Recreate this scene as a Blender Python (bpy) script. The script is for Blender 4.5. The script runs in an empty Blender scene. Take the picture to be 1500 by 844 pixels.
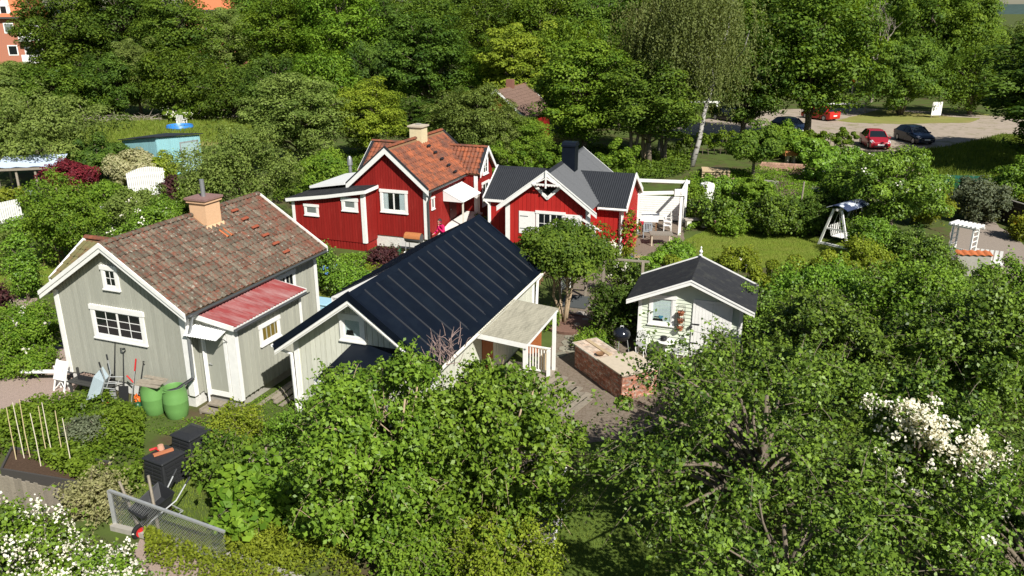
import bpy, math, random
import numpy as np
from mathutils import Vector, Matrix

scene = bpy.context.scene
C = scene.collection
R = math.radians
PI = math.pi
rnd = random.Random(11)

# ------------------------------------------------------------------ camera, sky, sun, exposure
cam_data = bpy.data.cameras.new('camera')
cam_data.lens = 28.32
cam_data.sensor_width = 36
cam_data.clip_start = 0.1
cam_data.clip_end = 9000
cam = bpy.data.objects.new('camera', cam_data)
cam.location = (0, 0, 11.3)
cam.rotation_euler = (R(90 - 19.06), 0, 0)
C.objects.link(cam)
scene.camera = cam

SUN_EL, SUN_AZ = 42.0, 30.0            # azimuth measured from straight behind the camera towards the right
world = bpy.data.worlds.new('World')
scene.world = world
world.use_nodes = True
wn = world.node_tree
sky = wn.nodes.new('ShaderNodeTexSky')
sky.sky_type = 'NISHITA'
sky.sun_disc = False
sky.sun_elevation = R(SUN_EL)
sky.sun_rotation = R(180 - SUN_AZ)
sky.air_density = 1.0
sky.dust_density = 0.6
bg = wn.nodes['Background']
bg.inputs['Strength'].default_value = 0.050
wn.links.new(sky.outputs[0], bg.inputs['Color'])
sun_data = bpy.data.lights.new('sun', 'SUN')
sun_data.energy = 5.0
sun_data.angle = R(0.53)
sun_data.color = (1.0, 0.965, 0.90)
sun = bpy.data.objects.new('sun', sun_data)
sd = Vector((math.sin(R(SUN_AZ)) * math.cos(R(SUN_EL)), -math.cos(R(SUN_AZ)) * math.cos(R(SUN_EL)), math.sin(R(SUN_EL))))
sun.rotation_euler = sd.to_track_quat('Z', 'Y').to_euler()
sun.location = (20, -30, 40)
C.objects.link(sun)
scene.view_settings.view_transform = 'Standard'
scene.view_settings.look = 'None'
scene.view_settings.gamma = 1.0
scene.view_settings.exposure = 0.54
scene.view_settings.use_curve_mapping = False
scene.render.engine = 'CYCLES'
scene.cycles.max_bounces = 6
scene.cycles.transparent_max_bounces = 8
scene.cycles.use_denoising = True

# ------------------------------------------------------------------ materials
MATS = {}
def mat(name, col, rough=0.7, spec=0.3, metal=0.0, var=0.0, scale=6.0, bump=0.0, bscale=40.0, col2=None, fac=(0.4, 0.6), objvar=0.0, stretch=None, spots=None):
    """Principled material: base colour mottled by noise towards col2, brightness noise var, per-object variation objvar."""
    if name in MATS:
        return MATS[name]
    m = bpy.data.materials.new(name)
    m.use_nodes = True
    nt = m.node_tree
    N, L = nt.nodes, nt.links
    b = N['Principled BSDF']
    b.inputs['Roughness'].default_value = rough
    b.inputs['Specular IOR Level'].default_value = spec
    b.inputs['Metallic'].default_value = metal
    tc = N.new('ShaderNodeTexCoord')
    src = tc.outputs['Object']
    if stretch:
        mp = N.new('ShaderNodeMapping')
        mp.inputs['Scale'].default_value = stretch
        L.new(src, mp.inputs['Vector'])
        src = mp.outputs[0]
    oi = N.new('ShaderNodeObjectInfo')
    cur = None
    rgb = N.new('ShaderNodeRGB')
    rgb.outputs[0].default_value = (*col, 1)
    cur = rgb.outputs[0]
    add = N.new('ShaderNodeVectorMath'); add.operation = 'ADD'
    mulr = N.new('ShaderNodeMath'); mulr.operation = 'MULTIPLY'; mulr.inputs[1].default_value = 37.0 if objvar else 0.0
    L.new(oi.outputs['Random'], mulr.inputs[0])
    L.new(src, add.inputs[0]); L.new(mulr.outputs[0], add.inputs[1])
    vec = add.outputs[0]
    if col2:
        n = N.new('ShaderNodeTexNoise'); n.inputs['Scale'].default_value = scale; n.inputs['Detail'].default_value = 6; n.inputs['Roughness'].default_value = 0.65
        L.new(vec, n.inputs['Vector'])
        mr = N.new('ShaderNodeMapRange'); mr.inputs[1].default_value = fac[0]; mr.inputs[2].default_value = fac[1]
        L.new(n.outputs[0], mr.inputs[0])
        mx = N.new('ShaderNodeMix'); mx.data_type = 'RGBA'
        L.new(mr.outputs[0], mx.inputs[0]); L.new(cur, mx.inputs[6]); mx.inputs[7].default_value = (*col2, 1)
        cur = mx.outputs[2]
    if spots:                                         # pale crusts: lichen, worn paint
        scol, sscale, lo_, hi_ = spots
        ns = N.new('ShaderNodeTexNoise'); ns.inputs['Scale'].default_value = sscale; ns.inputs['Detail'].default_value = 3; ns.inputs['Roughness'].default_value = 0.7
        L.new(vec, ns.inputs['Vector'])
        ms_ = N.new('ShaderNodeMapRange'); ms_.inputs[1].default_value = lo_; ms_.inputs[2].default_value = hi_
        L.new(ns.outputs[0], ms_.inputs[0])
        mx2 = N.new('ShaderNodeMix'); mx2.data_type = 'RGBA'
        L.new(ms_.outputs[0], mx2.inputs[0]); L.new(cur, mx2.inputs[6]); mx2.inputs[7].default_value = (*scol, 1)
        cur = mx2.outputs[2]
    if var or objvar:
        n2 = N.new('ShaderNodeTexNoise'); n2.inputs['Scale'].default_value = scale * 2.7; n2.inputs['Detail'].default_value = 5
        L.new(vec, n2.inputs['Vector'])
        a = N.new('ShaderNodeMath'); a.operation = 'MULTIPLY_ADD'; a.inputs[1].default_value = 2.4 * var; a.inputs[2].default_value = 1.0 - 1.2 * var
        L.new(n2.outputs[0], a.inputs[0])
        o = N.new('ShaderNodeMath'); o.operation = 'MULTIPLY_ADD'; o.inputs[1].default_value = 2 * objvar; o.inputs[2].default_value = 1.0 - objvar
        L.new(oi.outputs['Random'], o.inputs[0])
        p = N.new('ShaderNodeMath'); p.operation = 'MULTIPLY'
        L.new(a.outputs[0], p.inputs[0]); L.new(o.outputs[0], p.inputs[1])
        vm = N.new('ShaderNodeVectorMath'); vm.operation = 'SCALE'
        L.new(cur, vm.inputs[0]); L.new(p.outputs[0], vm.inputs['Scale'])
        cur = vm.outputs[0]
    L.new(cur, b.inputs['Base Color'])
    if bump:
        n3 = N.new('ShaderNodeTexNoise'); n3.inputs['Scale'].default_value = bscale; n3.inputs['Detail'].default_value = 4
        L.new(vec, n3.inputs['Vector'])
        bp = N.new('ShaderNodeBump'); bp.inputs['Strength'].default_value = bump; bp.inputs['Distance'].default_value = 0.02
        L.new(n3.outputs[0], bp.inputs['Height']); L.new(bp.outputs[0], b.inputs['Normal'])
    MATS[name] = m
    return m

def leafmat(name, c0, c1, trans=0.28, rough=0.55, spec=0.14, hue=0.016):
    """Leaf: two tones picked by the per-leaf 'tint' attribute, a little variation from plant to plant, light passing through the blade."""
    if name in MATS:
        return MATS[name]
    m = bpy.data.materials.new(name); m.use_nodes = True
    nt = m.node_tree; N, L = nt.nodes, nt.links
    b = N['Principled BSDF']; out = N['Material Output']
    b.inputs['Roughness'].default_value = rough; b.inputs['Specular IOR Level'].default_value = spec
    at = N.new('ShaderNodeAttribute'); at.attribute_name = 'tint'
    mx = N.new('ShaderNodeMix'); mx.data_type = 'RGBA'
    mx.inputs[6].default_value = (*c0, 1); mx.inputs[7].default_value = (*c1, 1)
    L.new(at.outputs['Fac'], mx.inputs[0])
    oi = N.new('ShaderNodeObjectInfo')
    hs = N.new('ShaderNodeHueSaturation')
    mh = N.new('ShaderNodeMath'); mh.operation = 'MULTIPLY_ADD'; mh.inputs[1].default_value = hue; mh.inputs[2].default_value = 0.494 - hue / 2
    L.new(oi.outputs['Random'], mh.inputs[0]); L.new(mh.outputs[0], hs.inputs['Hue'])
    mv = N.new('ShaderNodeMath'); mv.operation = 'MULTIPLY_ADD'; mv.inputs[1].default_value = 0.3; mv.inputs[2].default_value = 0.85
    L.new(oi.outputs['Random'], mv.inputs[0]); L.new(mv.outputs[0], hs.inputs['Value'])
    L.new(mx.outputs[2], hs.inputs['Color'])
    L.new(hs.outputs[0], b.inputs['Base Color'])
    tr = N.new('ShaderNodeBsdfTranslucent')
    tcol = N.new('ShaderNodeMix'); tcol.data_type = 'RGBA'; tcol.blend_type = 'MULTIPLY'; tcol.inputs[0].default_value = 1.0
    L.new(hs.outputs[0], tcol.inputs[6]); tcol.inputs[7].default_value = (1.7, 1.55, 0.4, 1)
    L.new(tcol.outputs[2], tr.inputs['Color'])
    ms = N.new('ShaderNodeMixShader'); ms.inputs[0].default_value = trans
    L.new(b.outputs[0], ms.inputs[1]); L.new(tr.outputs[0], ms.inputs[2]); L.new(ms.outputs[0], out.inputs['Surface'])
    MATS[name] = m
    return m

def glassmat(name, tint=(0.9, 0.95, 0.95), mirror=0.05):
    if name in MATS:
        return MATS[name]
    m = bpy.data.materials.new(name); m.use_nodes = True
    nt = m.node_tree; N, L = nt.nodes, nt.links
    N.remove(N['Principled BSDF'])
    t = N.new('ShaderNodeBsdfTransparent'); t.inputs[0].default_value = (*tint, 1)
    g = N.new('ShaderNodeBsdfGlossy'); g.inputs['Roughness'].default_value = 0.03
    x = N.new('ShaderNodeMixShader'); x.inputs[0].default_value = mirror
    L.new(t.outputs[0], x.inputs[1]); L.new(g.outputs[0], x.inputs[2]); L.new(x.outputs[0], N['Material Output'].inputs['Surface'])
    MATS[name] = m
    return m

WHITE = mat('white_paint', (0.78, 0.77, 0.73), 0.55, 0.3, var=0.10, scale=3, bump=0.05)
OFFWHITE = mat('aged_white_paint', (0.66, 0.64, 0.55), 0.6, 0.25, var=0.12, scale=3, bump=0.08)
GREYWALL = mat('sage_grey_paint', (0.350, 0.350, 0.292), 0.65, 0.25, var=0.10, scale=2.5, objvar=0.07, bump=0.06, stretch=(6, 6, 0.6), spots=((0.42, 0.42, 0.36), 1.6, 0.56, 0.78))
CREAMWALL = mat('cream_paint', (0.60, 0.60, 0.50), 0.65, 0.25, var=0.10, scale=2.5, objvar=0.06, bump=0.06, stretch=(6, 6, 0.6), spots=((0.47, 0.47, 0.38), 1.6, 0.52, 0.74))
REDWALL = mat('falu_red_paint', (0.240, 0.014, 0.011), 0.7, 0.2, var=0.14, scale=2.5, objvar=0.10, bump=0.08, stretch=(6, 6, 0.6), spots=((0.285, 0.026, 0.020), 1.5, 0.52, 0.74))
REDWALL2 = mat('bright_red_paint', (0.40, 0.020, 0.016), 0.65, 0.2, var=0.12, scale=2.5, objvar=0.08, bump=0.06, stretch=(6, 6, 0.6), spots=((0.43, 0.034, 0.026), 1.5, 0.52, 0.74))
MINT = mat('pale_mint_paint', (0.60, 0.645, 0.52), 0.65, 0.25, var=0.08, scale=2.5, objvar=0.03, bump=0.05)
BLACKMETAL = mat('black_sheet_metal', (0.0035, 0.0062, 0.0125), 0.5, 0.16, var=0.18, scale=0.8, objvar=0.12, spots=((0.007, 0.011, 0.018), 1.3, 0.45, 0.80))
BLACKMETAL2 = mat('weathered_black_metal', (0.024, 0.026, 0.03), 0.5, 0.4, var=0.22, scale=1.5)
SEAM = mat('seam_highlight_metal', (0.034, 0.036, 0.041), 0.4, 0.4)  # lighter than the roof panels: sun highlight on the seams painted in
FELT = mat('dark_roofing_felt', (0.030, 0.031, 0.034), 0.9, 0.12, var=0.22, scale=2, bump=0.3, bscale=120, spots=((0.055, 0.056, 0.050), 2.5, 0.5, 0.75))
GREYFELT = mat('grey_weathered_roof', (0.115, 0.118, 0.122), 0.65, 0.3, var=0.25, scale=1.5, stretch=(1, 8, 1))
GUTTER = mat('dark_gutter_metal', (0.06, 0.065, 0.065), 0.4, 0.5)
ZINC = mat('zinc_pipe', (0.30, 0.31, 0.32), 0.35, 0.5, metal=0.5, var=0.1)
TILE = mat('old_clay_tile', (0.150, 0.056, 0.035), 0.85, 0.2, var=0.34, scale=7.0, col2=(0.122, 0.106, 0.078), fac=(0.38, 0.55), objvar=0.28, spots=((0.29, 0.275, 0.225), 9.0, 0.60, 0.69), bump=0.3, bscale=60)
TILEJ = mat('old_clay_tile_sheet', (0.145, 0.056, 0.036), 0.85, 0.2, var=0.34, scale=3.2, col2=(0.118, 0.098, 0.070), fac=(0.40, 0.60), spots=((0.28, 0.265, 0.215), 9.0, 0.62, 0.70), bump=0.3, bscale=60)
TILEO = mat('orange_clay_tile', (0.30, 0.092, 0.042), 0.8, 0.2, var=0.34, scale=1.6, col2=(0.13, 0.056, 0.038), fac=(0.40, 0.60), spots=((0.10, 0.065, 0.05), 5.0, 0.55, 0.72), bump=0.2, bscale=50)
TILEN = mat('new_orange_tile', (0.42, 0.125, 0.045), 0.8, 0.2, var=0.2, scale=4, objvar=0.1)
PLASTER = mat('peach_plaster', (0.63, 0.40, 0.235), 0.85, 0.15, var=0.10, scale=4, bump=0.1)
YPLASTER = mat('pale_yellow_plaster', (0.62, 0.53, 0.33), 0.85, 0.15, var=0.14, scale=3, bump=0.1)
STONECAP = mat('red_grey_cap', (0.24, 0.14, 0.12), 0.7, 0.3, var=0.3, scale=6)
CONC = mat('whitewashed_foundation', (0.62, 0.61, 0.57), 0.85, 0.15, var=0.2, scale=3, bump=0.3, bscale=14)
GREYCONC = mat('grey_concrete', (0.33, 0.31, 0.27), 0.9, 0.15, var=0.2, scale=3, bump=0.2)
PANE = mat('dark_window_glass', (0.010, 0.012, 0.014), 0.06, 0.5)
CLEAR = glassmat('clear_glass')
AMBER = mat('amber_reflection_pane', (0.16, 0.115, 0.02), 0.6, 0.3, var=0.2)  # dark window pane, its yellow reflection put into the colour
CURTAIN = mat('white_curtain', (0.62, 0.62, 0.62), 0.9, 0.1, var=0.2, scale=9)
DARKIN = mat('dark_interior', (0.012, 0.011, 0.010), 0.9, 0.1)
REDSHEET = mat('red_painted_sheet', (0.245, 0.048, 0.046), 0.6, 0.25, var=0.15, scale=0.9, col2=(0.34, 0.21, 0.20), fac=(0.42, 0.72), stretch=(3.5, 0.7, 1))
WHITESHEET = mat('white_painted_sheet', (0.74, 0.74, 0.72), 0.5, 0.35, var=0.06, scale=2)
PLASTICROOF = mat('dirty_translucent_sheet', (0.315, 0.295, 0.225), 0.55, 0.3, var=0.22, scale=2, col2=(0.19, 0.178, 0.135), fac=(0.45, 0.72), stretch=(0.6, 4, 1))
WOODGREY = mat('weathered_grey_wood', (0.26, 0.225, 0.175), 0.85, 0.15, var=0.30, scale=4, objvar=0.18, bump=0.2, stretch=(1, 1, 4))
WOODBROWN = mat('brown_wood', (0.20, 0.115, 0.06), 0.75, 0.2, var=0.25, scale=4, objvar=0.1)
WOODWARM = mat('orange_stained_wood', (0.36, 0.12, 0.04), 0.7, 0.25, var=0.2, scale=4)
WOODPALE = mat('pale_wood', (0.47, 0.36, 0.22), 0.75, 0.2, var=0.2, scale=4, objvar=0.12)
BARK = mat('grey_brown_bark', (0.165, 0.135, 0.10), 0.9, 0.1, var=0.4, scale=5, bump=0.4, bscale=25, stretch=(3, 3, 0.6))
PALEBARK = mat('pale_tan_bark', (0.36, 0.27, 0.175), 0.85, 0.15, var=0.3, scale=5, bump=0.3, bscale=25)
BIRCH = mat('birch_bark', (0.40, 0.38, 0.35), 0.8, 0.15, var=0.15, scale=2, col2=(0.05, 0.045, 0.04), fac=(0.52, 0.60), stretch=(1, 1, 3))
TWIG = mat('grey_dead_twig', (0.30, 0.26, 0.21), 0.9, 0.1, var=0.2)
BRICK = mat('reclaimed_red_brick', (0.39, 0.165, 0.105), 0.9, 0.15, var=0.25, scale=7, col2=(0.46, 0.38, 0.31), fac=(0.48, 0.62), objvar=0.35, bump=0.3, bscale=50)
MORTAR = mat('pale_mortar', (0.37, 0.33, 0.27), 0.95, 0.1, var=0.2)
SLABSTONE = mat('beige_stone_slab', (0.50, 0.425, 0.32), 0.8, 0.2, var=0.12, scale=3, bump=0.1)
BLACKPLASTIC = mat('black_plastic', (0.022, 0.023, 0.025), 0.5, 0.4, var=0.15)
GREENPLASTIC = mat('green_plastic', (0.125, 0.275, 0.075), 0.42, 0.45, var=0.10, scale=2)
DARKGREEN = mat('dark_green_plastic', (0.012, 0.08, 0.03), 0.4, 0.4)
ORANGE = mat('orange_plastic', (0.75, 0.13, 0.015), 0.4, 0.4)
REDP = mat('red_plastic', (0.50, 0.02, 0.02), 0.4, 0.4)
BLUEGREY = mat('blue_grey_tray', (0.40, 0.48, 0.52), 0.45, 0.4, var=0.08)
LIGHTBLUE = mat('light_blue_plastic', (0.33, 0.54, 0.66), 0.45, 0.4)
BLUE = mat('bright_blue_plastic', (0.03, 0.20, 0.60), 0.4, 0.4)
STEEL = mat('galvanised_steel', (0.42, 0.43, 0.42), 0.4, 0.5, metal=0.4, var=0.15)
BLACKIRON = mat('black_iron', (0.016, 0.016, 0.017), 0.5, 0.4)
RUST = mat('rusty_steel', (0.20, 0.075, 0.035), 0.85, 0.2, var=0.3, scale=8)
TERRA = mat('terracotta', (0.42, 0.155, 0.075), 0.85, 0.15, var=0.15)
TURQ = mat('turquoise_paint', (0.25, 0.47, 0.50), 0.65, 0.25, var=0.10, scale=2, objvar=0.05)
RUBBER = mat('black_rubber', (0.018, 0.018, 0.018), 0.8, 0.2)
STONE = mat('grey_field_stone', (0.30, 0.27, 0.235), 0.9, 0.15, var=0.3, scale=4, objvar=0.25, bump=0.3)
SOIL = mat('dark_soil', (0.075, 0.048, 0.032), 0.95, 0.1, var=0.35, scale=8, bump=0.5, bscale=30)

# ------------------------------------------------------------------ objects and meshes
def link(o, parent=None):
    C.objects.link(o)
    if parent is not None:
        o.parent = parent
    return o

def tag(o, label, cat, group=None):
    o['label'] = label; o['category'] = cat
    if group:
        o['group'] = group
    return o

def thing(name, label, cat, loc=(0, 0, 0), rz=0.0, group=None, scale=None):
    o = bpy.data.objects.new(name, None)
    o.empty_display_size = 0.2
    o.location = loc if len(loc) == 3 else (loc[0], loc[1], 0)
    o.rotation_euler = (0, 0, rz)
    if scale:
        o.scale = scale
    return tag(link(o), label, cat, group)

def frame(ax):
    """Two unit vectors square to ax."""
    ax = Vector(ax).normalized()
    ref = Vector((0, 0, 1)) if abs(ax.z) < 0.9 else Vector((1, 0, 0))
    a = ax.cross(ref).normalized()
    return a, a.cross(ax).normalized()

class MB:
    def __init__(s):
        s.v, s.f = [], []
    def add(s, vs, fs):
        k = len(s.v)
        s.v += [tuple(p) for p in vs]
        s.f += [tuple(i + k for i in f) for f in fs]
        return s
    def box(s, x0, x1, y0, y1, z0, z1, M=None):
        vs = [Vector((x, y, z)) for z in (z0, z1) for x, y in ((x0, y0), (x1, y0), (x1, y1), (x0, y1))]
        if M is not None:
            vs = [M @ p for p in vs]
        return s.add(vs, [(3, 2, 1, 0), (4, 5, 6, 7), (0, 1, 5, 4), (1, 2, 6, 5), (2, 3, 7, 6), (3, 0, 4, 7)])
    def beam(s, p, q, w, h, up=(0, 0, 1)):
        """Rectangular bar from p to q, w across, h along up."""
        p, q = Vector(p), Vector(q)
        d = (q - p).normalized()
        up = Vector(up)
        if abs(d.dot(up.normalized())) > 0.99:
            up = Vector((0, 1, 0))
        a = d.cross(up).normalized(); b = a.cross(d).normalized()
        vs = [o + a * (sx * w / 2) + b * (sy * h / 2) for o in (p, q) for sx, sy in ((-1, -1), (1, -1), (1, 1), (-1, 1))]
        return s.add(vs, [(0, 1, 2, 3), (7, 6, 5, 4), (0, 4, 5, 1), (1, 5, 6, 2), (2, 6, 7, 3), (3, 7, 4, 0)])
    def tube(s, pts, rad, n=6, cap=True):
        pts = [Vector(p) for p in pts]
        if not hasattr(rad, '__len__'):
            rad = [rad] * len(pts)
        k = len(s.v)
        a, b = frame(pts[min(1, len(pts) - 1)] - pts[0])
        for i, p in enumerate(pts):
            d = (pts[min(i + 1, len(pts) - 1)] - pts[max(i - 1, 0)])
            if d.length < 1e-9:
                d = Vector((0, 0, 1))
            d.normalize()
            a = (a - d * a.dot(d)).normalized(); b = d.cross(a)
            for j in range(n):
                t = 2 * PI * j / n
                s.v.append(tuple(p + (a * math.cos(t) + b * math.sin(t)) * rad[i]))
        for i in range(len(pts) - 1):
            for j in range(n):
                j2 = (j + 1) % n
                s.f.append((k + i * n + j, k + i * n + j2, k + (i + 1) * n + j2, k + (i + 1) * n + j))
        if cap:
            s.f.append(tuple(k + j for j in reversed(range(n))))
            s.f.append(tuple(k + (len(pts) - 1) * n + j for j in range(n)))
        return s
    def lathe(s, prof, n=20, o=(0, 0, 0), M=None, arc=2 * PI, cap=True):
        """prof: list of (radius, z) going up."""
        k = len(s.v)
        full = abs(arc - 2 * PI) < 1e-6
        m = n if full else n + 1
        for r, z in prof:
            for j in range(m):
                t = arc * j / n
                p = Vector((r * math.cos(t), r * math.sin(t), z))
                if M is not None:
                    p = M @ p
                s.v.append((p.x + o[0], p.y + o[1], p.z + o[2]))
        for i in range(len(prof) - 1):
            for j in range(n):
                j2 = (j + 1) % m
                s.f.append((k + i * m + j, k + i * m + j2, k + (i + 1) * m + j2, k + (i + 1) * m + j))
        if cap and full:
            s.f.append(tuple(k + j for j in reversed(range(m))))
            s.f.append(tuple(k + (len(prof) - 1) * m + j for j in range(m)))
        return s
    def prism(s, poly, ext):
        """Closed solid: polygon poly (counter-clockwise seen from the side ext points to) pushed along ext."""
        n = len(poly)
        poly = [Vector(p) for p in poly]; ext = Vector(ext)
        vs = poly + [p + ext for p in poly]
        return s.add(vs, [tuple(reversed(range(n))), tuple(range(n, 2 * n))] + [(i, (i + 1) % n, (i + 1) % n + n, i + n) for i in range(n)])
    def mesh(s, name):
        me = bpy.data.meshes.new(name)
        me.from_pydata(s.v, [], s.f)
        return me
    def build(s, name, material, parent=None, smooth=False, loc=None, rot=None, bevel=0.0):
        me = s.mesh(name)
        me.materials.append(material)
        if smooth:
            me.polygons.foreach_set('use_smooth', [True] * len(me.polygons))
            try:
                me.set_sharp_from_angle(angle=R(40))
            except Exception:
                pass
        o = link(bpy.data.objects.new(name, me), parent)
        if loc is not None:
            o.location = loc
        if rot is not None:
            o.rotation_euler = rot
        if bevel:
            m = o.modifiers.new('bevel', 'BEVEL'); m.width = bevel; m.segments = 2; m.limit_method = 'ANGLE'; m.angle_limit = R(40)
        return o

def inst(name, me, parent=None, loc=None, rot=None, M=None, scale=None):
    o = link(bpy.data.objects.new(name, me), parent)
    if M is not None:
        o.matrix_local = M
    if loc is not None:
        o.location = loc
    if rot is not None:
        o.rotation_euler = rot
    if scale is not None:
        o.scale = scale
    return o

def copy_thing(root, loc, rz, label, group=None):
    """A copy of a thing with copies of its parts and sub-parts (mesh data shared)."""
    r = root.copy(); C.objects.link(r); r.location = loc; r.rotation_euler = (0, 0, rz); r['label'] = label
    if group:
        r['group'] = group
    for ch in list(root.children):
        c = ch.copy(); C.objects.link(c); c.parent = r
        for g in list(ch.children):
            d = g.copy(); C.objects.link(d); d.parent = c
    return r

def structure(name, me_or_mb, material, z=0.0):
    o = me_or_mb.build(name, material)
    o['kind'] = 'structure'
    o.location.z = z
    return o

def arr_mesh(name, verts, faces_n, material, tint=None):
    """Fast mesh from numpy: verts (F*n,3), every face n consecutive vertices."""
    me = bpy.data.meshes.new(name)
    nv = len(verts); nf = nv // faces_n
    me.vertices.add(nv); me.loops.add(nv); me.polygons.add(nf)
    me.vertices.foreach_set('co', np.ascontiguousarray(verts, dtype=np.float32).ravel())
    me.loops.foreach_set('vertex_index', np.arange(nv, dtype=np.int32))
    me.polygons.foreach_set('loop_start', np.arange(0, nv, faces_n, dtype=np.int32))
    if tint is not None:
        a = me.attributes.new('tint', 'FLOAT', 'FACE')
        a.data.foreach_set('value', np.clip(tint, 0, 1).astype(np.float32))
    me.update(calc_edges=True)
    me.materials.append(material)
    return me

# ------------------------------------------------------------------ building helpers
def wall(par, p0, p1, z0, top, material, bw=0.13, gap=0.014, th=0.026, batten=0.0, boards=True, name='wall', depth=0.10, horiz=0.0):
    """A wall from p0 to p1 (left to right seen from outside) up to the polyline top [(s, z)], clad in boards that are its children."""
    p0, p1 = Vector((*p0, 0)), Vector((*p1, 0))
    L = (p1 - p0).length
    d = (p1 - p0) / L
    n = Vector((d.y, -d.x, 0))
    if not hasattr(top, '__len__'):
        top = [(0, top), (L, top)]
    P = lambda s, z, o: p0 + d * s + n * o + Vector((0, 0, z))
    zt = lambda s: float(np.interp(s, [t[0] for t in top], [t[1] for t in top]))
    poly = [(0, z0), (L, z0)] + [t for t in reversed(top)]
    w = MB().prism([P(s, z, -depth) for s, z in poly], n * depth).build(name, material, par)
    if not boards:
        return w
    if horiz:
        z = z0; zmax = max(t[1] for t in top)
        while z < zmax - 0.02:
            z1 = min(z + horiz, zmax)
            zc = z1 - 0.004
            ss = np.linspace(0, L, 200); ok = [s for s in ss if zt(s) >= z + 0.01]; ok2 = [s for s in ss if zt(s) >= zc]
            if not ok:
                break
            a0, a1 = min(ok), max(ok)
            b0, b1 = (min(ok2), max(ok2)) if ok2 else ((a0 + a1) / 2 - 0.01, (a0 + a1) / 2 + 0.01)
            lo, hi = th * 1.5, th * 0.5
            vs = [P(a0, z, -0.002), P(a1, z, -0.002), P(b1, zc, -0.002), P(b0, zc, -0.002), P(a0, z, lo), P(a1, z, lo), P(b1, zc, hi), P(b0, zc, hi)]
            MB().add(vs, [(3, 2, 1, 0), (4, 5, 6, 7), (0, 1, 5, 4), (1, 2, 6, 5), (2, 3, 7, 6), (3, 0, 4, 7)]).build('board', material, w)
            z += horiz
        return w
    k = max(1, int(round(L / bw))); bw = L / k
    for i in range(k):
        s0, s1 = i * bw + gap / 2, (i + 1) * bw - gap / 2
        tp = [(s1, zt(s1))] + [t for t in reversed(top) if s0 < t[0] < s1] + [(s0, zt(s0))]
        t_ = th + rnd.uniform(-0.003, 0.003)
        MB().prism([P(s, z, -0.002) for s, z in [(s0, z0), (s1, z0)] + tp], n * t_).build('board', material, w)
        if batten:
            b0, b1 = s1 + gap / 2 - batten / 2, s1 + gap / 2 + batten / 2
            if b1 < L:
                MB().prism([P(s, z, -0.001) for s, z in [(b0, z0), (b1, z0), (b1, zt(b1)), (b0, zt(b0))]], n * (th + 0.022)).build('batten', material, w)
    return w

def slope_frame(A, u, v):
    u, v = Vector(u).normalized(), Vector(v).normalized()
    n = u.cross(v).normalized()
    return Matrix(((u.x, v.x, n.x, A[0]), (u.y, v.y, n.y, A[1]), (u.z, v.z, n.z, A[2]), (0, 0, 0, 1)))

def tile_mesh(tw, tl, amp=0.027):
    vs, fs = [], []
    m = 6
    for j, (y, dz) in enumerate(((0, 0.030), (tl, 0.0))):
        for i in range(m + 1):
            x = i / m
            vs.append((x * tw * 1.04, y, dz + amp * (1 + math.sin(2 * PI * (x - 0.1)))))
    for i in range(m + 1):
        x = i / m
        vs.append((x * tw * 1.04, 0.0, 0.030 + amp * (1 + math.sin(2 * PI * (x - 0.1))) - 0.022))
    for i in range(m):
        fs.append((i, i + 1, m + 2 + i, m + 1 + i))
        fs.append((2 * m + 2 + i, 2 * m + 3 + i, i + 1, i))
    return vs, fs

def tile_field(par, M, L, S, tw, te, material, joined, n_single=0, keep=None, slip=0.006):
    vs, fs = tile_mesh(tw, te * 1.16)
    proto = None
    if n_single:
        proto = bpy.data.meshes.new('tile'); proto.from_pydata(vs, [], fs); proto.materials.append(material)
        proto.polygons.foreach_set('use_smooth', [True] * len(proto.polygons))
        proto.set_sharp_from_angle(angle=R(50))
    mb = MB()
    k = 0
    for c in range(int(L / tw)):
        for r in range(int(S / te + 0.3)):
            x, y = c * tw, r * te
            if keep and not keep(x + tw / 2, y + te / 2):
                continue
            T = Matrix.Translation((x + rnd.uniform(-slip, slip), y + rnd.uniform(-slip, slip), rnd.uniform(0, 0.006))) @ Matrix.Rotation(rnd.gauss(0, 0.012), 4, 'Z')
            if k < n_single:
                inst('tile', proto, par, M=M @ T)
            else:
                mb.add([T @ Vector(p) for p in vs], fs)
            k += 1
    if mb.v:
        o = mb.build('tile_covering', joined, par, smooth=True)
        o.matrix_local = M
        o['kind'] = 'stuff'

def ridge_tiles(par, p, q, material, r=0.11, step=0.36):
    p, q = Vector(p), Vector(q)
    L = (q - p).length; k = max(1, int(L / step)); d = (q - p) / k
    for i in range(k):
        a, b = p + d * i, p + d * (i + 1.06)
        pr = MB()
        w, up = frame(q - p)
        if up.z < 0:
            up = -up
        ring = []
        for o, rr in ((a, r * 1.08), (b, r * 0.94)):
            for j in range(7):
                t = PI * j / 6
                ring.append(o + w * (math.cos(t) * rr) + up * (math.sin(t) * rr * 0.8 - 0.02))
        pr.add(ring, [(j, j + 1, j + 8, j + 7) for j in range(6)] + [tuple(range(6, -1, -1))])
        pr.build('ridge_tile', material, par, smooth=True)

def slab(par, M, L, S, th, material, name='roof_deck', x0=0.0, y0=0.0, z=0.0):
    o = MB().box(x0, L, y0, S, z - th, z).build(name, material, par)
    o.matrix_local = M
    return o

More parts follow.
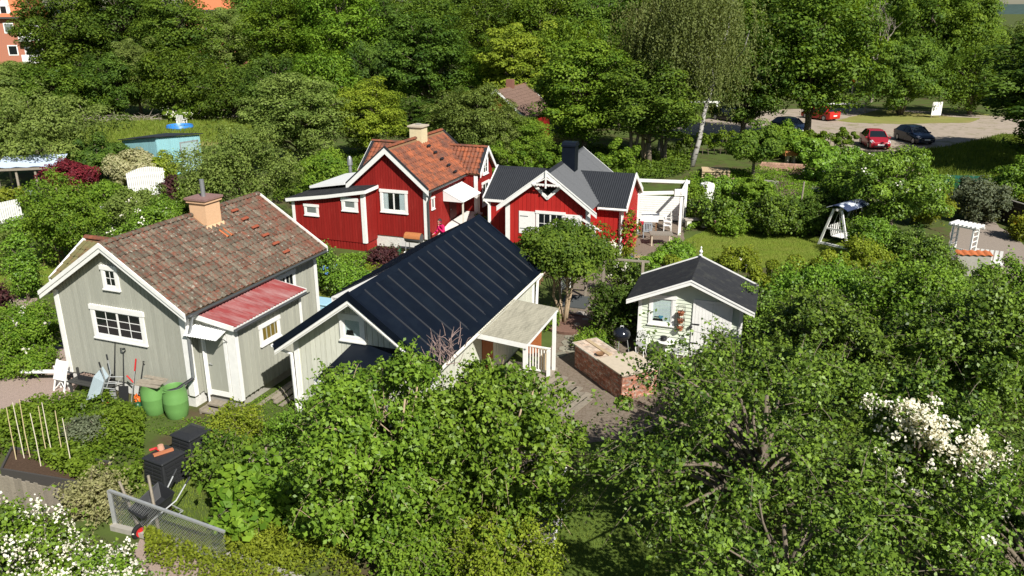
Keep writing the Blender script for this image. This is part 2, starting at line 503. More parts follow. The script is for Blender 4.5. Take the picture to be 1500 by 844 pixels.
def corrugated(par, M, L, S, pitch, amp, material, name='corrugated_sheet', z=0.02, sheets=1, shape=None):
    """Corrugated sheet on a slope frame, waves running up the slope; shape(x) may give (y0, y1) for each x."""
    out = []
    for k in range(sheets):
        xa, xb = L * k / sheets, L * (k + 1) / sheets + (0.03 if k < sheets - 1 else 0)
        n = max(4, int((xb - xa) / pitch * 6))
        mb = MB()
        vs = []
        for i in range(n + 1):
            x = xa + (xb - xa) * i / n
            zz = z + amp * math.sin(2 * PI * x / pitch) + 0.004 * k % 2
            y0, y1 = shape(x) if shape else (0, S)
            vs += [(x, y0, zz), (x, y1, zz), (x, y0, zz - 0.006), (x, y1, zz - 0.006)]
        fs = []
        for i in range(n):
            a, b = 4 * i, 4 * i + 4
            fs += [(a, b, b + 1, a + 1), (a + 2, a + 3, b + 3, b + 2), (a, a + 2, b + 2, b), (a + 1, b + 1, b + 3, a + 3)]
        mb.add(vs, fs)
        o = mb.build(name, material, par, smooth=True)
        o.matrix_local = M
        out.append(o)
    return out

def rake_pair(par, x0, xm, x1, y, ze, zr, width=0.2, th=0.03, material=WHITE, cap=None, ch=0.08):
    """Barge boards along a gable at depth y (facing -y)."""
    for xa, xb in ((x0, xm), (x1, xm)):
        poly = [(xa, y, ze - width), (xm, y, zr - width * 1.1), (xm, y, zr), (xa, y, ze)]
        if xa > xm:
            poly = poly[::-1]
        MB().prism(poly[::-1], (0, th, 0)).build('barge_board', material, par)
        if cap:
            poly = [(xa, y - 0.02, ze - 0.02), (xm, y - 0.02, zr - 0.02), (xm, y - 0.02, zr - 0.02 + ch), (xa, y - 0.02, ze - 0.02 + ch)]
            if xa > xm:
                poly = poly[::-1]
            MB().prism(poly[::-1], (0, 0.09, 0)).build('verge_flashing', cap, par)

def window(par, x, y, ang, z0, w, h, sashes=1, nx=1, ny=1, casing=0.09, frame_mat=WHITE, pane=PANE, curtain=None, scallop=False, heart=False, out=0.026):
    win = MB()
    c = casing
    win.box(-w / 2, -w / 2 + c, -0.04, 0.015, 0, h).box(w / 2 - c, w / 2, -0.04, 0.015, 0, h)
    win.box(-w / 2 + c, w / 2 - c, -0.038, 0.014, 0, c)
    win.box(-w / 2 - 0.03, w / 2 + 0.03, -0.055, 0.016, h - c, h + 0.02)
    win.box(-w / 2 - 0.02, w / 2 + 0.02, -0.07, 0.013, -0.025, 0.02)
    if scallop:
        k = int(w / 0.09)
        for i in range(k):
            cx = -w / 2 + (i + 0.5) * w / k
            win.prism([(cx + 0.045 * math.cos(t), -0.052, h + 0.018 + 0.035 * math.sin(t)) for t in [PI * j / 5 for j in range(6)]][::-1], (0, 0.03, 0))
    nrm = Vector((math.sin(ang), -math.cos(ang), 0))
    o = win.build('window', frame_mat, par, loc=(x + nrm.x * out, y + nrm.y * out, z0), rot=(0, 0, ang))
    iw = (w - 2 * c) / sashes
    if curtain:
        MB().box(-w / 2 + c, w / 2 - c, -0.0045, 0.010, c, h - c).build('dark_backing', DARKIN, o)
    for s in range(sashes):
        xa = -w / 2 + c + s * iw
        f = 0.035
        sa = MB()
        sa.box(xa, xa + f, -0.026, 0.012, c, h - c).box(xa + iw - f, xa + iw, -0.026, 0.012, c, h - c)
        sa.box(xa + f, xa + iw - f, -0.025, 0.011, c, c + f).box(xa + f, xa + iw - f, -0.025, 0.011, h - c - f, h - c)
        pw, ph = (iw - 2 * f) / nx, (h - 2 * c - 2 * f) / ny
        for i in range(1, nx):
            sa.box(xa + f + i * pw - 0.011, xa + f + i * pw + 0.011, -0.020, 0.010, c + f, h - c - f)
        for j in range(1, ny):
            sa.box(xa + f, xa + iw - f, -0.019, 0.0095, c + f + j * ph - 0.011, c + f + j * ph + 0.011)
        sa.build('sash', frame_mat, o)
        for i in range(nx):
            for j in range(ny):
                MB().box(xa + f + i * pw, xa + f + (i + 1) * pw, -0.014, -0.011, c + f + j * ph, c + f + (j + 1) * ph).build('pane', CLEAR if curtain else pane, o)
        if curtain:
            side = -1 if s == 0 else 1
            cu = MB()
            m = 10
            if heart:
                xs0, xs1 = xa + f, xa + iw - f
            elif curtain == 'sides':
                xs0, xs1 = (xa + f, xa + f + (iw - 2 * f) * 0.5) if side < 0 else (xa + iw - f - (iw - 2 * f) * 0.5, xa + iw - f)
            else:
                xs0, xs1 = xa + f, xa + iw - f
            vs = []
            for i in range(m + 1):
                q = xs0 + (xs1 - xs0) * i / m
                zlow = c + f
                if heart:
                    q2 = abs(i / m - 0.35)
                    zlow = c + f + (0.16 if q2 < 0.25 else 0.0)
                vs += [(q, -0.0075 + 0.002 * (i % 2), zlow), (q, -0.0075 + 0.002 * (i % 2), h - c - f)]
            cu.add(vs, [(2 * i, 2 * i + 2, 2 * i + 3, 2 * i + 1) for i in range(m)])
            cu.build('curtain', CURTAIN, o)
    return o

def downpipe(par, pts, r=0.045, material=WHITE, name='downpipe'):
    return MB().tube(pts, r, 8).build(name, material, par, smooth=True)

def gutter(par, p, q, material=GUTTER, r=0.07):
    p, q = Vector(p), Vector(q)
    w, up = frame(q - p)
    if up.z < 0:
        up = -up
    vs = []
    for o in (p, q):
        for j in range(7):
            t = PI + PI * j / 6
            vs.append(o + w * (math.cos(t) * r) + up * (math.sin(t) * r))
        for j in range(7):
            t = 2 * PI - PI * j / 6
            vs.append(o + w * (math.cos(t) * r * 0.85) + up * (math.sin(t) * r * 0.85))
    fs = [(j, (j + 1) % 14, (j + 1) % 14 + 14, j + 14) for j in range(14)] + [tuple(range(14)), tuple(range(27, 13, -1))]
    return MB().add(vs, fs).build('gutter', material, par, smooth=True)

# ------------------------------------------------------------------ grey cottage
h = thing('grey_cottage', 'sage grey board cottage with mossy red tile roof and peach chimney', 'cottage', (-14.08, 23.44, 0), R(-20.7))
W, LN, ZE, ZR = 4.93, 6.56, 3.10, 4.90
ov, fo = 0.33, 0.28
sl = (ZR - ZE) / (W / 2 + ov)
ZW = ZE + ov * sl - 0.12
MB().box(0.03, W - 0.03, 0.03, LN - 0.03, -0.2, 0.42).build('foundation', CONC, h)
wall(h, (0, 0), (W, 0), 0.40, [(0, ZW), (W / 2, ZR - 0.12), (W, ZW)], GREYWALL, 0.135)
wall(h, (W, 0), (W, LN), 0.40, ZW, GREYWALL, 0.20, batten=0.05)
wall(h, (W, LN), (0, LN), 0.40, [(0, ZW), (W / 2, ZR - 0.12), (W, ZW)], GREYWALL, boards=False)
wall(h, (0, LN), (0, 0), 0.40, ZW, GREYWALL, boards=False)
for x in (0, W):
    MB().box(x - 0.03, x + 0.14 if x == 0 else x + 0.03, -0.05, -0.024, 0.40, ZW - 0.02).build('corner_board', WHITE, h) if x == 0 else MB().box(x - 0.16, x + 0.03, -0.05, -0.024, 0.40, ZW - 0.02).build('corner_board', WHITE, h)
MB().box(W + 0.024, W + 0.05, -0.05, 0.12, 0.40, ZW - 0.02).build('corner_board', WHITE, h)
MB().box(W + 0.045, W + 0.075, LN - 0.14, LN + 0.02, 0.40, ZW).build('corner_board', WHITE, h)
MB().box(-0.05, -0.024, -0.05, 0.12, 0.40, ZW).build('corner_board', WHITE, h)
rl = LN + fo + 0.40
S = math.hypot(W / 2 + ov, ZR - ZE)
Mr = slope_frame((W + ov, -fo, ZE), (0, 1, 0), (-(W / 2 + ov), 0, ZR - ZE))
Ml = slope_frame((-ov, LN + 0.40, ZE), (0, -1, 0), (W / 2 + ov, 0, ZR - ZE))
for M_ in (Mr, Ml):
    slab(h, M_, rl, S, 0.10, WOODBROWN)
chim = (2.40, 3.05, 3.50, 4.20)
def keep_r(x, y):
    yy = x - fo; xx = W + ov - y * (W / 2 + ov) / S
    return not (chim[0] - 0.05 < xx < chim[1] + 0.05 and chim[2] - 0.05 < yy < chim[3] + 0.05)
tile_field(h, Mr, rl, S - 0.06, 0.205, 0.335, TILE, TILEJ, 300, keep_r)
tile_field(h, Ml, rl, S - 0.06, 0.205, 0.335, TILEJ, TILEJ, 0)
ridge_tiles(h, (W / 2, -fo + 0.05, ZR + 0.04), (W / 2, 3.45, ZR + 0.04), TILE)
ridge_tiles(h, (W / 2, 4.25, ZR + 0.04), (W / 2, LN + 0.38, ZR + 0.04), TILE)
rake_pair(h, -ov, W / 2, W + ov, -fo - 0.03, ZE + 0.05, ZR + 0.05, 0.24)
rake_pair(h, -ov, W / 2, W + ov, -fo - 0.06, ZE + 0.07, ZR + 0.07, 0.13)
rake_pair(h, -ov, W / 2, W + ov, LN + 0.40, ZE + 0.09, ZR + 0.09, 0.24)
gutter(h, (W + ov + 0.05, -fo + 0.1, ZE - 0.03), (W + ov + 0.05, LN + 0.35, ZE - 0.03))
MB().box(W + ov - 0.035, W + ov - 0.01, -fo, LN + 0.38, ZE - 0.14, ZE - 0.02).build('fascia', GUTTER, h)
MB().box(-ov + 0.005, -ov + 0.03, -fo, LN + 0.38, ZE - 0.14, ZE - 0.02).build('fascia', WHITE, h)
ch = MB().box(chim[0], chim[1], chim[2], chim[3], 3.9, 5.42).build('chimney', PLASTER, h)
MB().box(chim[0] - 0.06, chim[1] + 0.06, chim[2] - 0.06, chim[3] + 0.06, 5.33, 5.421).build('chimney_collar', PLASTER, ch)
MB().box(chim[0] - 0.10, chim[1] + 0.10, chim[2] - 0.10, chim[3] + 0.10, 5.422, 5.49).build('chimney_cap', STONECAP, ch)
MB().lathe([(0.075, 5.49), (0.075, 6.05)], 12, ((chim[0] + chim[1]) / 2, (chim[2] + chim[3]) / 2, 0)).build('flue_pipe', ZINC, ch, smooth=True)
MB().prism([(chim[1], chim[2] - 0.08, 4.30), (chim[1] + 0.22, chim[2] - 0.08, 4.26), (chim[1] + 0.02, chim[2] - 0.08, 4.60)], (0, chim[3] - chim[2] + 0.16, 0)).build('chimney_flashing', PLASTER, ch)
for i in range(6):                                   # ladder steps of the roof, worn red
    yy = 1.0 + i * 0.42
    st = MB().box(-0.17, 0.17, -0.05, 0.05, 0.09, 0.12).box(-0.15, -0.12, -0.02, 0.02, -0.02, 0.09).box(0.12, 0.15, -0.02, 0.02, -0.02, 0.09).build('roof_step', mat('rust_red_step', (0.27, 0.07, 0.035), 0.8, var=0.2), h)
    st.matrix_local = Mr @ Matrix.Translation((5.35, S - 0.45 - i * 0.47, 0.02))
for i in range(2):                                   # two newer tiles below the chimney
    vs_, fs_ = tile_mesh(0.21, 0.42)
    t_ = MB().add(vs_, fs_).build('tile', TILEN, h, smooth=True)
    t_.matrix_local = Mr @ Matrix.Translation((3.95 + i * 0.2, 1.98, 0.012))
# cross gable on the far left side
gx, gy, gw, gze, gzr = -0.95, 2.25, 1.62, 3.18, 4.12
wall(h, (gx + 0.15, gy + gw - 0.15), (gx + 0.15, gy - gw + 0.15), 0.3, [(0, gze), (gw - 0.15, gzr - 0.1), (2 * gw - 0.3, gze)], GREYWALL, boards=False)
wall(h, (gx + 0.15, gy - gw + 0.15), (0.0, gy - gw + 0.15), 0.3, gze, GREYWALL, 0.135)
gs = math.hypot(gw, gzr - gze)
Mg = slope_frame((gx, gy - gw, gze), (1, 0, 0), (0, gw, gzr - gze))
Mg2 = slope_frame((2.2, gy + gw, gze), (-1, 0, 0), (0, -gw, gzr - gze))
slab(h, Mg, 2.3, gs, 0.08, WOODBROWN); slab(h, Mg2, 3.1, gs, 0.08, WOODBROWN)
mossy = mat('mossy_green_tile', (0.135, 0.125, 0.055), 0.9, 0.15, var=0.3, scale=3, col2=(0.15, 0.07, 0.04), fac=(0.5, 0.7))
tile_field(h, Mg, 2.3, gs - 0.05, 0.205, 0.335, mossy, mossy, 0)
tile_field(h, Mg2, 3.1, gs - 0.05, 0.205, 0.335, mossy, mossy, 0)
ridge_tiles(h, (gx, gy, gzr + 0.05), (1.3, gy, gzr + 0.05), TILEO)
for sgn in (-1, 1):
    pl = [(gx - 0.03, gy + sgn * gw, gze - 0.18), (gx - 0.03, gy + sgn * gw, gze + 0.07), (gx - 0.03, gy, gzr + 0.09), (gx - 0.03, gy, gzr - 0.16)]
    MB().prism(pl if sgn > 0 else pl[::-1], (0.09, 0, 0)).build('barge_board', WHITE, h)
# windows of the front
window(h, 2.41, 0, 0, 1.80, 2.05, 1.06, sashes=2, nx=2, ny=3, casing=0.13, scallop=True)
window(h, 2.40, 0, 0, 3.45, 0.62, 0.72, sashes=1, nx=2, ny=2, casing=0.11, scallop=True)
MB().box(3.05, 3.75, -0.02, 0.0, 0.05, 0.36).build('cellar_vent', WHITE, h)
window(h, W, 4.75, R(90), 1.75, 1.1, 1.05, sashes=2, nx=1, ny=2, casing=0.10)
# side porch with red sheet roof
X1, Y0, Y1 = 6.30, 0.38, 3.60
wall(h, (W + 0.04, Y0), (X1, Y0), 0.34, [(0, 2.78), (X1 - W - 0.04, 2.60)], GREYWALL, 0.16)
wall(h, (X1, Y0), (X1, Y1), 0.34, 2.58, GREYWALL, 0.20, batten=0.05)
wall(h, (X1, Y1), (W + 0.04, Y1), 0.34, 2.6, GREYWALL, boards=False)
MB().box(X1 - 0.24, X1 + 0.03, Y0 - 0.05, Y0 - 0.024, 0.30, 2.55).build('corner_board', WHITE, h)
MB().box(X1 + 0.045, X1 + 0.07, Y0 - 0.05, Y0 + 0.10, 0.30, 2.55).build('corner_board', WHITE, h)
MB().box(X1 + 0.045, X1 + 0.07, Y1 - 0.10, Y1 + 0.02, 0.30, 2.55).build('corner_board', WHITE, h)
MB().box(5.05, 6.2, Y0 + 0.05, Y1 - 0.05, -0.15, 0.34).build('porch_footing', GREYCONC, h)
Mp = slope_frame((X1 + 0.18, 0.22, 2.70), (0, 1, 0), (-1.5, 0, 0.25))
slab(h, Mp, 3.55, 1.52, 0.10, WHITE, 'porch_roof_deck')
corrugated(h, Mp, 3.55, 1.52, 0.142, 0.026, REDSHEET, z=0.028, sheets=4)
gutter(h, (X1 + 0.25, 0.2, 2.66), (X1 + 0.25, 3.78, 2.66))
MB().beam((W + 0.05, 0.20, 2.90), (X1 + 0.18, 0.20, 2.685), 0.03, 0.15).build('porch_fascia', WHITE, h)
MB().beam((W + 0.05, 3.79, 2.90), (X1 + 0.18, 3.79, 2.685), 0.03, 0.13).build('porch_fascia', WHITE, h)
window(h, X1, 1.95, R(90), 1.62, 0.98, 0.66, casing=0.10, pane=AMBER, out=0.03)
dr = MB().box(5.27, 5.93, Y0 - 0.040, Y0 - 0.023, 0.52, 2.26).build('door', GREYWALL, h)
MB().lathe([(0.02, 0), (0.02, 0.05)], 8, M=Matrix.Rotation(R(90), 4, 'X'), o=(5.35, Y0 - 0.04, 1.38)).tube([(5.35, Y0 - 0.085, 1.38), (5.47, Y0 - 0.085, 1.38)], 0.011).build('handle', STEEL, dr)
MB().box(5.17, 5.27, Y0 - 0.055, Y0 - 0.02, 0.34, 2.36).box(5.93, 6.03, Y0 - 0.055, Y0 - 0.02, 0.34, 2.36).box(5.27, 5.93, Y0 - 0.054, Y0 - 0.021, 2.26, 2.36).build('door_casing', WHITE, h)
MB().box(5.27, 5.93, Y0 - 0.055, Y0 - 0.02, 0.36, 0.52).build('kick_board', WHITE, h)
Ma = slope_frame((4.95, -0.18, 2.42), (1, 0, 0), (0, 0.56, 0.16))
corrugated(h, Ma, 1.2, 0.58, 0.09, 0.010, WHITESHEET, 'door_awning', z=0.0)
for x in (5.02, 6.08):
    MB().tube([(x, Y0 - 0.03, 2.15), (x, Y0 - 0.18, 2.30), (x, -0.10, 2.42)], 0.012).build('awning_bracket', BLACKIRON, h)
MB().beam((5.32, 0.18, 0.18), (5.98, 0.18, 0.18), 0.32, 0.05).beam((5.32, -0.12, 0.07), (5.98, -0.12, 0.07), 0.3, 0.05).box(5.28, 5.33, -0.28, 0.32, -0.05, 0.16).box(5.97, 6.02, -0.28, 0.32, -0.05, 0.16).build('doorstep', WOODGREY, h)
downpipe(h, [(W + ov + 0.05, -fo + 0.2, ZE - 0.08), (W + 0.22, -0.02, ZE - 0.45), (W + 0.14, -0.07, ZE - 0.7), (W + 0.13, -0.10, 1.05)], 0.045, ZINC)
downpipe(h, [(W + 0.13, -0.10, 1.05), (W + 0.05, -0.25, 0.98), (W - 0.10, -0.55, 0.86), (W - 0.38, -0.78, 0.80)], 0.05, BLACKPLASTIC, 'rain_diverter')
downpipe(h, [(W + 0.27, 0.30, 2.6), (W + 0.25, 0.30, 0.05)], 0.035, WHITE)

# ------------------------------------------------------------------ garage with black standing seam roof
g = thing('black_roofed_outbuilding', 'cream board outbuilding with long black seamed metal roof and side porch', 'outbuilding', (-6.27, 21.23, 0), R(-19.9))
W, LN, ZE, ZR = 4.50, 8.20, 2.42, 4.22
ov, fo = 0.24, 0.50
ZW = 2.5
wall(g, (0.1, 0), (W, 0), 0.15, [(0, ZW), (W / 2 - 0.1, ZR - 0.14), (W - 0.1, ZW)], CREAMWALL, 0.17)
wall(g, (W, 0), (W, LN), 0.15, ZW, CREAMWALL, 0.17)
wall(g, (W, LN), (0.1, LN), 0.15, [(0, ZW), (W / 2 - 0.05, ZR - 0.14), (W - 0.1, ZW)], CREAMWALL, boards=False)
wall(g, (0.1, LN), (0.1, 0), 0.15, ZW, CREAMWALL, boards=False)
MB().box(0.15, W - 0.05, 0.05, LN - 0.05, -0.2, 0.15).build('foundation', GREYCONC, g)
MB().box(0.06, 0.22, -0.055, -0.024, 0.05, ZW - 0.1).build('corner_board', WHITE, g)
MB().box(W - 0.16, W + 0.03, -0.055, -0.024, 0.05, ZW - 0.1).build('corner_board', WHITE, g)
MB().box(W + 0.024, W + 0.05, LN - 0.14, LN + 0.03, 0.05, ZW - 0.05).build('corner_board', WHITE, g)
rl = LN + fo + 0.40
S = math.hypot(W / 2 + ov, ZR - ZE)
Mr = slope_frame((W + ov, -fo, ZE), (0, 1, 0), (-(W / 2 + ov), 0, ZR - ZE))
Ml = slope_frame((-ov, LN + 0.40, ZE), (0, -1, 0), (W / 2 + ov, 0, ZR - ZE))
for M_, nm in ((Mr, 'right'), (Ml, 'left')):
    slab(g, M_, rl, S, 0.10, WHITE, 'roof_deck', z=-0.012)
    k = 14; pw = rl / k
    pan = MB().box(0, pw - 0.004, -0.03, S, -0.010, 0.006).mesh('roof_panel'); pan.materials.append(BLACKMETAL)
    sm = MB().prism([(-0.020, 0.28, 0.004), (0.020, 0.28, 0.004), (0.012, 0.28, 0.034), (-0.012, 0.28, 0.034)], (0, S - 0.42, 0)).prism([(-0.016, 0.20, 0.004), (0.016, 0.20, 0.004), (0.0, 0.20, 0.012)], (0, 0.08, 0)).mesh('seam'); sm.materials.append(SEAM)
    for i in range(k):
        inst('roof_panel', pan, g, M=M_ @ Matrix.Translation((i * pw, 0, rnd.uniform(0, 0.002))) @ Matrix.Rotation(rnd.uniform(-0.0012, 0.0012), 4, 'Y'))
        if i:
            inst('seam', sm, g, M=M_ @ Matrix.Translation((i * pw, 0, 0)))
MB().prism([(W / 2 - 0.16, -fo - 0.02, ZR - 0.10), (W / 2 + 0.16, -fo - 0.02, ZR - 0.10), (W / 2, -fo - 0.02, ZR + 0.035)][::1], (0, rl + 0.03, 0)).build('ridge_cap', BLACKMETAL, g)
rake_pair(g, -ov, W / 2, W + ov, -fo - 0.035, ZE - 0.14, ZR - 0.14, 0.16, material=WHITE, cap=BLACKMETAL, ch=0.24)
rake_pair(g, -ov, W / 2, W + ov, -fo - 0.05, ZE - 0.235, ZR - 0.235, 0.035, material=OFFWHITE)
rake_pair(g, -ov, W / 2, W + ov, LN + 0.41, ZE - 0.02, ZR - 0.02, 0.15, material=WHITE, cap=BLACKMETAL)
gutter(g, (W + ov + 0.06, -fo, ZE - 0.03), (W + ov + 0.06, LN + 0.35, ZE - 0.03), OFFWHITE)
gutter(g, (-ov - 0.06, -fo, ZE - 0.03), (-ov - 0.06, LN + 0.35, ZE - 0.03), WHITE)
downpipe(g, [(-ov - 0.06, -fo + 0.12, ZE - 0.08), (-ov + 0.02, -fo + 0.2, ZE - 0.22), (0.0, -0.10, ZE - 0.40), (0.02, -0.10, 0.0)], 0.05)
downpipe(g, [(W + ov + 0.06, LN + 0.2, ZE - 0.08), (W + 0.16, LN + 0.05, ZE - 0.30), (W + 0.12, LN - 0.02, 0.1)], 0.05)
window(g, 2.03, 0, 0, 2.66, 0.78, 0.78, casing=0.13, curtain='full', heart=True)
# shed dormer on the far slope, only its seamed roof shows over the ridge
Md = slope_frame((-0.30, LN + 0.3, 2.80), (0, -1, 0), (2.52, 0, 1.36))
slab(g, Md, 5.9, 2.84, 0.12, WHITE, 'dormer_deck', z=-0.012)
pan = MB().box(0, 0.61, -0.03, 2.80, -0.010, 0.006).mesh('roof_panel'); pan.materials.append(BLACKMETAL)
sm = MB().box(-0.018, 0.018, 0.0, 2.74, 0.004, 0.05).mesh('seam'); sm.materials.append(BLACKMETAL)
for i in range(9):
    inst('roof_panel', pan, g, M=Md @ Matrix.Translation((0.03 + i * 0.65, 0, 0.002 * (i % 2))))
    inst('seam', sm, g, M=Md @ Matrix.Translation((0.02 + i * 0.65, 0, 0)))
MB().box(-0.3, 1.2, 2.60, 2.64, 2.56, 2.78).build('dormer_fascia', WHITE, g)
# lean-to hood on the front
Mh = slope_frame((2.02, -1.95, 2.36), (1, 0, 0), (0, 1.95, 0.26))
slab(g, Mh, 2.1, 1.967, 0.05, BLACKMETAL, 'hood_roof')
MB().box(2.00, 4.14, -1.99, -1.955, 2.22, 2.37).build('hood_fascia', WHITE, g)
for x in (2.12, 3.95):
    MB().box(x - 0.05, x + 0.05, -1.93, -1.83, 0, 2.31).build('hood_post', WHITE, g)
# side porch: corrugated translucent roof on white posts, railing and board end
Mc = slope_frame((6.27, 2.35, 2.20), (0, 1, 0), (-1.80, 0, 0.14))
for x_ in (6.2, 4.62):
    MB().beam((x_, 2.40, 2.13 + (6.2 - x_) * 0.078), (x_, 5.45, 2.13 + (6.2 - x_) * 0.078), 0.07, 0.12).build('porch_beam', WHITE, g)
MB().beam((4.55, 2.36, 2.29), (6.27, 2.36, 2.16), 0.035, 0.15).build('porch_fascia', WHITE, g)
MB().beam((4.55, 5.47, 2.28), (6.27, 5.47, 2.16), 0.035, 0.10).build('porch_fascia', OFFWHITE, g)
for i in range(5):
    MB().beam((4.6, 2.8 + i * 0.55, 2.235), (6.2, 2.8 + i * 0.55, 2.12), 0.045, 0.07).build('rafter', WHITE, g)
corrugated(g, Mc, 3.12, 1.80, 0.13, 0.016, PLASTICROOF, 'porch_roof_sheet', z=0.035, sheets=3)
for (x, y, zt) in ((6.2, 5.30, 2.15), (6.2, 2.45, 2.15), (6.2, 4.72, 1.06), (5.32, 4.95, 1.06)):
    MB().box(x - 0.05, x + 0.05, y - 0.05, y + 0.05, 0, zt).build('porch_post', WHITE, g)
ra = MB().beam((5.32, 4.95, 1.04), (6.2, 4.90, 1.04), 0.08, 0.04).beam((5.32, 4.95, 0.22), (6.2, 4.90, 0.22), 0.06, 0.05).build('railing', WHITE, g)
for i in range(8):
    x = 5.42 + i * 0.095
    MB().box(x - 0.018, x + 0.018, 4.91, 4.945, 0.22, 1.03).build('baluster', WHITE, ra)
MB().box(4.6, 6.28, 2.3, 5.5, 0.0, 0.14).build('porch_floor', WOODGREY, g)
MB().box(5.2, 5.75, 5.30, 5.36, 0.5, 1.75).build('porch_screen', WOODWARM, g)
MB().box(5.75, 6.0, 5.05, 5.12, 0.14, 0.9).build('porch_screen', WOODPALE, g)
MB().box(W + 0.024, W + 0.05, 3.2, 4.1, 0.15, 2.1).build('porch_door', WOODWARM, g)

# ------------------------------------------------------------------ mint summer shed
s = thing('mint_garden_shed', 'small mint green shed with dark felt roof and white double door', 'shed', (4.40, 25.87, 0), R(-18.4))
W, LN, ZE, ZR = 3.34, 2.30, 2.02, 2.92
ov, fo = 0.42, 0.42
sl = (ZR - ZE) / (W / 2 + ov); ZW = ZE + ov * sl - 0.10
wall(s, (0, 0), (W, 0), 0.10, [(0, ZW), (W / 2, ZR - 0.1), (W, ZW)], MINT, horiz=0.125)
wall(s, (W, 0), (W, LN), 0.10, ZW, MINT, horiz=0.125)
wall(s, (W, LN), (0, LN), 0.10, [(0, ZW), (W / 2, ZR - 0.1), (W, ZW)], MINT, boards=False)
wall(s, (0, LN), (0, 0), 0.10, ZW, MINT, horiz=0.125)
MB().box(0.02, W - 0.02, 0.02, LN - 0.02, -0.1, 0.1).build('foundation', GREYCONC, s)
for x in (0.0, W):
    MB().box(x - 0.06, x + 0.06, -0.06, -0.030, 0.08, ZW - 0.02).build('corner_board', WHITE, s)
S = math.hypot(W / 2 + ov, ZR - ZE); rl = LN + fo + 0.20
Mr = slope_frame((W + ov, -fo, ZE), (0, 1, 0), (-(W / 2 + ov), 0, ZR - ZE))
Ml = slope_frame((-ov, LN + 0.20, ZE), (0, -1, 0), (W / 2 + ov, 0, ZR - ZE))
for M_ in (Mr, Ml):
    slab(s, M_, rl, S, 0.05, WOODPALE, 'roof_deck', z=-0.012)
    for i in range(3):
        st = MB().box(i * rl / 3, (i + 1) * rl / 3 + (0.05 if i < 2 else 0), -0.02, S, -0.010, 0.004 + 0.005 * (i % 2)).build('felt_strip', FELT, s)
        st.matrix_local = M_
rake_pair(s, -ov, W / 2, W + ov, -fo - 0.035, ZE + 0.03, ZR + 0.03, 0.15)
rake_pair(s, -ov, W / 2, W + ov, -fo - 0.055, ZE + 0.045, ZR + 0.045, 0.05)
rake_pair(s, -ov, W / 2, W + ov, LN + 0.20, ZE + 0.05, ZR + 0.05, 0.13)
MB().lathe([(0.05, 0), (0.07, 0.03), (0.03, 0.07), (0.06, 0.12), (0.07, 0.17), (0.03, 0.22), (0.02, 0.28), (0.035, 0.31), (0.0, 0.36)], 12, (W / 2, LN + 0.20, ZR + 0.03)).build('finial', WHITE, s, smooth=True)
wn_ = window(s, 0.74, 0, 0, 1.12, 0.88, 1.06, casing=0.10, curtain='full', heart=True, out=0.03)
hp = []
for j in range(24):
    t = 2 * PI * j / 24
    hp.append((0.16 * math.sin(t) ** 3 * 0.5, -0.006, 0.01 * (13 * math.cos(t) - 5 * math.cos(2 * t) - 2 * math.cos(3 * t) - math.cos(4 * t)) * 0.5))
MB().prism(hp, (0, 0.002, 0)).build('heart_ornament', mat('dusty_blue', (0.05, 0.19, 0.28), 0.6), wn_, loc=(-0.02, -0.012, 0.29))
for k, xx in enumerate((1.86, 2.42)):
    d_ = MB().box(xx, xx + 0.55, -0.060, -0.030, 0.14, 2.08).build('door_leaf', WHITE, s)
    for i in range(5):
        MB().box(xx + i * 0.11 + 0.003, xx + (i + 1) * 0.11 - 0.003, -0.068, -0.058, 0.16, 2.06).build('board', WHITE, d_)
MB().box(1.77, 1.855, -0.075, -0.031, 0.10, 2.17).box(2.975, 3.06, -0.075, -0.031, 0.10, 2.17).box(1.855, 2.975, -0.074, -0.032, 2.085, 2.17).build('door_casing', WHITE, s)
for z in (0.62, 1.30):
    MB().box(1.76, 2.02, -0.085, -0.070, z - 0.02, z + 0.02).build('strap_hinge', BLACKIRON, s)
MB().lathe([(0.055, 0), (0.06, 0.04), (0.02, 0.09), (0.0, 0.1)], 10, M=Matrix.Rotation(R(90), 4, 'X'), o=(1.74, -0.075, 1.2)).build('lantern_knob', BLACKIRON, s)

# ------------------------------------------------------------------ red cottage with orange tiles
h = thing('red_tiled_cottage', 'dark red board cottage with orange tile cross roof and yellow chimney', 'cottage', (-7.96, 39.70, 0), R(-20))
W, LN, ZE, ZR = 4.09, 6.0, 3.08, 5.01
ov, fo = 0.22, 0.25
sl = (ZR - ZE) / (W / 2 + ov); ZW = ZE + ov * sl - 0.12
MB().box(0.03, W - 0.03, 0.03, LN - 0.03, -0.2, 0.62).build('foundation', CONC, h)
wall(h, (0, 0), (W, 0), 0.60, [(0, ZW), (W / 2, ZR - 0.12), (W, ZW)], REDWALL, 0.145)
wall(h, (W, 0), (W, LN), 0.60, ZW, REDWALL, 0.145)
wall(h, (W, LN), (0, LN), 0.60, [(0, ZW), (W / 2, ZR - 0.12), (W, ZW)], REDWALL, boards=False)
wall(h, (0, LN), (0, 0), 0.60, ZW, REDWALL, boards=False)
MB().box(W - 0.18, W + 0.03, -0.055, -0.026, 0.60, ZW - 0.05).build('corner_board', WHITE, h)
MB().box(W + 0.026, W + 0.055, -0.05, 0.10, 0.60, ZW - 0.05).build('corner_board', WHITE, h)
S = math.hypot(W / 2 + ov, ZR - ZE); rl = LN + fo + 0.3
Mr = slope_frame((W + ov, -fo, ZE), (0, 1, 0), (-(W / 2 + ov), 0, ZR - ZE))
Ml = slope_frame((-ov, LN + 0.3, ZE), (0, -1, 0), (W / 2 + ov, 0, ZR - ZE))
for M_ in (Mr, Ml):
    slab(h, M_, rl, S, 0.09, WOODBROWN)
tile_field(h, Mr, rl, S - 0.05, 0.215, 0.34, TILEO, TILEO)
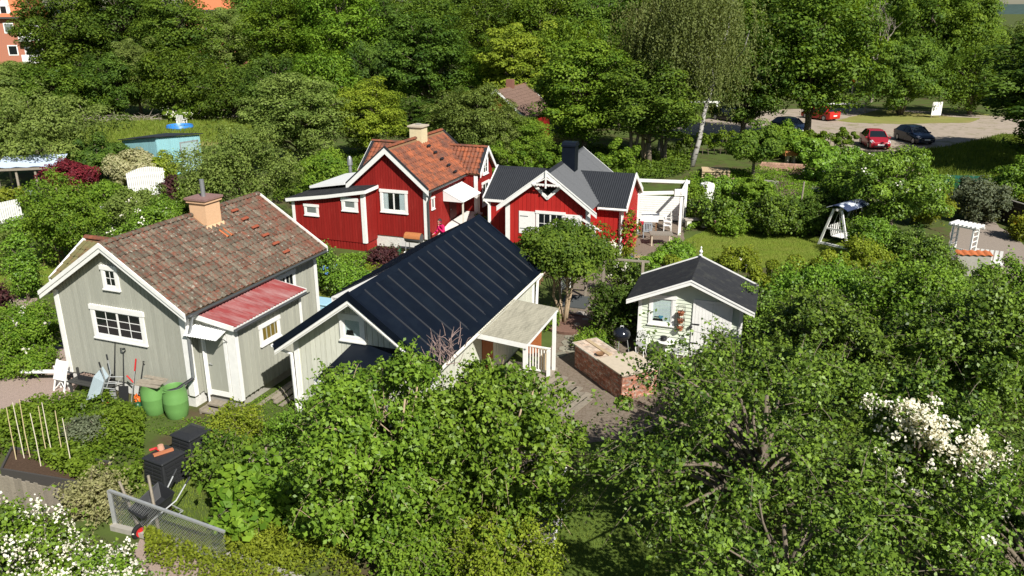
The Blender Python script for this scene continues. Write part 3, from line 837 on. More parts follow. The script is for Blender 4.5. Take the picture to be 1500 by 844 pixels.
tile_field(h, Ml, rl, S - 0.05, 0.215, 0.34, TILEO, TILEO)
ridge_tiles(h, (W / 2, -fo + 0.03, ZR + 0.04), (W / 2, LN + 0.28, ZR + 0.04), TILEO)
rake_pair(h, -ov, W / 2, W + ov, -fo - 0.035, ZE + 0.06, ZR + 0.06, 0.30, material=WHITE, cap=BLACKMETAL2)
rake_pair(h, -ov, W / 2, W + ov, LN + 0.31, ZE + 0.06, ZR + 0.06, 0.25, material=WHITE, cap=BLACKMETAL2)
gutter(h, (W + ov + 0.05, -fo, ZE - 0.03), (W + ov + 0.05, 4.3, ZE - 0.03), GUTTER)
downpipe(h, [(W + ov + 0.05, -fo + 0.12, ZE - 0.08), (W + 0.18, -0.06, ZE - 0.35), (W + 0.10, -0.09, ZE - 0.55), (W + 0.10, -0.09, 0.1)], 0.05, GUTTER)
ch = MB().box(1.72, 2.40, 3.05, 3.75, 4.3, 5.58).build('chimney', YPLASTER, h)
MB().box(1.64, 2.48, 2.97, 3.83, 5.58, 5.66).build('chimney_cap', SLABSTONE, ch)
MB().box(1.95, 2.2, 3.3, 3.5, 5.66, 5.74).build('chimney_pot', GREYCONC, ch)
for i in range(6):
    st = MB().box(-0.16, 0.16, -0.06, 0.06, 0.09, 0.13).box(-0.14, -0.11, -0.02, 0.02, -0.02, 0.09).box(0.11, 0.14, -0.02, 0.02, -0.02, 0.09).build('roof_step', BLACKIRON, h)
    st.matrix_local = Mr @ Matrix.Translation((3.55, S - 0.25 - i * 0.48, 0.03))
def cross_gable(par, side, xe, yc, hw, ze, zr, xin, tilemat, wallmat):
    """Dormer wing whose ridge runs along x towards the eave side."""
    sgn = 1 if side > 0 else -1
    gs = math.hypot(hw, zr - ze)
    L = abs(xe - xin)
    A1 = (min(xe, xin), yc - hw, ze); A2 = (max(xe, xin), yc + hw, ze)
    Ma_ = slope_frame(A1, (1, 0, 0), (0, hw, zr - ze)); Mb_ = slope_frame(A2, (-1, 0, 0), (0, -hw, zr - ze))
    for M_ in (Ma_, Mb_):
        slab(par, M_, L, gs, 0.08, WOODBROWN)
        tile_field(par, M_, L, gs - 0.05, 0.215, 0.34, tilemat, tilemat)
    ridge_tiles(par, (min(xe, xin), yc, zr + 0.04), (max(xe, xin), yc, zr + 0.04), tilemat)
    xw = xe - sgn * 0.2
    w0, w1 = (yc - hw + 0.15, yc + hw - 0.15) if sgn > 0 else (yc + hw - 0.15, yc - hw + 0.15)
    wall(par, (xw, w0), (xw, w1), 0.5, [(0, ze), (hw - 0.15, zr - 0.1), (2 * hw - 0.3, ze)], wallmat, 0.145)
    MB().box(min(xw - sgn * 0.08, 2.0) if sgn < 0 else 2.0, xw - sgn * 0.05 if sgn > 0 else 2.0, yc - hw + 0.15, yc - hw + 0.2, 0.5, ze).build('wall', wallmat, par)
    for s2 in (-1, 1):
        x_ = xe + sgn * 0.02
        pl = [(x_, yc + s2 * hw, ze - 0.18), (x_, yc + s2 * hw, ze + 0.07), (x_, yc, zr + 0.09), (x_, yc, zr - 0.16)]
        MB().prism(pl if s2 > 0 else pl[::-1], (0.04, 0, 0)).build('barge_board', WHITE, par)
        x_ = xe - 0.16 if sgn > 0 else xe + 0.02
        pl = [(x_, yc + s2 * hw, ze + 0.04), (x_, yc + s2 * hw, ze + 0.10), (x_, yc, zr + 0.12), (x_, yc, zr + 0.06)]
        MB().prism(pl if s2 > 0 else pl[::-1], (0.16, 0, 0)).build('verge_flashing', BLACKMETAL2, par)
cross_gable(h, 1, 5.10, 5.50, 1.18, 3.10, 4.34, 2.3, TILEO, REDWALL)
cross_gable(h, -1, -1.65, 5.10, 1.75, 3.05, 4.40, 1.8, TILEO, REDWALL)
wall(h, (W, 4.47), (4.9, 4.47), 0.5, 3.1, REDWALL, 0.145)
MB().box(4.72, 4.93, 4.40, 4.425, 0.5, 3.0).build('corner_board', WHITE, h)
window(h, 4.9, 5.5, R(90), 2.9, 0.75, 1.0, sashes=2, ny=3, casing=0.1)
window(h, 4.9, 5.5, R(90), 1.2, 1.0, 1.3, sashes=2, ny=3, casing=0.1)
window(h, 2.30, 0, 0, 1.80, 1.50, 1.14, sashes=2, casing=0.13, curtain='sides')
window(h, W, 0.55, R(90), 2.0, 0.35, 0.6, casing=0.06)
# low annex with felt roof, on the left
ax0, ax1, ay = -2.85, 1.24, -1.10
wall(h, (ax0, ay), (ax1, ay), 0.42, [(0, 2.32), (2.1, 2.66), (ax1 - ax0, 3.0)], REDWALL, 0.145)
wall(h, (ax1, ay), (ax1, 0), 0.42, [(0, 3.0), (1.1, 3.05)], REDWALL, 0.12)
wall(h, (ax0, 3.6), (ax0, ay), 0.42, 2.32, REDWALL, boards=False)
MB().box(ax0 + 0.05, ax1 - 0.05, ay + 0.03, 3.5, -0.1, 0.42).build('plinth', REDWALL, h)
for i in range(24):
    MB().box(ax0 + 0.08 + i * 0.17, ax0 + 0.20 + i * 0.17, ay - 0.002, ay + 0.02, 0.0, 0.38).build('plinth_board', REDWALL, h)
MB().box(ax0 - 0.03, ax0 + 0.13, ay - 0.055, ay - 0.026, 0.42, 2.25).build('corner_board', WHITE, h)
MB().box(ax1 - 0.16, ax1 + 0.03, ay - 0.055, ay - 0.026, 0.42, 2.92).build('corner_board', WHITE, h)
MB().box(ax1 + 0.026, ax1 + 0.05, ay - 0.05, ay + 0.09, 0.42, 2.92).build('corner_board', WHITE, h)
MB().add([(ax0 - 0.25, ay - 0.2, 2.40), (-0.75, ay - 0.2, 2.74), (ax1 + 0.2, ay - 0.2, 3.13), (ax1 + 0.2, 0.0, 3.15), (0.0, 0.0, 3.0), (0, 3.4, 2.95), (-0.75, 3.4, 2.8), (ax0 - 0.25, 3.4, 2.42)] +
         [(ax0 - 0.25, ay - 0.2, 2.34), (-0.75, ay - 0.2, 2.68), (ax1 + 0.2, ay - 0.2, 3.07), (ax1 + 0.2, 0.0, 3.09), (0.0, 0.0, 2.94), (0, 3.4, 2.89), (-0.75, 3.4, 2.74), (ax0 - 0.25, 3.4, 2.36)],
         [(0, 1, 6, 7), (1, 4, 5, 6), (1, 2, 3, 4), (8, 15, 14, 9), (9, 14, 13, 12), (9, 12, 11, 10), (0, 8, 9, 1), (1, 9, 10, 2), (2, 10, 11, 3), (7, 15, 8, 0)]).build('annex_roof', FELT, h)
MB().beam((ax0 - 0.25, ay - 0.225, 2.31), (-0.75, ay - 0.225, 2.65), 0.03, 0.16).beam((-0.75, ay - 0.225, 2.65), (ax1 + 0.22, ay - 0.225, 3.04), 0.03, 0.16).build('annex_fascia', WHITE, h)
MB().beam((ax1 + 0.225, ay - 0.2, 3.04), (ax1 + 0.225, -0.04, 3.06), 0.03, 0.16).build('annex_fascia', WHITE, h)
window(h, -1.75, ay, 0, 1.58, 0.82, 0.56, casing=0.11, pane=mat('pale_window_glass', (0.16, 0.18, 0.17), 0.1, 0.5))
window(h, 0.46, ay, 0, 1.98, 0.90, 0.66, casing=0.16, pane=mat('pale_window_glass', (0.16, 0.18, 0.17), 0.1, 0.5))
Mw = slope_frame((-2.75, 3.9, 2.72), (0, -1, 0), (2.1, 0, 0.34))
slab(h, Mw, 3.6, 2.1, 0.12, WHITESHEET, 'white_annex_roof')
MB().lathe([(0.10, 2.4), (0.10, 3.1), (0.16, 3.12), (0.13, 3.5), (0.06, 3.62)], 12, (-2.7, 4.3, 0)).build('vent_pipe', ZINC, h, smooth=True)
# white awning over the door in the right wall, its steps and white flank
Mv = slope_frame((5.25, 1.75, 2.18), (0, 1, 0), (-1.16, 0, 0.55))
slab(h, Mv, 2.35, 1.28, 0.03, WHITESHEET, 'door_awning')
for i in range(4):
    r_ = MB().box(-0.012, 0.012, 0, 1.28, 0.0, 0.022).build('awning_rib', WHITESHEET, h); r_.matrix_local = Mv @ Matrix.Translation((0.05 + i * 0.75, 0, 0))
MB().prism([(W + 0.04, 1.76, 2.72), (W + 0.04, 1.76, 2.15), (5.24, 1.76, 2.15)], (0, 0.03, 0)).build('awning_cheek', WHITESHEET, h)
for y in (1.85, 4.0):
    MB().box(5.12, 5.19, y, y + 0.07, 0, 2.2).build('awning_post', OFFWHITE, h)
dr = MB().box(W + 0.026, W + 0.06, 2.5, 3.35, 0.7, 2.45).build('door', mat('dark_red_door', (0.10, 0.012, 0.010), 0.6, 0.3), h)
MB().box(W + 0.06, W + 0.09, 2.58, 2.64, 1.5, 1.56).build('handle', STEEL, dr)
MB().prism([(4.20, 0.5, 0.0), (4.20, 4.4, 0.0), (4.20, 4.4, 1.05), (4.20, 2.2, 0.92), (4.20, 0.5, 0.55)], (1.0, 0, 0)).build('white_step_flank', CONC, h)
MB().box(5.2, 5.24, 1.0, 4.3, 0.2, 0.98).build('step_rail_board', REDWALL, h)

# ------------------------------------------------------------------ red cottage with black sheet roofs
r = thing('red_gabled_cottage', 'bright red cottage with white truss gable and black corrugated wings', 'cottage', (-0.28, 37.50, 0), R(-18))
W, LN, ZE, ZR = 4.09, 6.8, 2.62, 4.28
ov, fo = 0.12, 0.30
ZW = 2.62
wall(r, (0, 0), (W, 0), 0.35, [(0, ZW), (W / 2, ZR - 0.12), (W, ZW)], REDWALL2, 0.20)
wall(r, (W, 0), (W, LN), 0.35, ZW, REDWALL2, boards=False)
wall(r, (W, LN), (0, LN), 0.35, [(0, ZW), (W / 2, ZR - 0.12), (W, ZW)], REDWALL2, boards=False)
wall(r, (0, LN), (0, 0), 0.35, ZW, REDWALL2, boards=False)
MB().box(-1.3, 5.3, 1.35, 5.4, -0.1, 0.35).box(0.03, W - 0.03, 0.03, 1.36, -0.1, 0.349).build('foundation', GREYCONC, r)
for x in (0.0, W - 0.18):
    MB().box(x - 0.02, x + 0.20, -0.05, -0.025, 0.35, ZW).build('corner_board', WHITE, r)
S = math.hypot(W / 2 + ov, ZR - ZE); rl = LN + fo + 0.25
Mr = slope_frame((W + ov, -fo, ZE), (0, 1, 0), (-(W / 2 + ov), 0, ZR - ZE))
Ml = slope_frame((-ov, LN + 0.25, ZE), (0, -1, 0), (W / 2 + ov, 0, ZR - ZE))
for M_ in (Mr, Ml):
    slab(r, M_, rl, S, 0.08, WOODBROWN)
    corrugated(r, M_, rl, S, 0.16, 0.008, GREYFELT, 'roof_sheet', z=0.012, sheets=6)
MB().prism([(W / 2 - 0.13, -fo, ZR - 0.07), (W / 2 + 0.13, -fo, ZR - 0.07), (W / 2, -fo, ZR + 0.05)], (0, rl, 0)).build('ridge_cap', BLACKMETAL2, r)
rake_pair(r, -ov - 0.25, W / 2, W + ov + 0.25, -fo - 0.04, ZE - 0.12, ZR + 0.05, 0.22)
rake_pair(r, -ov - 0.25, W / 2, W + ov + 0.25, -fo - 0.06, ZE - 0.09, ZR + 0.08, 0.06)
rake_pair(r, -ov, W / 2, W + ov, LN + 0.25, ZE + 0.05, ZR + 0.05, 0.18)
# wings
wx0, wx1, wy0, wy1, wze, wzr = -1.36, 5.36, 1.30, 5.50, 2.50, 3.62
wm = (wy0 + wy1) / 2
for a, b in (((wx0, wy0), (0, wy0)), ((W, wy0), (wx1, wy0))):
    wall(r, a, b, 0.35, wze, REDWALL2, 0.20)
for x, p0, p1 in ((wx1, (wx1, wy0), (wx1, wy1)), (wx0, (wx0, wy1), (wx0, wy0))):
    wall(r, p0, p1, 0.35, [(0, wze), ((wy1 - wy0) / 2, wzr - 0.1), (wy1 - wy0, wze)], REDWALL2, 0.20)
wall(r, (wx1, wy1), (wx0, wy1), 0.35, wze, REDWALL2, boards=False)
for x in (wx0, wx1 - 0.14):
    MB().box(x, x + 0.14, wy0 - 0.05, wy0 - 0.025, 0.30, wze - 0.05).build('corner_board', WHITE, r)
MB().box(wx1 + 0.025, wx1 + 0.05, wy0 - 0.05, wy0 + 0.08, 0.30, wze - 0.05).build('corner_board', WHITE, r)
hw_ = (wy1 - wy0) / 2 + 0.18
ws = math.hypot(hw_, wzr - wze + 0.1)
Mf = slope_frame((wx0 - 0.22, wy0 - 0.18, wze - 0.02), (1, 0, 0), (0, hw_, wzr - wze + 0.1))
Mb = slope_frame((wx1 + 0.22, wy1 + 0.18, wze - 0.02), (-1, 0, 0), (0, -hw_, wzr - wze + 0.1))
LW = wx1 - wx0 + 0.44
for M_ in (Mf, Mb):
    slab(r, M_, LW, ws, 0.07, WOODBROWN)
kx = lambda x: x
def wing_shape(x):
    return (-0.04, ws)
for M_ in (Mf, Mb):
    corrugated(r, M_, LW, ws, 0.105, 0.014, BLACKMETAL2, 'corrugated_sheet', z=0.016, sheets=7, shape=wing_shape)
MB().prism([(wx0 - 0.2, wm - 0.13, wzr + 0.03), (wx0 - 0.2, wm, wzr + 0.12), (wx0 - 0.2, wm + 0.13, wzr + 0.03)][::-1], (LW - 0.04, 0, 0)).build('ridge_cap', BLACKMETAL2, r)
for xe, sgn in ((wx0 - 0.22, -1), (wx1 + 0.22, 1)):
    for s2 in (-1, 1):
        x_ = xe - 0.02
        pl = [(x_, wm + s2 * hw_, wze - 0.20), (x_, wm + s2 * hw_, wze + 0.07), (x_, wm, wzr + 0.16), (x_, wm, wzr - 0.10)]
        MB().prism(pl if s2 > 0 else pl[::-1], (0.05, 0, 0)).build('barge_board', WHITE, r)
MB().box(W + 0.1, wx1 + 0.2, wy0 - 0.225, wy0 - 0.19, wze - 0.14, wze - 0.01).build('eaves_board', WHITE, r)
MB().box(wx0 - 0.2, -0.1, wy0 - 0.225, wy0 - 0.19, wze - 0.14, wze - 0.01).build('eaves_board', WHITE, r)
gutter(r, (W + 0.2, wy0 - 0.29, wze - 0.06), (wx1 + 0.25, wy0 - 0.29, wze - 0.06), WHITE)
downpipe(r, [(wx1 + 0.1, wy0 - 0.29, wze - 0.1), (wx1 - 0.02, wy0 - 0.12, wze - 0.3), (wx1 - 0.02, wy0 - 0.12, 0.2)], 0.05)
downpipe(r, [(wx0 - 0.1, wy0 - 0.25, wze - 0.1), (wx0 + 0.05, wy0 - 0.12, wze - 0.3), (wx0 + 0.05, wy0 - 0.12, 0.2)], 0.05)
ch = MB().box(2.05, 2.70, 2.45, 3.15, 3.6, 5.02).build('chimney', BLACKMETAL, r)
MB().box(2.01, 2.74, 2.41, 3.19, 5.02, 5.10).prism([(2.03, 2.43, 5.10), (2.03, 3.17, 5.10), (2.03, 3.05, 5.22), (2.03, 2.55, 5.22)][::-1], (0.69, 0, 0)).build('chimney_cap', BLACKMETAL, ch)
# gable truss: king post, collar, heart-shaped opening under it
tr = MB().beam((W / 2, -fo - 0.08, ZR - 0.75), (W / 2, -fo - 0.08, ZR + 0.06), 0.07, 0.05, (0, 1, 0)).beam((W / 2 - 0.42, -fo - 0.07, ZR - 0.50), (W / 2, -fo - 0.07, ZR - 0.28), 0.05, 0.05, (0, 1, 0)).beam((W / 2 + 0.42, -fo - 0.07, ZR - 0.50), (W / 2, -fo - 0.07, ZR - 0.28), 0.05, 0.05, (0, 1, 0)).build('gable_truss', WHITE, r)
sc_ = MB()
for i in range(9):
    sc_.prism([(W / 2 - 0.56 + i * 0.14 + 0.07 * math.cos(t), -fo - 0.075, ZR - 0.60 - 0.06 * math.sin(t)) for t in [PI * j / 6 for j in range(7)]], (0, 0.03, 0))
sc_.box(W / 2 - 0.66, W / 2 + 0.66, -fo - 0.078, -fo - 0.045, ZR - 0.62, ZR - 0.55).build('scalloped_valance', WHITE, tr)
MB().prism([(W / 2 - 0.52, -0.05, 3.52), (W / 2, -0.05, 3.05), (W / 2 + 0.52, -0.05, 3.52)][::-1], (0, 0.02, 0)).build('attic_hatch_dark', DARKIN, r)
MB().beam((W / 2 - 0.62, -0.075, 3.58), (W / 2 + 0.02, -0.075, 2.98), 0.05, 0.14, (0, 0, 1)).beam((W / 2 + 0.62, -0.075, 3.58), (W / 2 - 0.02, -0.075, 2.98), 0.05, 0.14, (0, 0, 1)).build('hatch_surround', WHITE, r)
window(r, 2.20, 0, 0, 1.20, 1.40, 1.16, sashes=2, nx=2, ny=2, casing=0.11)
for x in (0.66, 2.92):
    sh = MB().box(x, x + 0.80, -0.05, -0.024, 1.22, 2.30).build('shutter', WHITE, r)
    for z in (1.45, 2.05):
        MB().box(x + 0.05, x + 0.45, -0.06, -0.048, z, z + 0.03).build('strap_hinge', GUTTER, sh)
MB().beam((W - 0.35, -0.06, 2.12), (W + 0.55, -0.06, 1.62), 0.05, 0.10).build('entry_hood', WHITE, r)
MB().box(W - 0.1, W + 0.3, -0.035, -0.024, 0.35, 1.75).build('entry_panel', WHITE, r)

# ------------------------------------------------------------------ turquoise shed, far cottage, brick block
b = thing('turquoise_shed', 'turquoise painted shed in the meadow behind the left gardens', 'shed', (-24.9, 56.6, 0), R(-32))
W, LN = 4.0, 3.6
wall(b, (-W, 0), (0, 0), 0.05, [(0, 2.35), (W, 2.85)], TURQ, 0.2)
wall(b, (0, 0), (0, LN), 0.05, [(0, 2.85), (LN, 2.6)], TURQ, 0.18, batten=0.04)
wall(b, (0, LN), (-W, LN), 0.05, 2.3, TURQ, boards=False)
wall(b, (-W, LN), (-W, 0), 0.05, 2.3, TURQ, boards=False)
MB().add([(-W - 0.2, -0.2, 2.36), (0.2, -0.2, 2.90), (0.2, LN + 0.2, 2.66), (-W - 0.2, LN + 0.2, 2.34), (-W - 0.2, -0.2, 2.42), (0.2, -0.2, 2.96), (0.2, LN + 0.2, 2.72), (-W - 0.2, LN + 0.2, 2.40)],
         [(3, 2, 1, 0), (4, 5, 6, 7), (0, 1, 5, 4), (1, 2, 6, 5), (2, 3, 7, 6), (3, 0, 4, 7)]).build('roof', BLACKMETAL2, b)
MB().box(0.024, 0.05, 1.9, 3.3, 0.1, 2.2).build('door', mat('grey_green_door', (0.30, 0.42, 0.42), 0.7, var=0.2), b)
MB().box(0.045, 0.06, 1.8, 1.9, 0.05, 2.3).box(0.045, 0.06, 3.3, 3.4, 0.05, 2.3).box(0.045, 0.06, 1.9, 3.3, 2.2, 2.3).build('door_casing', mat('grey_trim', (0.25, 0.27, 0.27), 0.7), b)

f = thing('far_cottage', 'cottage with brown tile roof half hidden by trees behind the red houses', 'cottage', (-3.6, 71, 0), R(-20))
W, LN, ZE, ZR = 5.0, 7.0, 2.7, 4.9
wall(f, (0, 0), (W, 0), 0, [(0, ZE), (W / 2, ZR - 0.1), (W, ZE)], REDWALL, 0.2)
wall(f, (W, 0), (W, LN), 0, ZE, REDWALL, boards=False)
wall(f, (0, LN), (0, 0), 0, ZE, REDWALL, boards=False)
wall(f, (W, LN), (0, LN), 0, [(0, ZE), (W / 2, ZR - 0.1), (W, ZE)], REDWALL, boards=False)
S = math.hypot(W / 2 + 0.3, ZR - ZE + 0.2)
for M_ in (slope_frame((W + 0.3, -0.3, ZE - 0.2), (0, 1, 0), (-(W / 2 + 0.3), 0, ZR - ZE + 0.2)), slope_frame((-0.3, LN + 0.3, ZE - 0.2), (0, -1, 0), (W / 2 + 0.3, 0, ZR - ZE + 0.2))):
    slab(f, M_, LN + 0.6, S, 0.1, WOODBROWN)
    tile_field(f, M_, LN + 0.6, S - 0.05, 0.22, 0.35, mat('brown_clay_tile', (0.15, 0.095, 0.072), 0.85, var=0.3, scale=2), mat('brown_clay_tile', (0, 0, 0)))
rake_pair(f, -0.3, W / 2, W + 0.3, -0.33, ZE - 0.15, ZR + 0.06, 0.2)
rake_pair(f, -0.3, W / 2, W + 0.3, LN + 0.3, ZE - 0.15, ZR + 0.06, 0.2)
MB().box(2.2, 2.8, 2.9, 3.5, 4.4, 5.5).build('chimney', mat('brown_brick', (0.22, 0.10, 0.07), 0.9, var=0.3), f)

def apartment(name, label, loc, rz, W, D_, H_, roof_h, cols, storeys, balcony=None, dormers=0):
    a = thing(name, label, 'building', loc, rz)
    AB = mat('salmon_brick', (0.40, 0.165, 0.105), 0.9, 0.15, var=0.12, scale=3)
    AR = mat('orange_roof', (0.50, 0.155, 0.07), 0.85, 0.2, var=0.14, scale=2)
    MB().box(0, W, 0, D_, 0, H_).build('wall', AB, a)
    MB().prism([(-0.4, -0.6, H_), (-0.4, D_ + 0.6, H_), (-0.4, D_ / 2, H_ + roof_h)][::-1], (W + 0.8, 0, 0)).build('roof', AR, a)
    MB().box(-0.5, W + 0.5, -0.72, -0.6, H_ - 0.15, H_ + 0.12).build('gutter', GUTTER, a)
    sh = H_ / storeys
    for c_ in range(cols):
        for s_ in range(storeys):
            x = (c_ + 0.5) * W / cols
            if balcony and balcony[0] < x < balcony[1]:
                continue
            w_ = MB().box(-0.75, 0.75, -0.06, 0.05, 0, 1.6).build('window', WHITE, a, loc=(x, 0, s_ * sh + 1.0))
            MB().box(-0.58, 0.58, -0.075, -0.055, 0.16, 1.44).build('pane', PANE if (c_ + s_) % 2 else mat('pale_window_glass', (0.2, 0.2, 0.2)), w_)
    if balcony:
        x0, x1 = balcony
        for s_ in range(1, storeys):
            MB().box(x0, x1, -1.3, -0.01, s_ * sh - 0.15, s_ * sh).box(x0, x1, -1.32, -1.26, s_ * sh, s_ * sh + 1.15).build('balcony', WHITE, a)
            o_ = MB().box(x0 + 0.1, x1 - 0.1, -0.03, 0.05, s_ * sh + 0.05, s_ * sh + 2.3).build('balcony_door', WHITE, a)
            MB().box(x0 + 0.35, x1 - 0.35, -0.045, -0.02, s_ * sh + 0.3, s_ * sh + 2.1).build('pane', PANE, o_)
    for k in range(dormers):
        x = (k + 0.5) * W / dormers
        dz = roof_h * 0.30
        do = MB().prism([(x - 1.2, 0.0, H_ + 0.25), (x + 1.2, 0.0, H_ + 0.25), (x, 0.0, H_ + 2.9)], (0, 4.2, 0)).build('dormer', WHITE, a)
        MB().box(x - 0.4, x + 0.4, -0.05, 0.0, H_ + 0.7, H_ + 1.7).build('pane', PANE, do)
    return a
apartment('brick_apartment_block', 'salmon brick apartment block with orange roof in the top left corner', (-101.8, 131, 0), R(8), 24, 11, 10.1, 6.5, 7, 3, balcony=(23.9, 27.0), dormers=6)
apartment('far_apartment_block', 'orange roofed apartment block peeping over the treetops right of the brick block', (-63.5, 165, 0), R(4), 9, 10, 11.2, 5.0, 3, 4)

# ------------------------------------------------------------------ ground, paths, lawns
GROUND = mat('garden_soil_and_grass', (0.085, 0.066, 0.036), 0.95, 0.1, var=0.35, scale=0.5, col2=(0.075, 0.105, 0.025), fac=(0.36, 0.52), bump=0.5, bscale=6)
GRAVELP = mat('pinkish_gravel', (0.335, 0.255, 0.215), 0.95, 0.1, var=0.30, scale=11, col2=(0.20, 0.165, 0.12), fac=(0.55, 0.75), bump=0.6, bscale=70)
GRAVELB = mat('brown_gravel', (0.200, 0.162, 0.125), 0.95, 0.1, var=0.34, scale=9, col2=(0.13, 0.10, 0.07), fac=(0.45, 0.70), bump=0.6, bscale=70)
ROADM = mat('pale_dry_gravel', (0.345, 0.285, 0.225), 0.95, 0.1, var=0.15, scale=0.35, col2=(0.20, 0.19, 0.08), fac=(0.55, 0.72), bump=0.3, bscale=9, spots=((0.17, 0.16, 0.085), 1.1, 0.56, 0.70))
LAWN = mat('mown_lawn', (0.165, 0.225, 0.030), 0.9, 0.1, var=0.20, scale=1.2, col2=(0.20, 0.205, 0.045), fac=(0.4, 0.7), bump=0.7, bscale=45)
SHADEGRASS = mat('shade_darkened_grass', (0.095, 0.140, 0.026), 0.95, 0.1, var=0.25, scale=0.8, bump=0.7, bscale=18)  # darker copy of the lawn green, with tree shade put into the colour
MEADOW = mat('dry_meadow', (0.205, 0.215, 0.055), 0.95, 0.1, var=0.18, scale=0.25, col2=(0.26, 0.22, 0.085), fac=(0.45, 0.65), bump=0.6, bscale=4)
PAVE = mat('brown_paving', (0.19, 0.150, 0.115), 0.9, 0.15, var=0.25, scale=4, bump=0.2)
FLAG = mat('mossy_flagstone', (0.23, 0.215, 0.165), 0.9, 0.15, var=0.25, scale=5, objvar=0.15)

structure('ground', MB().add([(-4000, -300, 0), (4000, -300, 0), (4000, 7000, 0), (-4000, 7000, 0)], [(0, 1, 2, 3)]), GROUND)
def sheet(name, pts, material, z):
    """A flat patch of ground with an uneven outline."""
    out = []
    n = len(pts)
    for i in range(n):
        a, b_ = Vector((*pts[i][:2], 0)), Vector((*pts[(i + 1) % n][:2], 0))
        k = max(2, int((b_ - a).length / 0.6)); k = min(k, 14)
        for j in range(k):
            p = a.lerp(b_, j / k)
            if j:
                p += Vector((rnd.uniform(-0.10, 0.10), rnd.uniform(-0.14, 0.14), 0))
            out.append((p.x, p.y, 0))
    mb = MB(); mb.add(out, [tuple(range(len(out)))])
    return structure(name, mb, material, z)
sheet('gravel_path', [(-18.53, 19.95, 0.00), (-19.19, 22.72, 0.00), (-16.83, 24.87, 0.00), (-16.12, 26.83, 0.00), (-14.19, 24.22, 0.00), (-13.33, 22.02, 0.00), (-14.26, 21.71, 0.00), (-15.40, 21.07, 0.00), (-15.62, 18.52, 0.00)], GRAVELP, 0.004)
sheet('side_path', [(-21.97, 29.96, 0.00), (-20.93, 31.41, 0.00), (-19.66, 31.41, 0.00), (-19.43, 30.35, 0.00), (-19.90, 29.21, 0.00), (-20.79, 28.15, 0.00)], GRAVELP, 0.005)
sheet('left_lawn', [(-25.34, 32.89, 0.00), (-24.65, 37.14, 0.00), (-23.73, 39.02, 0.00), (-20.64, 36.36, 0.00), (-19.33, 32.00, 0.00), (-21.21, 31.41, 0.00), (-22.13, 30.20, 0.00)], LAWN, 0.004)
sheet('little_lawn', [(-7.74, 28.85, 0.00), (-8.33, 32.44, 0.00), (-8.02, 34.30, 0.00), (-7.01, 32.89, 0.00), (-6.24, 28.85, 0.00)], LAWN, 0.004)
sheet('gravel_yard', [(-2.04, 19.21, 0.00), (0.44, 23.45, 0.00), (1.53, 26.83, 0.00), (2.13, 31.16, 0.00), (3.10, 34.79, 0.00), (5.58, 34.79, 0.00), (4.37, 25.61, 0.00), (6.45, 25.91, 0.00), (8.51, 25.61, 0.00), (6.12, 20.74, 0.00), (2.84, 19.76, 0.00), (1.59, 19.39, 0.00), (0.17, 17.86, 0.00)], GRAVELB, 0.004)
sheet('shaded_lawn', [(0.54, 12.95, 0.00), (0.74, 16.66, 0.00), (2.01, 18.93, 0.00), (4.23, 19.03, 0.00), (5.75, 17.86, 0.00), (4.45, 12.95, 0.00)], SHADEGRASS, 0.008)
sheet('round_lawn', [(8.96, 40.30, 0.00), (10.78, 42.49, 0.00), (13.38, 42.49, 0.00), (15.55, 41.23, 0.00), (17.12, 39.27, 0.00), (16.02, 36.91, 0.00), (12.98, 35.61, 0.00), (9.74, 35.30, 0.00), (8.45, 37.48, 0.00)], LAWN, 0.005)
sheet('patio', [(5.22, 35.61, 0.00), (6.41, 40.56, 0.00), (7.40, 45.24, 0.00), (9.84, 45.24, 0.00), (9.01, 40.56, 0.00), (7.44, 35.61, 0.00), (6.17, 34.59, 0.00)], PAVE, 0.006)
sheet('parking_road', [(15.65, 81.05, 0.00), (24.11, 93.21, 0.00), (32.82, 98.54, 0.00), (42.43, 99.97, 0.00), (46.64, 96.48, 0.00), (51.45, 91.96, 0.00), (64.65, 81.05, 0.00), (58.94, 73.56, 0.00), (47.38, 78.25, 0.00), (38.32, 70.84, 0.00), (30.21, 65.94, 0.00), (26.00, 71.60, 0.00), (19.13, 73.16, 0.00)], ROADM, 0.004)
sheet('verge_grass', [(34.91, 87.84, 0.00), (44.31, 98.54, 0.00), (53.34, 98.54, 0.00), (54.45, 93.21, 0.00), (48.34, 86.18, 0.00), (40.64, 85.10, 0.00), (36.08, 86.18, 0.00)], MEADOW, 0.010)
sheet('footpath', [(46.86, 97.85, 0.00), (52.12, 93.21, 0.00), (55.35, 90.75, 0.00), (54.31, 88.98, 0.00), (49.28, 90.75, 0.00), (45.83, 96.48, 0.00)], ROADM, 0.014)
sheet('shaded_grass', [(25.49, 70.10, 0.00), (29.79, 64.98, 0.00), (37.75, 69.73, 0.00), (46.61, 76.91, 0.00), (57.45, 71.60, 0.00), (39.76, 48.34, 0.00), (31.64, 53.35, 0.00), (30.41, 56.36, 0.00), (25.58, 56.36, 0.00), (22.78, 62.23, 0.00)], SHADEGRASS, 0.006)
sheet('meadow', [(-41.10, 70.47, 0.00), (-41.78, 83.03, 0.00), (-41.70, 90.75, 0.00), (-35.47, 94.49, 0.00), (-26.88, 91.96, 0.00), (-21.78, 81.05, 0.00), (-21.72, 73.56, 0.00), (-26.94, 70.84, 0.00), (-33.36, 70.47, 0.00), (-36.25, 64.66, 0.00)], MEADOW, 0.004)
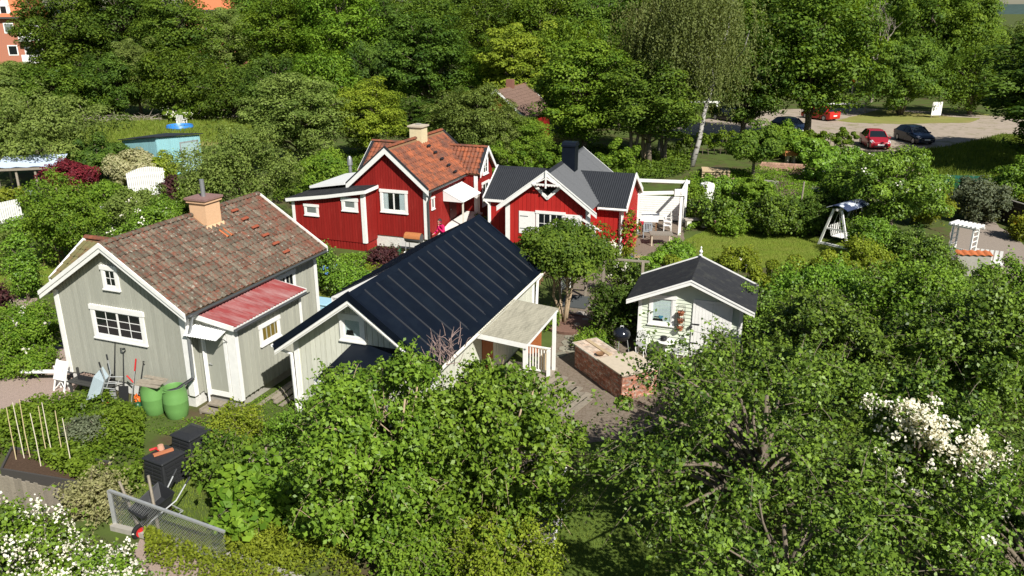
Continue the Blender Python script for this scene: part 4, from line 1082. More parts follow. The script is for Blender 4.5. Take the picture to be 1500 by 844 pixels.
sheet('right_path', [(24.43, 43.38, 0.00), (26.57, 45.24, 0.00), (27.28, 44.60, 0.00), (25.52, 37.48, 0.00), (22.69, 32.89, 0.00), (21.15, 33.82, 0.00), (20.46, 34.79, 0.00), (21.82, 38.66, 0.00)], mat('grey_path', (0.27, 0.225, 0.185), 0.95, 0.1, var=0.2, scale=3, bump=0.4), 0.004)
sheet('front_path', [(-8.10, 12.95, 0.00), (-8.40, 15.34, 0.00), (-6.66, 14.58, 0.00), (-4.72, 13.96, 0.00), (-3.64, 12.95, 0.00)], GRAVELP, 0.006)
sheet('compost_path', [(-7.12, 17.25, 0.00), (-6.69, 19.95, 0.00), (-6.07, 20.14, 0.00), (-6.02, 18.19, 0.00), (-6.18, 17.25, 0.00), (-6.63, 16.52, 0.00)], GRAVELP, 0.005)
sheet('bare_terrace', [(19.01, 58.89, 0.00), (21.38, 58.89, 0.00), (18.55, 51.24, 0.00), (16.91, 50.24, 0.00)], mat('bare_brown_earth', (0.20, 0.145, 0.11), 0.95, 0.1, var=0.2), 0.006)

def hill(name, x0, x1, y, hmax, seed, material):
    rr = random.Random(seed)
    ph = [rr.uniform(0, 6.28) for _ in range(4)]
    vs, fs = [], []
    n = 60
    for i in range(n + 1):
        x = x0 + (x1 - x0) * i / n
        z = hmax * (0.7 + 0.16 * math.sin(3 * i / n * 3.1 + ph[0]) + 0.09 * math.sin(9 * i / n * 3.1 + ph[1]) + 0.03 * math.sin(31 * i / n + ph[2]))
        vs += [(x, y - 350, -2), (x, y - 80, z * 0.7), (x, y, z), (x, y + 300, -2)]
    for i in range(n):
        for j in range(3):
            a = 4 * i + j
            fs.append((a, a + 4, a + 5, a + 1))
    o = MB().add(vs, fs).build(name, material, smooth=True)
    o['kind'] = 'structure'
hill('hill', -2600, 2600, 2600, 32, 3, mat('distant_wooded_hill', (0.055, 0.085, 0.075), 0.95, 0.05, var=0.3, scale=0.02))

# ------------------------------------------------------------------ outdoor kitchen counter
ct = thing('brick_garden_counter', 'reclaimed brick outdoor counter with beige stone slab and tiled side top', 'counter', (3.35, 22.1, 0), R(116.3))
# local x runs along the long side away from the camera, local y to the right-back (negative y is the yard side)
def brickwork(par, p0, p1, z0, z1, th=0.11):
    p0, p1 = Vector((*p0, 0)), Vector((*p1, 0)); L = (p1 - p0).length; d = (p1 - p0) / L; n = Vector((d.y, -d.x, 0))
    core = MB().prism([p0 + Vector((0, 0, z0)), p1 + Vector((0, 0, z0)), p1 + Vector((0, 0, z1)), p0 + Vector((0, 0, z1))], -n * th)
    w_ = MB().add([Vector(v) for v in core.v], [tuple(reversed(f_)) for f_ in core.f]).build('brick_wall', MORTAR, par)
    bl, bh = 0.235, 0.069
    bm = MB().box(0, bl - 0.012, -0.012, 0.03, 0, bh - 0.011).mesh('brick'); bm.materials.append(BRICK)
    hm = MB().box(0, bl / 2 - 0.012, -0.012, 0.03, 0, bh - 0.011).mesh('brick'); hm.materials.append(BRICK)
    ang = math.atan2(d.y, d.x)
    rows = int((z1 - z0) / bh)
    for r_ in range(rows):
        x = 0.0
        first = r_ % 2
        while x < L - 0.06:
            m = hm if (first or L - x < bl) else bm
            first = 0
            q = p0 + d * x + n * rnd.uniform(-0.004, 0.006) + Vector((0, 0, z0 + r_ * bh + 0.006))
            inst('brick', m, w_, loc=q, rot=(rnd.uniform(-0.01, 0.01), rnd.uniform(-0.015, 0.015), ang))
            x += bl / 2 if m is hm else bl
# local frame: front (near) end at x=0; the yard face at y=0 faces local +y side
CL, CW = 2.92, 1.28
brickwork(ct, (1.30, 0), (0.02, 0), 0, 0.84)
brickwork(ct, (0.02, -0.02), (0.02, -CW + 0.04), 0, 0.84) if False else brickwork(ct, (0.02, 0.0), (0.02, -CW + 0.04), 0, 0.84)
brickwork(ct, (2.85, -0.02), (1.34, -0.02), 0, 0.80)
brickwork(ct, (0.02, -CW + 0.04), (1.30, -CW + 0.04), 0, 0.84)
MB().box(0.04, 1.28, -CW + 0.06, -0.13, 0, 0.83).box(1.35, 2.83, -0.80, -0.15, 0, 0.80).build('counter_core', MORTAR, ct)
MB().box(-0.06, 1.36, -CW - 0.03, 0.06, 0.846, 0.895).build('stone_slab', SLABSTONE, ct, bevel=0.008)
tp = MB().box(1.365, 2.95, -0.90, 0.05, 0.805, 0.85).build('tiled_top', OFFWHITE, ct)
tl = MB().box(0, 0.145, 0, 0.145, 0, 0.008).mesh('tile'); tl.materials.append(mat('rust_cream_tile', (0.50, 0.40, 0.31), 0.6, 0.3, var=0.1, objvar=0.25, col2=(0.40, 0.20, 0.12), fac=(0.55, 0.75), scale=3))
for i in range(10):
    for j in range(6):
        inst('tile', tl, tp, loc=(1.39 + i * 0.155, -0.875 + j * 0.152, 0.849))
MB().box(1.45, 2.9, -0.56, -0.42, 0.862, 0.885).build('runner', WOODPALE, tp)
tray = MB().lathe([(0.0, 0), (0.10, 0.0), (0.15, 0.06), (0.14, 0.06), (0.10, 0.012), (0.0, 0.012)], 18).build('tray', WOODBROWN)
tray.location = (2.82, 23.62, 0.886); tag(tray, 'small round brown bowl on the tiled counter top', 'bowl')

# kettle grill
k = thing('kettle_grill', 'black round kettle barbecue standing behind the brick counter', 'barbecue', (3.75, 25.55, 0.00))
MB().lathe([(0.02, 0.55), (0.20, 0.60), (0.28, 0.70), (0.30, 0.80)], 24).build('bowl', BLACKIRON, k, smooth=True)
ld = MB().lathe([(0.31, 0.80), (0.31, 0.83), (0.27, 0.93), (0.16, 1.02), (0.0, 1.05)], 24).build('lid', mat('black_enamel', (0.012, 0.014, 0.02), 0.15, 0.5), k, smooth=True)
MB().tube([(-0.06, 0, 1.03), (-0.05, 0, 1.10), (0.05, 0, 1.10), (0.06, 0, 1.03)], 0.013).build('handle', STEEL, ld)
for i in range(3):
    t = i * 2 * PI / 3
    MB().tube([(0.2 * math.cos(t), 0.2 * math.sin(t), 0.62), (0.30 * math.cos(t), 0.30 * math.sin(t), 0.0)], 0.014).build('leg', STEEL, k)

# white cast iron chairs and table by the shed
WIRON = mat('white_cast_iron', (0.74, 0.74, 0.71), 0.45, 0.4, var=0.05)
def iron_chair(label, loc, rz, first=None):
    c_ = thing('cast_iron_chair', label, 'chair', loc, rz, 'white chairs by the shed')
    MB().lathe([(0.0, 0.43), (0.20, 0.43), (0.21, 0.445), (0.20, 0.46), (0.0, 0.462)], 20).build('seat', mat('grey_seat_pad', (0.33, 0.33, 0.32), 0.8), c_, smooth=True)
    for i in range(4):
        t = PI / 4 + i * PI / 2
        x, y = 0.17 * math.cos(t), 0.17 * math.sin(t)
        MB().tube([(x, y, 0.44), (x * 1.25, y * 1.25, 0.34), (x * 1.05, y * 1.05, 0.15), (x * 1.4, y * 1.4, 0.0)], [0.022, 0.020, 0.014, 0.018], 6).build('leg', WIRON, c_, smooth=True)
    bk = MB()
    def arch(rx, z1, z0, r_):
        bk.tube([(rx * math.cos(t), 0.20 + 0.02 * math.sin(t), z0 + (z1 - z0) * math.sin(t)) for t in [PI * j / 14 for j in range(15)]], r_, 6)
    arch(0.23, 0.92, 0.46, 0.018); arch(0.13, 0.76, 0.46, 0.011)
    for t in [PI * j / 10 for j in range(1, 10)]:
        bk.tube([(0.13 * math.cos(t), 0.205, 0.46 + 0.30 * math.sin(t)), (0.18 * math.cos(t + 0.15), 0.21, 0.46 + 0.40 * math.sin(t)), (0.225 * math.cos(t), 0.21, 0.46 + 0.45 * math.sin(t))], 0.010, 5)
        bk.tube([(0.10 * math.cos(t), 0.205, 0.47 + 0.2 * math.sin(t)), (0.0, 0.20, 0.48)], 0.008, 5)
    for j in range(9):
        t = PI * (j + 0.5) / 9
        bk.lathe([(0.0, -0.012), (0.03, -0.01), (0.03, 0.01), (0.0, 0.012)], 8, M=Matrix.Rotation(R(90), 4, 'X'), o=(0.178 * math.cos(t), 0.21, 0.46 + 0.38 * math.sin(t)))
    bk.build('backrest', WIRON, c_, smooth=True)
    return c_
iron_chair('ornate white iron chair at the corner of the mint shed, left of the table', (4.43, 25.50, 0.00), R(-25))
iron_chair('ornate white iron chair between the round table and the shed door', (5.60, 24.98, 0.00), R(-60))
t_ = thing('bistro_table', 'small white round bistro table in front of the mint shed', 'table', (5.21, 25.15, 0.00))
MB().lathe([(0, 0.70), (0.30, 0.70), (0.31, 0.715), (0.30, 0.73), (0, 0.732)], 24).build('table_top', WIRON, t_, smooth=True)
MB().tube([(0, 0, 0.15), (0, 0, 0.70)], 0.025).build('stem', WIRON, t_)
for i in range(3):
    t = i * 2 * PI / 3 + 0.4
    MB().tube([(0, 0, 0.45), (0.12 * math.cos(t), 0.12 * math.sin(t), 0.2), (0.26 * math.cos(t), 0.26 * math.sin(t), 0.0)], 0.016).build('leg', WIRON, t_)
p_ = Vector((5.17, 25.15, 0.00))
kt = thing('dark_kettle', 'dark grey kettle standing on the white bistro table', 'kettle', (p_.x - 0.05, p_.y, 0.732))
MB().lathe([(0.07, 0), (0.11, 0.03), (0.115, 0.09), (0.09, 0.13), (0.12, 0.145), (0.05, 0.17), (0, 0.175)], 18).build('body', BLACKIRON, kt, smooth=True)
MB().tube([(0.10, 0, 0.08), (0.16, 0, 0.11), (0.19, 0, 0.15)], [0.02, 0.015, 0.011]).build('spout', BLACKIRON, kt)
# hanging planters on the shed wall
sx = lambda x, y, z: (4.40 + x * math.cos(R(-18.4)) - y * math.sin(R(-18.4)), 25.87 + x * math.sin(R(-18.4)) + y * math.cos(R(-18.4)), z)
hp_ = thing('hanging_planter_rack', 'hanging wire rack of three terracotta pots on the mint wall', 'planter', sx(1.40, -0.10, 0), R(-18.4))
MB().tube([(-0.12, 0.03, 1.92), (-0.12, 0.03, 1.0)], 0.006).tube([(0.12, 0.03, 1.92), (0.12, 0.03, 1.0)], 0.006).tube([(-0.12, 0.03, 1.92), (0.12, 0.03, 1.92)], 0.006).build('wire_frame', BLACKIRON, hp_)
for z in (1.60, 1.33, 1.06):
    q_ = MB().lathe([(0.07, 0), (0.10, 0.10), (0.115, 0.12), (0.095, 0.12), (0.0, 0.10)], 14, (0, -0.08, z)).build('pot', TERRA, hp_, smooth=True)
    s_ = MB()
    for i in range(14):
        a_ = rnd.uniform(0, 6.28); s_.tube([(0.03 * math.cos(a_), -0.08 + 0.03 * math.sin(a_), z + 0.1), (0.14 * math.cos(a_), -0.08 + 0.12 * math.sin(a_), z + rnd.uniform(0.08, 0.17))], [0.012, 0.02], 4)
    s_.build('succulent', mat('dark_red_succulent', (0.07, 0.03, 0.02), 0.6), q_)

# ------------------------------------------------------------------ rain barrels and tools along the grey wall
def barrel(label, loc, rz):
    o = thing('rain_barrel', label, 'barrel', loc, rz, 'green rain barrels')
    MB().lathe([(0.0, 0.0), (0.27, 0.0), (0.30, 0.05), (0.345, 0.30), (0.35, 0.50), (0.355, 0.52), (0.35, 0.54), (0.335, 0.78), (0.29, 0.92), (0.30, 0.95), (0.285, 0.96), (0.27, 0.93), (0.27, 0.70), (0.0, 0.70)], 28, cap=False).build('drum', GREENPLASTIC, o, smooth=True)
    MB().lathe([(0.0, 0.705), (0.268, 0.705)], 20, cap=False).build('rainwater', mat('dark_water', (0.01, 0.012, 0.01), 0.05, 0.5), o)
    for i in range(2):
        t = i * PI + 0.6
        MB().tube([(0.29 * math.cos(t) - 0.07 * math.sin(t), 0.29 * math.sin(t) + 0.07 * math.cos(t), 0.90), (0.35 * math.cos(t), 0.35 * math.sin(t), 0.88), (0.29 * math.cos(t) + 0.07 * math.sin(t), 0.29 * math.sin(t) - 0.07 * math.cos(t), 0.90)], 0.018).build('handle', GREENPLASTIC, o)
    return o
b1 = barrel('open green rain barrel under the grey downpipe', (-9.83, 21.18, 0), 0.3)
b2 = barrel('green rain barrel covered with old boards, left of the open one', (-10.58, 21.42, 0), 1.9)
for i in range(4):
    o = MB().box(-0.42, 0.40, -0.075, 0.075, 0, 0.022).build('plank', WOODGREY)
    o.location = (-10.60 + 0.02 * i, 21.20 + i * 0.15, 0.965 + (0.024 if i in (1, 3) else 0.0)); o.rotation_euler = (rnd.uniform(-0.03, 0.03), 0.0, R(-12 + rnd.uniform(-9, 9)))
    tag(o, ['weathered plank on the covered barrel, nearest of the four', 'weathered plank on the covered barrel, second from the front', 'weathered plank on the covered barrel, third from the front', 'weathered plank on the covered barrel, against the wall'][i], 'plank', 'planks on the covered barrel')
def watering_can(label, loc, rz, m):
    o = thing('watering_can', label, 'watering can', loc, rz)
    MB().lathe([(0, 0), (0.13, 0), (0.135, 0.05), (0.12, 0.28), (0.08, 0.33), (0.0, 0.33)], 16).build('body', m, o, smooth=True)
    MB().tube([(0.11, 0, 0.08), (0.22, 0, 0.22), (0.33, 0, 0.40)], [0.035, 0.022, 0.016]).lathe([(0.018, 0), (0.05, 0.04)], 10, (0.33, 0, 0.40)).build('spout', m, o, smooth=True)
    MB().tube([(0.05, 0, 0.32), (0.0, 0, 0.45), (-0.12, 0, 0.42), (-0.15, 0, 0.25), (-0.13, 0, 0.12)], 0.018).build('handle', m, o, smooth=True)
    return o
watering_can('bright orange watering can left of the covered barrel', (-11.22, 21.72, 0), 1.5, ORANGE)
watering_can('dark green watering can squeezed beside the covered barrel', (-11.06, 21.38, 0), -0.4, DARKGREEN)
watering_can('black watering can touching the covered barrel', (-10.93, 21.62, 0), 2.4, BLACKPLASTIC)
def wheelbarrow(name, label, loc, rz, tray_m, tilt, wheel_hub):
    """A wheelbarrow: wheel at +x, handles at -x; tilt stands it up on its nose."""
    o = thing(name, label, 'wheelbarrow', loc, rz)
    o.rotation_euler = (0, tilt, rz)
    tr_ = MB()
    top = [(-0.42, -0.36, 0.66), (0.46, -0.30, 0.70), (0.46, 0.30, 0.70), (-0.42, 0.36, 0.66)]
    bot = [(-0.25, -0.20, 0.38), (0.28, -0.18, 0.40), (0.28, 0.18, 0.40), (-0.25, 0.20, 0.38)]
    ti = [(x * 0.95, y * 0.95, z - 0.004) for x, y, z in top]; bi = [(x * 0.93, y * 0.93, z + 0.025) for x, y, z in bot]
    v_ = top + bot + ti + bi
    tr_.add(v_, [(4, 7, 6, 5)[::1]] + [(i, 4 + i, 4 + (i + 1) % 4, (i + 1) % 4) for i in range(4)] + [(8 + i, 8 + (i + 1) % 4, 12 + (i + 1) % 4, 12 + i) for i in range(4)] + [(12, 13, 14, 15)] + [(i, (i + 1) % 4, 8 + (i + 1) % 4, 8 + i) for i in range(4)])
    tr_.build('tray', tray_m, o, bevel=0.03)
    fr = MB()
    for s_ in (-1, 1):
        fr.tube([(0.58, s_ * 0.08, 0.20), (0.28, s_ * 0.18, 0.36), (-0.35, s_ * 0.24, 0.36), (-0.85, s_ * 0.28, 0.62)], 0.018)
        fr.tube([(-0.22, s_ * 0.22, 0.36), (-0.34, s_ * 0.24, 0.0), (-0.14, s_ * 0.23, 0.02), (-0.05, s_ * 0.21, 0.36)], 0.015)
    fr.tube([(-0.30, -0.24, 0.03), (-0.30, 0.24, 0.03)], 0.013)
    fr.build('frame', STEEL, o, smooth=True)
    for s_ in (-1, 1):
        MB().tube([(-0.72, s_ * 0.27, 0.555), (-0.88, s_ * 0.283, 0.635)], 0.024).build('grip', BLACKPLASTIC, o)
    M_ = Matrix.Rotation(R(90), 4, 'X')
    wh = MB().lathe([(0.12, -0.04), (0.17, -0.05), (0.20, -0.025), (0.205, 0.0), (0.20, 0.025), (0.17, 0.05), (0.12, 0.04)], 24, (0.58, 0, 0.205), M=M_, cap=False).build('tyre', RUBBER, o, smooth=True)
    MB().lathe([(0.0, -0.05), (0.05, -0.045), (0.06, -0.02), (0.125, -0.035), (0.125, 0.035), (0.06, 0.02), (0.05, 0.045), (0.0, 0.05)], 20, (0.58, 0, 0.205), M=M_).build('rim', wheel_hub, wh, smooth=True)
    return o
wheelbarrow('wheelbarrow', 'blue grey wheelbarrow stood on end against the sage grey wall', (-11.95, 22.05, 0.42), R(-20 - 155), BLUEGREY, R(68), REDP)
wheelbarrow('wheelbarrow', 'black wheelbarrow with red hub lying behind the wire mesh panel', (-8.05, 15.95, 0.14), R(-128), BLACKPLASTIC, R(22), REDP)
def tool(name, label, base, top, parts):
    """Long-handled tool leaning from base to top; parts(mb at the top end or bottom)."""
    o = thing(name, label, name.replace('_', ' '), base)
    b_, t__ = Vector((0, 0, 0)), Vector(top) - Vector(base)
    return o, b_, t__
gw_ = lambda x, y, z: (-14.08 + x * math.cos(R(-20.7)) - y * math.sin(R(-20.7)), 23.44 + x * math.sin(R(-20.7)) + y * math.cos(R(-20.7)), z)
o, b_, t2 = tool('snow_shovel', 'dark snow shovel with black grip leaning on the grey wall', gw_(2.55, -0.45, 0), gw_(2.45, -0.08, 1.45), None)
MB().tube([b_ + t2 * 0.28, t2], 0.017).build('shaft', BLACKIRON, o)
MB().tube([t2, t2 + Vector((-0.07, 0, 0.06)), t2 + Vector((-0.07, 0, 0.14)), t2 + Vector((0.07, 0, 0.14)), t2 + Vector((0.07, 0, 0.06)), t2], 0.016).build('grip', BLACKPLASTIC, o)
MB().add([(-0.14, 0.02, 0.0), (0.14, 0.02, 0.0), (0.15, 0.14, 0.45), (-0.15, 0.14, 0.45), (-0.14, 0.0, 0.0), (0.14, 0.0, 0.0), (0.15, 0.12, 0.45), (-0.15, 0.12, 0.45)], [(0, 1, 2, 3), (7, 6, 5, 4), (0, 4, 5, 1), (1, 5, 6, 2), (2, 6, 7, 3), (3, 7, 4, 0)]).build('blade', BLACKIRON, o)
o, b_, t2 = tool('garden_spade', 'thin dark spade handle leaning furthest left on the grey wall', gw_(2.10, -0.40, 0), gw_(2.18, -0.07, 1.75), None)
MB().tube([b_, t2], [0.020, 0.014]).build('shaft', BLACKIRON, o)
MB().box(-0.09, 0.09, -0.01, 0.01, 0, 0.28).build('blade', STEEL, o)
o, b_, t2 = tool('hedge_shears', 'red handled shears leaning between the spade and the barrels', gw_(2.80, -0.40, 0), gw_(2.92, -0.08, 1.32), None)
MB().tube([b_, t2 * 0.72], 0.014).build('blade', STEEL, o)
MB().tube([t2 * 0.72, t2], 0.022).build('handle', REDP, o)
MB().tube([t2 * 0.45, t2 * 0.62 + Vector((-0.22, -0.02, 0.0))], 0.022).build('handle', REDP, o)
o, b_, t2 = tool('garden_hoe', 'bent dark hoe leaning just left of the covered barrel', gw_(3.05, -0.42, 0), gw_(3.18, -0.08, 1.20), None)
MB().tube([b_, t2, t2 + Vector((0.03, -0.05, 0.10)), t2 + Vector((0.10, -0.1, 0.10))], 0.014).build('shaft', BLACKIRON, o)
MB().box(-0.08, 0.08, -0.015, 0.0, 0, 0.12).build('blade', BLACKIRON, o)
# folded white chair, bench with trough of pebbles, white plank, buckets
fc = thing('folded_chair', 'white slatted folding chair leaning folded at the cottage corner', 'chair', gw_(0.15, -0.55, 0), R(-20.7))
for s_ in (-0.21, 0.21):
    MB().beam((s_, -0.12, 0), (s_, 0.22, 0.95), 0.03, 0.04).beam((s_ * 0.85, 0.12, 0), (s_ * 0.85, 0.02, 0.80), 0.03, 0.04).beam((s_, -0.05, 0.05), (-s_, 0.1, 0.55), 0.02, 0.025).build('side_frame', WHITE, fc)
for i in range(11):
    y = -0.02 + i * 0.022
    MB().box(-0.22, 0.22, -0.01, 0.01, -0.025, 0.025, Matrix.Translation((0, -0.04 + i * 0.021, 0.40 + i * 0.052)) @ Matrix.Rotation(R(-20), 4, 'X')).build('slat', WHITE, fc)
bn = thing('garden_bench', 'dark bench with a trough of pebbles along the grey wall', 'bench', gw_(1.35, -0.45, 0), R(-20.7))
for i in range(4):
    MB().box(-0.8, 0.8, -0.22 + i * 0.11, -0.13 + i * 0.11, 0.40, 0.43).build('slat', mat('dark_stained_wood', (0.05, 0.05, 0.045), 0.7), bn)
for s_ in (-0.7, 0.7):
    MB().box(s_ - 0.03, s_ + 0.03, -0.2, -0.14, 0, 0.40).box(s_ - 0.03, s_ + 0.03, 0.14, 0.2, 0, 0.75).build('leg', mat('dark_stained_wood', (0.05, 0.05, 0.045), 0.7), bn)
tr_ = thing('pebble_trough', 'long tray filled with brown pebbles standing on the dark bench', 'planter', gw_(1.40, -0.32, 0.43), R(-20.7))
MB().box(-0.62, 0.62, -0.11, -0.09, 0, 0.17).box(-0.62, 0.62, 0.09, 0.11, 0, 0.17).box(-0.62, -0.6, -0.09, 0.09, 0, 0.17).box(0.6, 0.62, -0.09, 0.09, 0, 0.17).box(-0.6, 0.6, -0.09, 0.09, 0, 0.12).build('box', BLACKPLASTIC, tr_)
pb = MB()
for i in range(160):
    x, y, q = rnd.uniform(-0.58, 0.58), rnd.uniform(-0.08, 0.08), rnd.uniform(0.014, 0.028)
    pb.lathe([(0, -q * 0.7), (q, -q * 0.2), (q * 0.9, q * 0.3), (0, q * 0.7)], 6, (x, y, 0.135 + rnd.uniform(0, 0.02)))
ob = pb.build('pebbles', mat('brown_pebble', (0.20, 0.14, 0.11), 0.8, var=0.5, scale=40), tr_); ob['kind'] = 'stuff'
pl_ = MB().box(-0.9, 0.9, -0.09, 0.09, 0, 0.05).build('white_plank', WHITE); pl_.location = gw_(-0.75, -0.15, 0.30); pl_.rotation_euler = (0, R(2), R(4)); tag(pl_, 'white plank resting on a bucket at the cottage corner', 'plank')
bk_ = MB().lathe([(0, 0), (0.15, 0), (0.19, 0.29), (0.175, 0.29), (0.0, 0.05)], 18).build('bucket', mat('white_bucket', (0.66, 0.66, 0.62), 0.5), smooth=True); bk_.location = gw_(-0.25, -0.2, 0); tag(bk_, 'white bucket under the white plank at the cottage corner', 'bucket')

# ------------------------------------------------------------------ compost bins, wire panel, picket fence, canes
def compost(label, loc, rz):
    o = thing('compost_bin', label, 'compost bin', loc, rz, 'black compost bins')
    bd = MB()
    lo, hi = 0.40, 0.34
    bd.add([(-lo, -lo, 0), (lo, -lo, 0), (lo, lo, 0), (-lo, lo, 0), (-hi, -hi, 0.80), (hi, -hi, 0.80), (hi, hi, 0.80), (-hi, hi, 0.80)], [(3, 2, 1, 0), (4, 5, 6, 7), (0, 1, 5, 4), (1, 2, 6, 5), (2, 3, 7, 6), (3, 0, 4, 7)])
    body = bd.build('body', BLACKPLASTIC, o, bevel=0.03)
    for side in range(4):
        M_ = Matrix.Rotation(side * PI / 2, 4, 'Z')
        for r_ in range(6):
            for c_ in range(2):
                z = 0.08 + r_ * 0.115; y = -(lo - (lo - hi) * z / 0.8) - 0.012
                sl_ = MB().box(-0.29 + c_ * 0.31, -0.02 + c_ * 0.31, y - 0.010, y + 0.02, z, z + 0.07, M_).build('louvre', BLACKPLASTIC, body)
    ld = MB().add([(-0.38, -0.38, 0.80), (0.38, -0.38, 0.80), (0.38, 0.38, 0.80), (-0.38, 0.38, 0.80), (-0.36, -0.36, 0.86), (0.36, -0.36, 0.86), (0.36, 0.36, 0.86), (-0.36, 0.36, 0.86), (-0.18, -0.18, 0.93), (0.18, -0.18, 0.93), (0.18, 0.18, 0.93), (-0.18, 0.18, 0.93)],
             [(3, 2, 1, 0), (0, 1, 5, 4), (1, 2, 6, 5), (2, 3, 7, 6), (3, 0, 4, 7), (4, 5, 9, 8), (5, 6, 10, 9), (6, 7, 11, 10), (7, 4, 8, 11), (8, 9, 10, 11)]).build('lid', BLACKPLASTIC, o, bevel=0.02)
    return o
compost('black compost bin with tools and a brick on its lid', (-8.75, 17.77, 0.00), R(-28)).scale = (1, 1, 0.86)
compost('second black compost bin, behind the one with tools on its lid', (-8.52, 18.93, 0.00), R(-28)).scale = (1, 1, 0.86)
q = Vector((-8.75, 17.77, 0.00))
o = MB().box(-0.24, 0.24, -0.05, 0.05, 0, 0.05).build('red_brick_board', TERRA); o.location = (q.x + 0.02, q.y - 0.05, 0.802); o.rotation_euler = (0, 0, R(40)); tag(o, 'terracotta coloured board on the nearer compost lid', 'board')
o = MB().lathe([(0.09, 0), (0.07, 0.12), (0.0, 0.125)], 12).build('upturned_pot', mat('pale_terracotta', (0.50, 0.27, 0.18), 0.8)); o.location = (q.x - 0.12, q.y + 0.14, 0.802); tag(o, 'pale upturned flowerpot on the nearer compost lid', 'flowerpot')
o = MB().tube([(-0.14, 0, 0.02), (0, 0.05, 0.05), (0.13, -0.03, 0.03)], 0.035).build('red_glove', REDP); o.location = (q.x - 0.25, q.y + 0.1, 0.775); tag(o, 'crumpled red garden glove at the compost lid edge', 'glove')
for i, (a_, z_) in enumerate((((-8.14, 15.72, 0.00), 1.35), ((-8.57, 15.72, 0.00), 1.2))):
    o = thing('wooden_stake', ['thick grey stake standing left of the nearer compost bin', 'leaning grey stake behind the wire mesh panel'][i], 'stake', a_)
    MB().tube([(0, 0, 0), (-0.08 - 0.25 * i, 0.10, z_)], [0.04, 0.03], 6).build('stake_pole', WOODGREY, o)
o = thing('rust_panel', 'rusty brown sheet lying by the nearer compost bin', 'sheet', (-8.51, 16.61, 0.00), R(20)); MB().box(-0.3, 0.3, -0.22, 0.22, 0.05, 0.09, Matrix.Rotation(R(20), 4, 'X')).build('panel', RUST, o)

wf = thing('wire_mesh_panel', 'galvanised framed wire mesh panel along the front garden edge', 'fence panel', (0, 0, 0))
A_, B_ = Vector((-9.15, 15.79, 0.00)), Vector((-6.13, 14.53, 0.00))
d_ = (B_ - A_).normalized(); Lp = (B_ - A_).length; up = Vector((0, 0, 1))
hp0, hp1 = 0.98, 0.78
for p0_, p1_, w_ in ((A_, A_ + up * hp0, 0.09), (A_ + up * hp0, B_ + up * hp1, 0.06), (A_ + up * 0.03, B_ + up * 0.03, 0.03)):
    MB().beam(p0_, p1_, w_, 0.05).build('rail', STEEL, wf)
wires = MB()
for sgn in (-1, 1):
    kk = int((Lp + 1.2) / 0.085)
    for i in range(kk):
        s0 = -1.0 + i * 0.085 if sgn > 0 else i * 0.085
        pts_ = []
        for j in range(25):
            z = j / 24.0 * hp0
            s_ = s0 + sgn * z
            if 0 <= s_ <= Lp and z <= hp0 + (hp1 - hp0) * s_ / Lp:
                pts_.append(A_ + d_ * s_ + up * (z + 0.03))
        if len(pts_) >= 2:
            wires.tube([pts_[0], pts_[-1]], 0.0042, 3, cap=False)
ob = wires.build('wire_mesh', STEEL, wf); ob['kind'] = 'stuff'
cb = thing('concrete_kerb', 'low concrete kerb under the wire mesh panel and creepers', 'kerb', (0, 0, 0))
kp = [(-9.19, 15.72, 0.00), (-6.27, 14.74, 0.00), (-3.63, 13.54, 0.00)]
for i in range(2):
    a_, b_ = Vector(kp[i]), Vector(kp[i + 1])
    MB().beam(a_ + up * 0.06, b_ + up * 0.06, 0.14, 0.13).build('kerb_stone', GREYCONC, cb)

pf = thing('grey_picket_fence', 'weathered grey board fence behind the white flowering shrub', 'fence', (0, 0, 0))
A_, B_ = Vector((-13.63, 17.10, 0.00)), Vector((-10.35, 15.98, 0.00)); d_ = (B_ - A_).normalized(); Lp = (B_ - A_).length
n_ = Vector((d_.y, -d_.x, 0))
for z in (0.25, 0.68):
    MB().beam(A_ + up * z - n_ * 0.035, B_ + up * z - n_ * 0.035, 0.04, 0.09).build('rail', WOODGREY, pf)
for i in range(int(Lp / 0.125)):
    a_ = A_ + d_ * (i * 0.125 + 0.06)
    MB().beam(a_, a_ + up * (0.88 + rnd.uniform(-0.03, 0.03)), 0.11, 0.024, d_.cross(up)).build('picket', WOODGREY, pf)
rb = thing('raised_bed', 'dark timber raised bed where the bamboo canes stand', 'raised bed', (0, 0, 0))
q4 = [Vector((-13.35, 18.93, 0.00)), Vector((-10.35, 18.19, 0.00)), Vector((-10.09, 17.10, 0.00)), Vector((-12.99, 17.86, 0.00))]
for i in range(4):
    MB().beam(q4[i] + up * 0.14, q4[(i + 1) % 4] + up * 0.14, 0.05, 0.28).build('side_board', mat('dark_timber', (0.06, 0.055, 0.05), 0.8), rb)
MB().add([p + up * 0.22 for p in q4], [(3, 2, 1, 0)]).build('soil', SOIL, rb)
cane_m = [mat('bamboo_cane', (0.52, 0.42, 0.24), 0.6, 0.3), mat('pale_cane', (0.62, 0.55, 0.42), 0.6, 0.3)]
